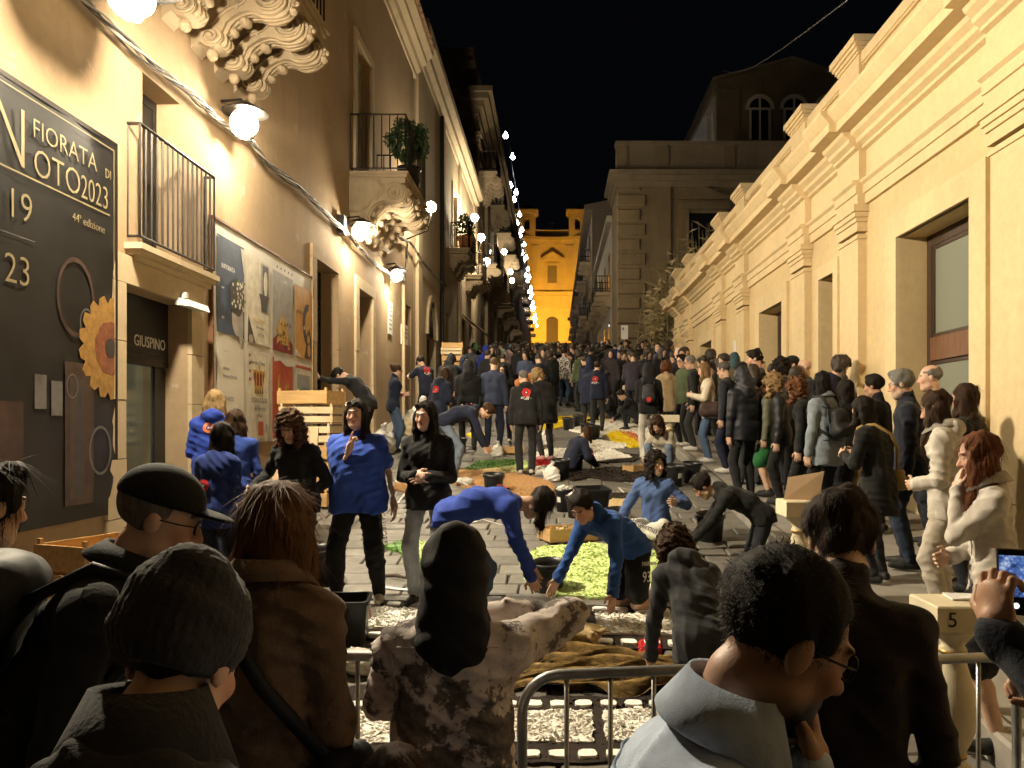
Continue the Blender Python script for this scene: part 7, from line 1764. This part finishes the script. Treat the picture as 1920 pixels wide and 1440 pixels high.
def film_strip(y0, x0, x1, skew, label, nwin, dep=.88):
    def w(u, v): X = x0 + (x1 - x0) * u; return (X, y0 + dep * v - skew * u)
    carpet([w(0, 0), w(1, 0), w(1, 1), w(0, 1)], 'coffee_ground', label + ', dark coffee-ground ground', .008, 1600, .012, world=True, cap=6000)
    for i in range(nwin):
        a, b = (i + .04) / nwin, (i + .96) / nwin
        carpet([w(a, .27), w(b, .27), w(b, .74), w(a, .74)], 'petal_white', label + f', {["first", "second", "third", "fourth"][i]} white petal frame from the left', .019, 12000, .034, world=True, cap=12000)
    nd_ = nwin * 6
    for r_, v in enumerate((.09, .85)):
        for i in range(nd_):
            a, b = (i + .15) / nd_, (i + .82) / nd_; mb = MB(); pts = []
            for k in range(14):
                t_ = 2 * math.pi * k / 14; cu, su = math.cos(t_), math.sin(t_)
                p = w((a + b) / 2 + (b - a) / 2 * math.copysign(abs(cu) ** .5, cu), v + .045 * math.copysign(abs(su) ** .6, su)); pts.append((p[0] + rng.normal(0, .003), p[1] + rng.normal(0, .003)))
            mb.add([(p[0], p[1], gz(p[1]) + .036) for p in pts] + [(p[0], p[1], gz(p[1]) + .01) for p in pts], [tuple(range(14))] + [(j, j + 14, (j + 1) % 14 + 14, (j + 1) % 14) for j in range(14)])
            o = mb.build('film_perforation', 'petal_white', org=(pts[0][0], pts[0][1], gz(pts[0][1]))); tag(o, ORD[i] + ' white dash from the left on the ' + ('near' if r_ == 0 else 'far') + ' edge of the ' + label, 'flower carpet', label + ' dashes')
film_strip(5.68, -1.75, 1.30, .22, 'upper film-strip carpet', 3); film_strip(4.0, -1.55, 1.15, -.02, 'lower film-strip carpet', 3, .74)
# mane of dried moss ropes between the film strips
mr = np.random.default_rng(4)
mane = thing('moss_mane', (.3, 5.05, gz(5.05)), 'mane of brown dried-moss strands between the film-strip carpets', 'flower carpet')
def flow(u, v):                                               # u along the mane, v across it
    return -.30 + 1.18 * u, 4.80 + .60 * v + .05 * np.sin(u * 8 + v * 5) + .03 * np.sin(u * 17 - v * 11)
def mound(v, u): return .012 + .062 * np.abs(np.sin(v * 17 + 1.2 * np.sin(u * 5))) ** 1.5 * np.minimum(1, 3 * np.minimum(u + .1, 1.1 - u))
nu, nv = 46, 30; uu, vv = np.meshgrid(np.linspace(0, 1, nu), np.linspace(0, 1, nv)); X_, Y_ = flow(uu, vv); Z_ = np.interp(Y_, GY, GZ) + mound(vv, uu)
q_ = np.arange(nu * nv).reshape(nv, nu); F_ = np.stack([q_[:-1, :-1], q_[:-1, 1:], q_[1:, 1:], q_[1:, :-1]], -1).reshape(-1, 4)
mesh_obj('moss_bed', np.stack([X_, Y_, Z_], -1).reshape(-1, 3), F_, 'coffee_ground', mane, smooth=True)
n_ = 16000; u0 = mr.random(n_) * .9; v0 = mr.random(n_); kp = np.abs(np.sin(v0 * 17 + 1.2 * np.sin(u0 * 5))) > mr.random(n_) * .75; u0 = u0[kp]; v0 = v0[kp]; n_ = len(u0); L_ = mr.uniform(.06, .16, n_); K_ = 5; vs = []
for k in range(K_):
    f = k / (K_ - 1); u = u0 + L_ * f; v = v0 + .012 * np.sin(u * 30 + v0 * 90); x, y = flow(u, v); z = np.interp(y, GY, GZ) + mound(v, u) + .002 + .014 * math.sin(math.pi * f) * (v0 * 7 % 1); w_ = .0034 * (1 - .7 * f)
    vs += [np.stack([x, y - w_, z], 1), np.stack([x, y + w_, z + .001], 1)]
V_ = np.stack(vs, 1).reshape(-1, 3); b_ = np.arange(n_)[:, None] * 2 * K_
simple('moss_fibre', (.27, .17, .055), .85, .75, 14, 0)
tag(mesh_obj('moss_fibres', V_, np.concatenate([b_ + np.array([[2 * k, 2 * k + 1, 2 * k + 3, 2 * k + 2]]) for k in range(K_ - 1)]), 'moss_fibre', mane), kind='stuff')
carpet([(1196, 1205), (1232, 1200), (1240, 1222), (1215, 1228), (1240, 1250), (1205, 1252), (1200, 1230)], 'petal_red', 'red petal tongue at the right end of the moss mane', .016, 6000, .035)
carpet([(640, 1290), (960, 1290), (975, 1330), (630, 1330)], 'coffee_ground', 'loose dark coffee grounds under the hooded person', .012, 900, .01)
carpet([(1065, 1290), (1210, 1285), (1220, 1335), (1070, 1340)], 'coffee_ground', 'scattered dark leaves seen through the barrier', .03, 700, .02, base='asphalt_joint')
carpet([(600, 1408), (690, 1406), (690, 1432), (590, 1434)], 'petal_red', 'red petals in the bottom left corner behind the barrier', .014, 5000, .02)
carpet([(742, 915), (755, 900), (772, 897), (776, 912), (760, 920)], 'sawdust', 'small rust-brown sawdust patch left of the clasped hands woman', .01, 2500, .015); carpet([(855, 892), (905, 887), (960, 893), (1005, 905), (1015, 918), (1000, 928), (950, 920), (890, 912), (858, 903)], 'sawdust', 'long rust-brown sawdust patch under the lone bucket', .01, 3500, .02)
carpet([(884, 880), (905, 869), (950, 867), (965, 873), (930, 878), (900, 881)], 'leaf_green', 'fresh green leaf strip behind the sawdust', .02, 3500); carpet([(940, 878), (975, 868), (992, 874), (970, 884), (950, 885)], 'petal_green', 'yellow-green leaf tip by the black hoodie man\'s shoes', .018, 3500)
carpet([(905, 881), (945, 878), (975, 884), (945, 886), (915, 885)], 'tan_meal', 'cream leaf outlined in dark by the green strip', .012, 3500); carpet([(865, 882), (900, 880), (980, 887), (960, 890), (880, 886)], 'coffee_ground', 'thin dark outline curve below the green strip', .01, 2500, .012)
carpet([(1002, 868), (1015, 865), (1040, 866), (1040, 874), (1005, 876)], 'petal_red', 'bright red petal patch left of the bucket pair', .018, 4000); carpet([(1008, 878), (1035, 876), (1038, 884), (1010, 888)], 'petal_white', 'small white petal patch below the bright red one', .018, 4000)
carpet([(1008, 852), (1030, 845), (1058, 845), (1056, 858), (1015, 860)], 'petal_white', 'white petal patch behind the sitting woman in navy', .02, 3500); carpet([(1093, 840), (1130, 843), (1166, 857), (1120, 862), (1085, 860)], 'petal_white', 'pointed white petal wedge right of the sitting woman', .02, 3500)
carpet([(1115, 860), (1168, 853), (1195, 856), (1180, 864), (1130, 866)], 'coffee_ground', 'dark outline behind the pointed white wedge', .01, 2000, .012); carpet([(1028, 800), (1040, 785), (1090, 784), (1124, 789), (1080, 794), (1040, 803)], 'petal_yellow', 'bright yellow petal band across the far carpet', .022, 3000)
carpet([(1088, 806), (1120, 793), (1165, 791), (1180, 800), (1150, 806), (1130, 815)], 'petal_white', 'large white petal scroll beside the far buckets', .022, 3000); carpet([(1140, 812), (1160, 806), (1205, 805), (1206, 820), (1180, 812)], 'petal_white', 'white petal strip behind the yellow wedge', .022, 3000)
carpet([(1143, 815), (1165, 812), (1205, 834), (1180, 836), (1155, 830)], 'petal_yellow', 'yellow petal wedge before the white jeans', .022, 3200); carpet([(1165, 812), (1185, 814), (1205, 825), (1204, 833)], 'petal_orange', 'coral petal edge along the yellow wedge', .02, 3200); carpet([(1104, 832), (1125, 829), (1166, 834), (1160, 839), (1112, 838)], 'petal_white', 'thin white petal tongue left of the yellow wedge', .02, 3000)
carpet([(1063, 893), (1078, 886), (1130, 884), (1125, 893), (1080, 899)], 'coffee_ground', 'dark soil patch under the bucket pair', .02, 1800, .03); carpet([(1118, 888), (1140, 881), (1180, 882), (1204, 890), (1200, 899), (1160, 900), (1125, 896)], 'coffee_ground', 'dark brown soil oval right of the buckets', .02, 2200, .035)
carpet([(1130, 932), (1145, 926), (1175, 926), (1195, 932), (1190, 938), (1140, 936)], 'coffee_ground', 'dark arc over the tan disc', .014, 2200, .02); carpet([(1133, 945), (1150, 937), (1178, 938), (1186, 946), (1172, 954), (1140, 953)], 'tan_meal', 'tan meal disc behind the low bucket', .01, 2600, .015)
carpet([(880, 815), (900, 812), (910, 818), (890, 822)], 'petal_yellow', 'small pale yellow patch beneath the bent volunteer', .018, 3000)
# chalk guide lines
ck = random.Random(8)
def chalk(pts, label, wd=.012):
    P = [gp(*p) for p in pts]; fine = []
    for i in range(len(P) - 1):
        for k in range(8): f = k / 8; fine.append((P[i][0] + (P[i + 1][0] - P[i][0]) * f, P[i][1] + (P[i + 1][1] - P[i][1]) * f))
    fine.append(P[-1]); vs = []; fs = []
    for i, (x, y) in enumerate(fine):
        a = fine[max(0, i - 1)]; b = fine[min(len(fine) - 1, i + 1)]; dx, dy = b[0] - a[0], b[1] - a[1]; L = math.hypot(dx, dy) + 1e-9; w_ = wd * ck.uniform(.6, 1.3)
        vs += [(x - dy / L * w_, y + dx / L * w_, gz(y) + .0085), (x + dy / L * w_, y - dx / L * w_, gz(y) + .0085)]
    fs = [(2 * i, 2 * i + 1, 2 * i + 3, 2 * i + 2) for i in range(len(fine) - 1) if ck.random() > .06]
    tag(mesh_obj('chalk_line', vs, fs, 'chalk', None, (P[0][0], P[0][1], gz(P[0][1]))), label, 'chalk line', 'chalk guide lines')
chalk([(870, 855), (930, 858), (1000, 863)], 'straight chalk line left of the black hoodie man'); chalk([(870, 865), (900, 860), (1060, 866), (1200, 862)], 'long chalk line across the street behind the buckets'); chalk([(960, 930), (985, 940), (965, 955), (990, 965)], 'wavy chalk squiggle right of the lone bucket')
chalk([(1170, 905), (1195, 910), (1185, 920), (1160, 915), (1175, 930)], 'looping chalk drawing behind the tan disc'); chalk([(1215, 895), (1190, 912), (1200, 925)], 'short chalk curve near the labelled bucket'); chalk([(760, 965), (780, 955), (770, 975), (790, 985)], 'chalk scribble behind the pale jeans')
chalk([(840, 1005), (870, 985), (905, 975), (940, 985)], 'chalk arc above the bent blue sweatshirt'); chalk([(1000, 975), (1020, 995), (1012, 1010)], 'chalk curve left of the petal crate'); chalk([(700, 1098), (740, 1105), (775, 1108)], 'broad chalk line before the pale jeans', .03); chalk([(690, 1070), (720, 1085), (700, 1100)], 'chalk stroke beside the black sweatpants'); chalk([(680, 905), (740, 900), (760, 925), (745, 945)], 'chalk curve left of the small sawdust patch')
chalk([(640, 1340), (720, 1325), (800, 1335)], 'chalk line above the lower film strip'); chalk([(1205, 880), (1240, 890), (1290, 885)], 'chalk line by the squatting woman')

# ================================================================== things carried by people
def backpack(label, lab_person, col, w_=.30, h_=.42, dp=.15, zc_=1.18, badge=False, strap=True):
    root, q, made = PEOPLE[lab_person]; j = q['_j']; s = j['s']; ch, F, U, rt = j['chest'], j['F'], j['U'], j['rt']
    S = SDF((-.4, -.4, -.5), (.4, .4, .5), .014)
    for sx in (-1, 1):
        S.cone((sx * (w_ / 2 - .07), 0, -h_ / 2 + .08), (sx * (w_ / 2 - .08), 0, h_ / 2 - .08), dp / 2, dp / 2 * .9, .06)
    S.cone((0, 0, -h_ / 2 + .08), (0, 0, h_ / 2 - .07), dp / 2 + .01, dp / 2, .06); S.cone((-.06, -dp / 2, -h_ / 4), (.06, -dp / 2, -h_ / 4), .06, .06, .04); S.warp(.006, 20, 2); V, Q = S.mesh()
    B = np.array([rt, F, U]); c = ch - F * (.145 + dp / 2) - U * .16
    Mx = root.matrix_basis.copy(); Mx = Matrix.Translation(root.location) @ Matrix.Rotation(root.rotation_euler.z, 4, 'Z')
    def tow(p): return np.array([(Mx @ Vector(v * s)) for v in np.atleast_2d(p)])
    t = thing('backpack', tuple(tow(c)[0]), label, 'backpack'); ORG[t.name] = tuple(tow(c)[0])
    o = mesh_obj('pack', tow(V @ B + c), Q, 'plain', t, smooth=True); o.color = (*col, 1)
    if strap:
        for sx in (-1, 1):
            mb = MB(); pts = [c + rt * sx * .10 + F * dp * .4 + U * .16, ch + rt * sx * .11 + U * .14 - F * .06, ch + rt * sx * .12 + U * .15 + F * .04, ch + rt * sx * .14 + F * .13, ch + rt * sx * .16 - U * .16 + F * .07, c + rt * sx * .15 - U * .13 + F * dp * .3]
            mb.tube([tow(p)[0] for p in pts], .017, 6); b = mb.build('strap', 'plain', t, smooth=True); b.color = (*col, 1)
    if badge:
        mb = MB(); cc = c - F * (dp / 2 + .062) - U * .12; mb.add([tow(cc + rt * .045 * math.cos(a) + U * .045 * math.sin(a))[0] for a in np.linspace(0, 6.283, 15)[:-1]], [tuple(range(14))]); mb.build('round_badge', 'petal_red', t)
backpack('black padded backpack on the capped man', 'man in a black baseball cap and glasses with a fist at his mouth, left foreground', (.014, .014, .015), .34, .48, .18)
backpack('small dark backpack with a red round badge on the white-jeans person', 'person in a black hooded top with a small backpack and white jeans', (.03, .03, .035), .26, .36, .13, badge=True)
backpack('soft black backpack on the denim jacket woman', 'black-haired woman in a washed denim jacket with a dark backpack, back to us', (.02, .02, .022), .26, .34, .12)
def strap_bag(label, lab_person, col, side=1, bag=(.14, .07, .12), w_=.022):
    root, q, made = PEOPLE[lab_person]; j = q['_j']; s = j['s']; ch, F, U, rt, pel = j['chest'], j['F'], j['U'], j['rt'], j['pel']
    Mx = Matrix.Translation(root.location) @ Matrix.Rotation(root.rotation_euler.z, 4, 'Z'); tow = lambda p: np.array(Mx @ Vector(np.asarray(p) * s))
    wv = q.get('w', 1) * q.get('puff', 1.08); hp_ = pel + rt * side * .23 * wv - U * .02
    t = thing('shoulder_bag', tuple(tow(hp_)), label, 'bag'); ORG[t.name] = tuple(tow(hp_))
    a = ch - rt * side * .09 + U * .125
    pts = [hp_ + U * .06 - F * .05, ch + rt * side * .10 - F * .142 * wv - U * .12, ch - F * .152 * wv - rt * side * .0 + U * .02, a - F * .09, a + U * .012, a + F * .08, ch + F * .16 * wv, ch + rt * side * .12 + F * .15 * wv - U * .14, hp_ + U * .06 + F * .05]
    mb = MB(); mb.tube([tow(p) for p in pts], w_, 6); b = mb.build('strap', 'plain', t, smooth=True); b.color = (*col, 1)
    S = SDF((-.3, -.3, -.3), (.3, .3, .3), .015); S.cone((0, -bag[0] / 2, -.03), (0, bag[0] / 2, -.03), bag[1], bag[1], .03); S.cone((0, -bag[0] / 2, .06), (0, bag[0] / 2, .06), bag[1] * .8, bag[1] * .8, .04); S.warp(.006, 22, 3); V, Q = S.mesh()
    B = np.array([rt, F, U]); o = mesh_obj('pouch', np.array([tow(v) for v in (V @ B + hp_)]), Q, 'plain', t, smooth=True); o.color = (*col, 1)
strap_bag('dark strap bag slung across the brown-haired foreground woman', 'woman with long brown hair and brown coat with a dark shoulder strap, left foreground', (.012, .013, .02), 1, w_=.020)
strap_bag('gold-strapped bag across the stooping black coat', 'woman in a black coat with a gold bag strap stooping before the grey-haired man', (.36, .24, .09), 1, w_=.014)
strap_bag('brown leather bag on the cream quilted jacket', 'woman in a cream quilted jacket and blue jeans looking at her phone', (.06, .035, .03), -1, (.2, .10, .15), .012)
# lit phone
def phone_mat():
    m, nt, b = nodes_of('phone_screen'); co = nd(nt, 'ShaderNodeTexCoord').outputs['Object']; f = noise(nt, co, 38, 6, .75)
    c = ramp(nt, f, [(.38, (.01, .02, .08)), (.52, (.12, .25, .7)), (.62, (.75, .85, 1.0))]); nt.links.new(c, b.inputs['Emission Color']); b.inputs['Emission Strength'].default_value = .55; b.inputs['Base Color'].default_value = (.01, .01, .01, 1); m.cycles.emission_sampling = 'NONE'
phone_mat(); emit('phone_button', (.8, .88, 1), 1.5); MATS['phone_button'].cycles.emission_sampling = 'NONE'
ph = thing('phone', (.905, 1.52, 1.905), 'phone with a bright blue screen held up at the right edge', 'phone'); ORG[ph.name] = (0, 0, 0); ph.rotation_euler = (R(-8), 0, R(-20)); ph.scale = (.82, .82, .82)
mb = MB(); mb.bevbox(-.038, .038, -.078, .078, -.004, .004, .003); mb.move(lambda p: Vector((p.x, -p.z, p.y))); mb.build('case', 'black_plastic', ph)
mb = MB(); mb.box(-.034, .034, -.0052, -.0045, -.035, .062); mb.build('screen', 'phone_screen', ph)
mb = MB(); mb.ball((0, -.005, -.056), .007, 10, 6, (1, .15, 1)); mb.build('shutter_button', 'phone_button', ph)
# printed lettering on clothes
def cloth_text(lab_person, txt, size, Mloc, mat='white_letter', name='printed_lettering', xs=.8):
    root, q, made = PEOPLE[lab_person]; ORG.setdefault(root.name, (0, 0, 0)); o = text_mesh(name, txt, size, mat, root, Mloc, .0012, xs=xs); return o
def leg_frame(a, b, out, roll=0):                               # x along the leg downward, z outward
    a, b, out = Vector(a), Vector(b), Vector(out); x = (b - a).normalized(); z = (out - x * out.dot(x)).normalized(); y = z.cross(x); return x, y, z
def leg_text(lab, key0, key1, side, txt, size, out, off, f0, mat, upright=False, shift=0):
    root, q, made = PEOPLE[lab]; j = q['_j']; s = j['s']; a = j[key0][side] * s; b = j[key1][side] * s; x, y, z = leg_frame(a, b, out)
    if upright: x, y = y, x * -1
    o = Vector(a) + (Vector(b) - Vector(a)) * f0 + z * off + (y if not upright else x) * shift
    M4 = Matrix(((x.x, y.x, z.x, o.x), (x.y, y.y, z.y, o.y), (x.z, y.z, z.z, o.z), (0, 0, 0, 1))); cloth_text(lab, txt, size, M4, mat)
L_ = 'woman in a royal blue T-shirt and black sweatpants raising one finger to her lips'
leg_text(L_, 'hip', 'kn', -1, 'CALIFORNIA', .075, (-.55, .85, 0), .125, .35, 'print_grey', shift=.03)
L_ = 'boy in a blue hoodie and black shorts numbered 93 kneeling and reaching to the petals'
leg_text(L_, 'hip', 'kn', -1, '93', .12, (-1, .0, .1), .118, .55, 'white_letter', True, -.06); leg_text(L_, 'hip', 'kn', -1, 'MARINA', .05, (-1, .0, .1), .118, .25, 'white_letter', True, -.07)
L_ = 'girl in a blue zip hoodie and white trousers sitting cross-legged among the buckets'
leg_text(L_, 'kn', 'an', 1, 'Dangerous', .10, (.2, .75, .6), .072, .02, 'black_letter')
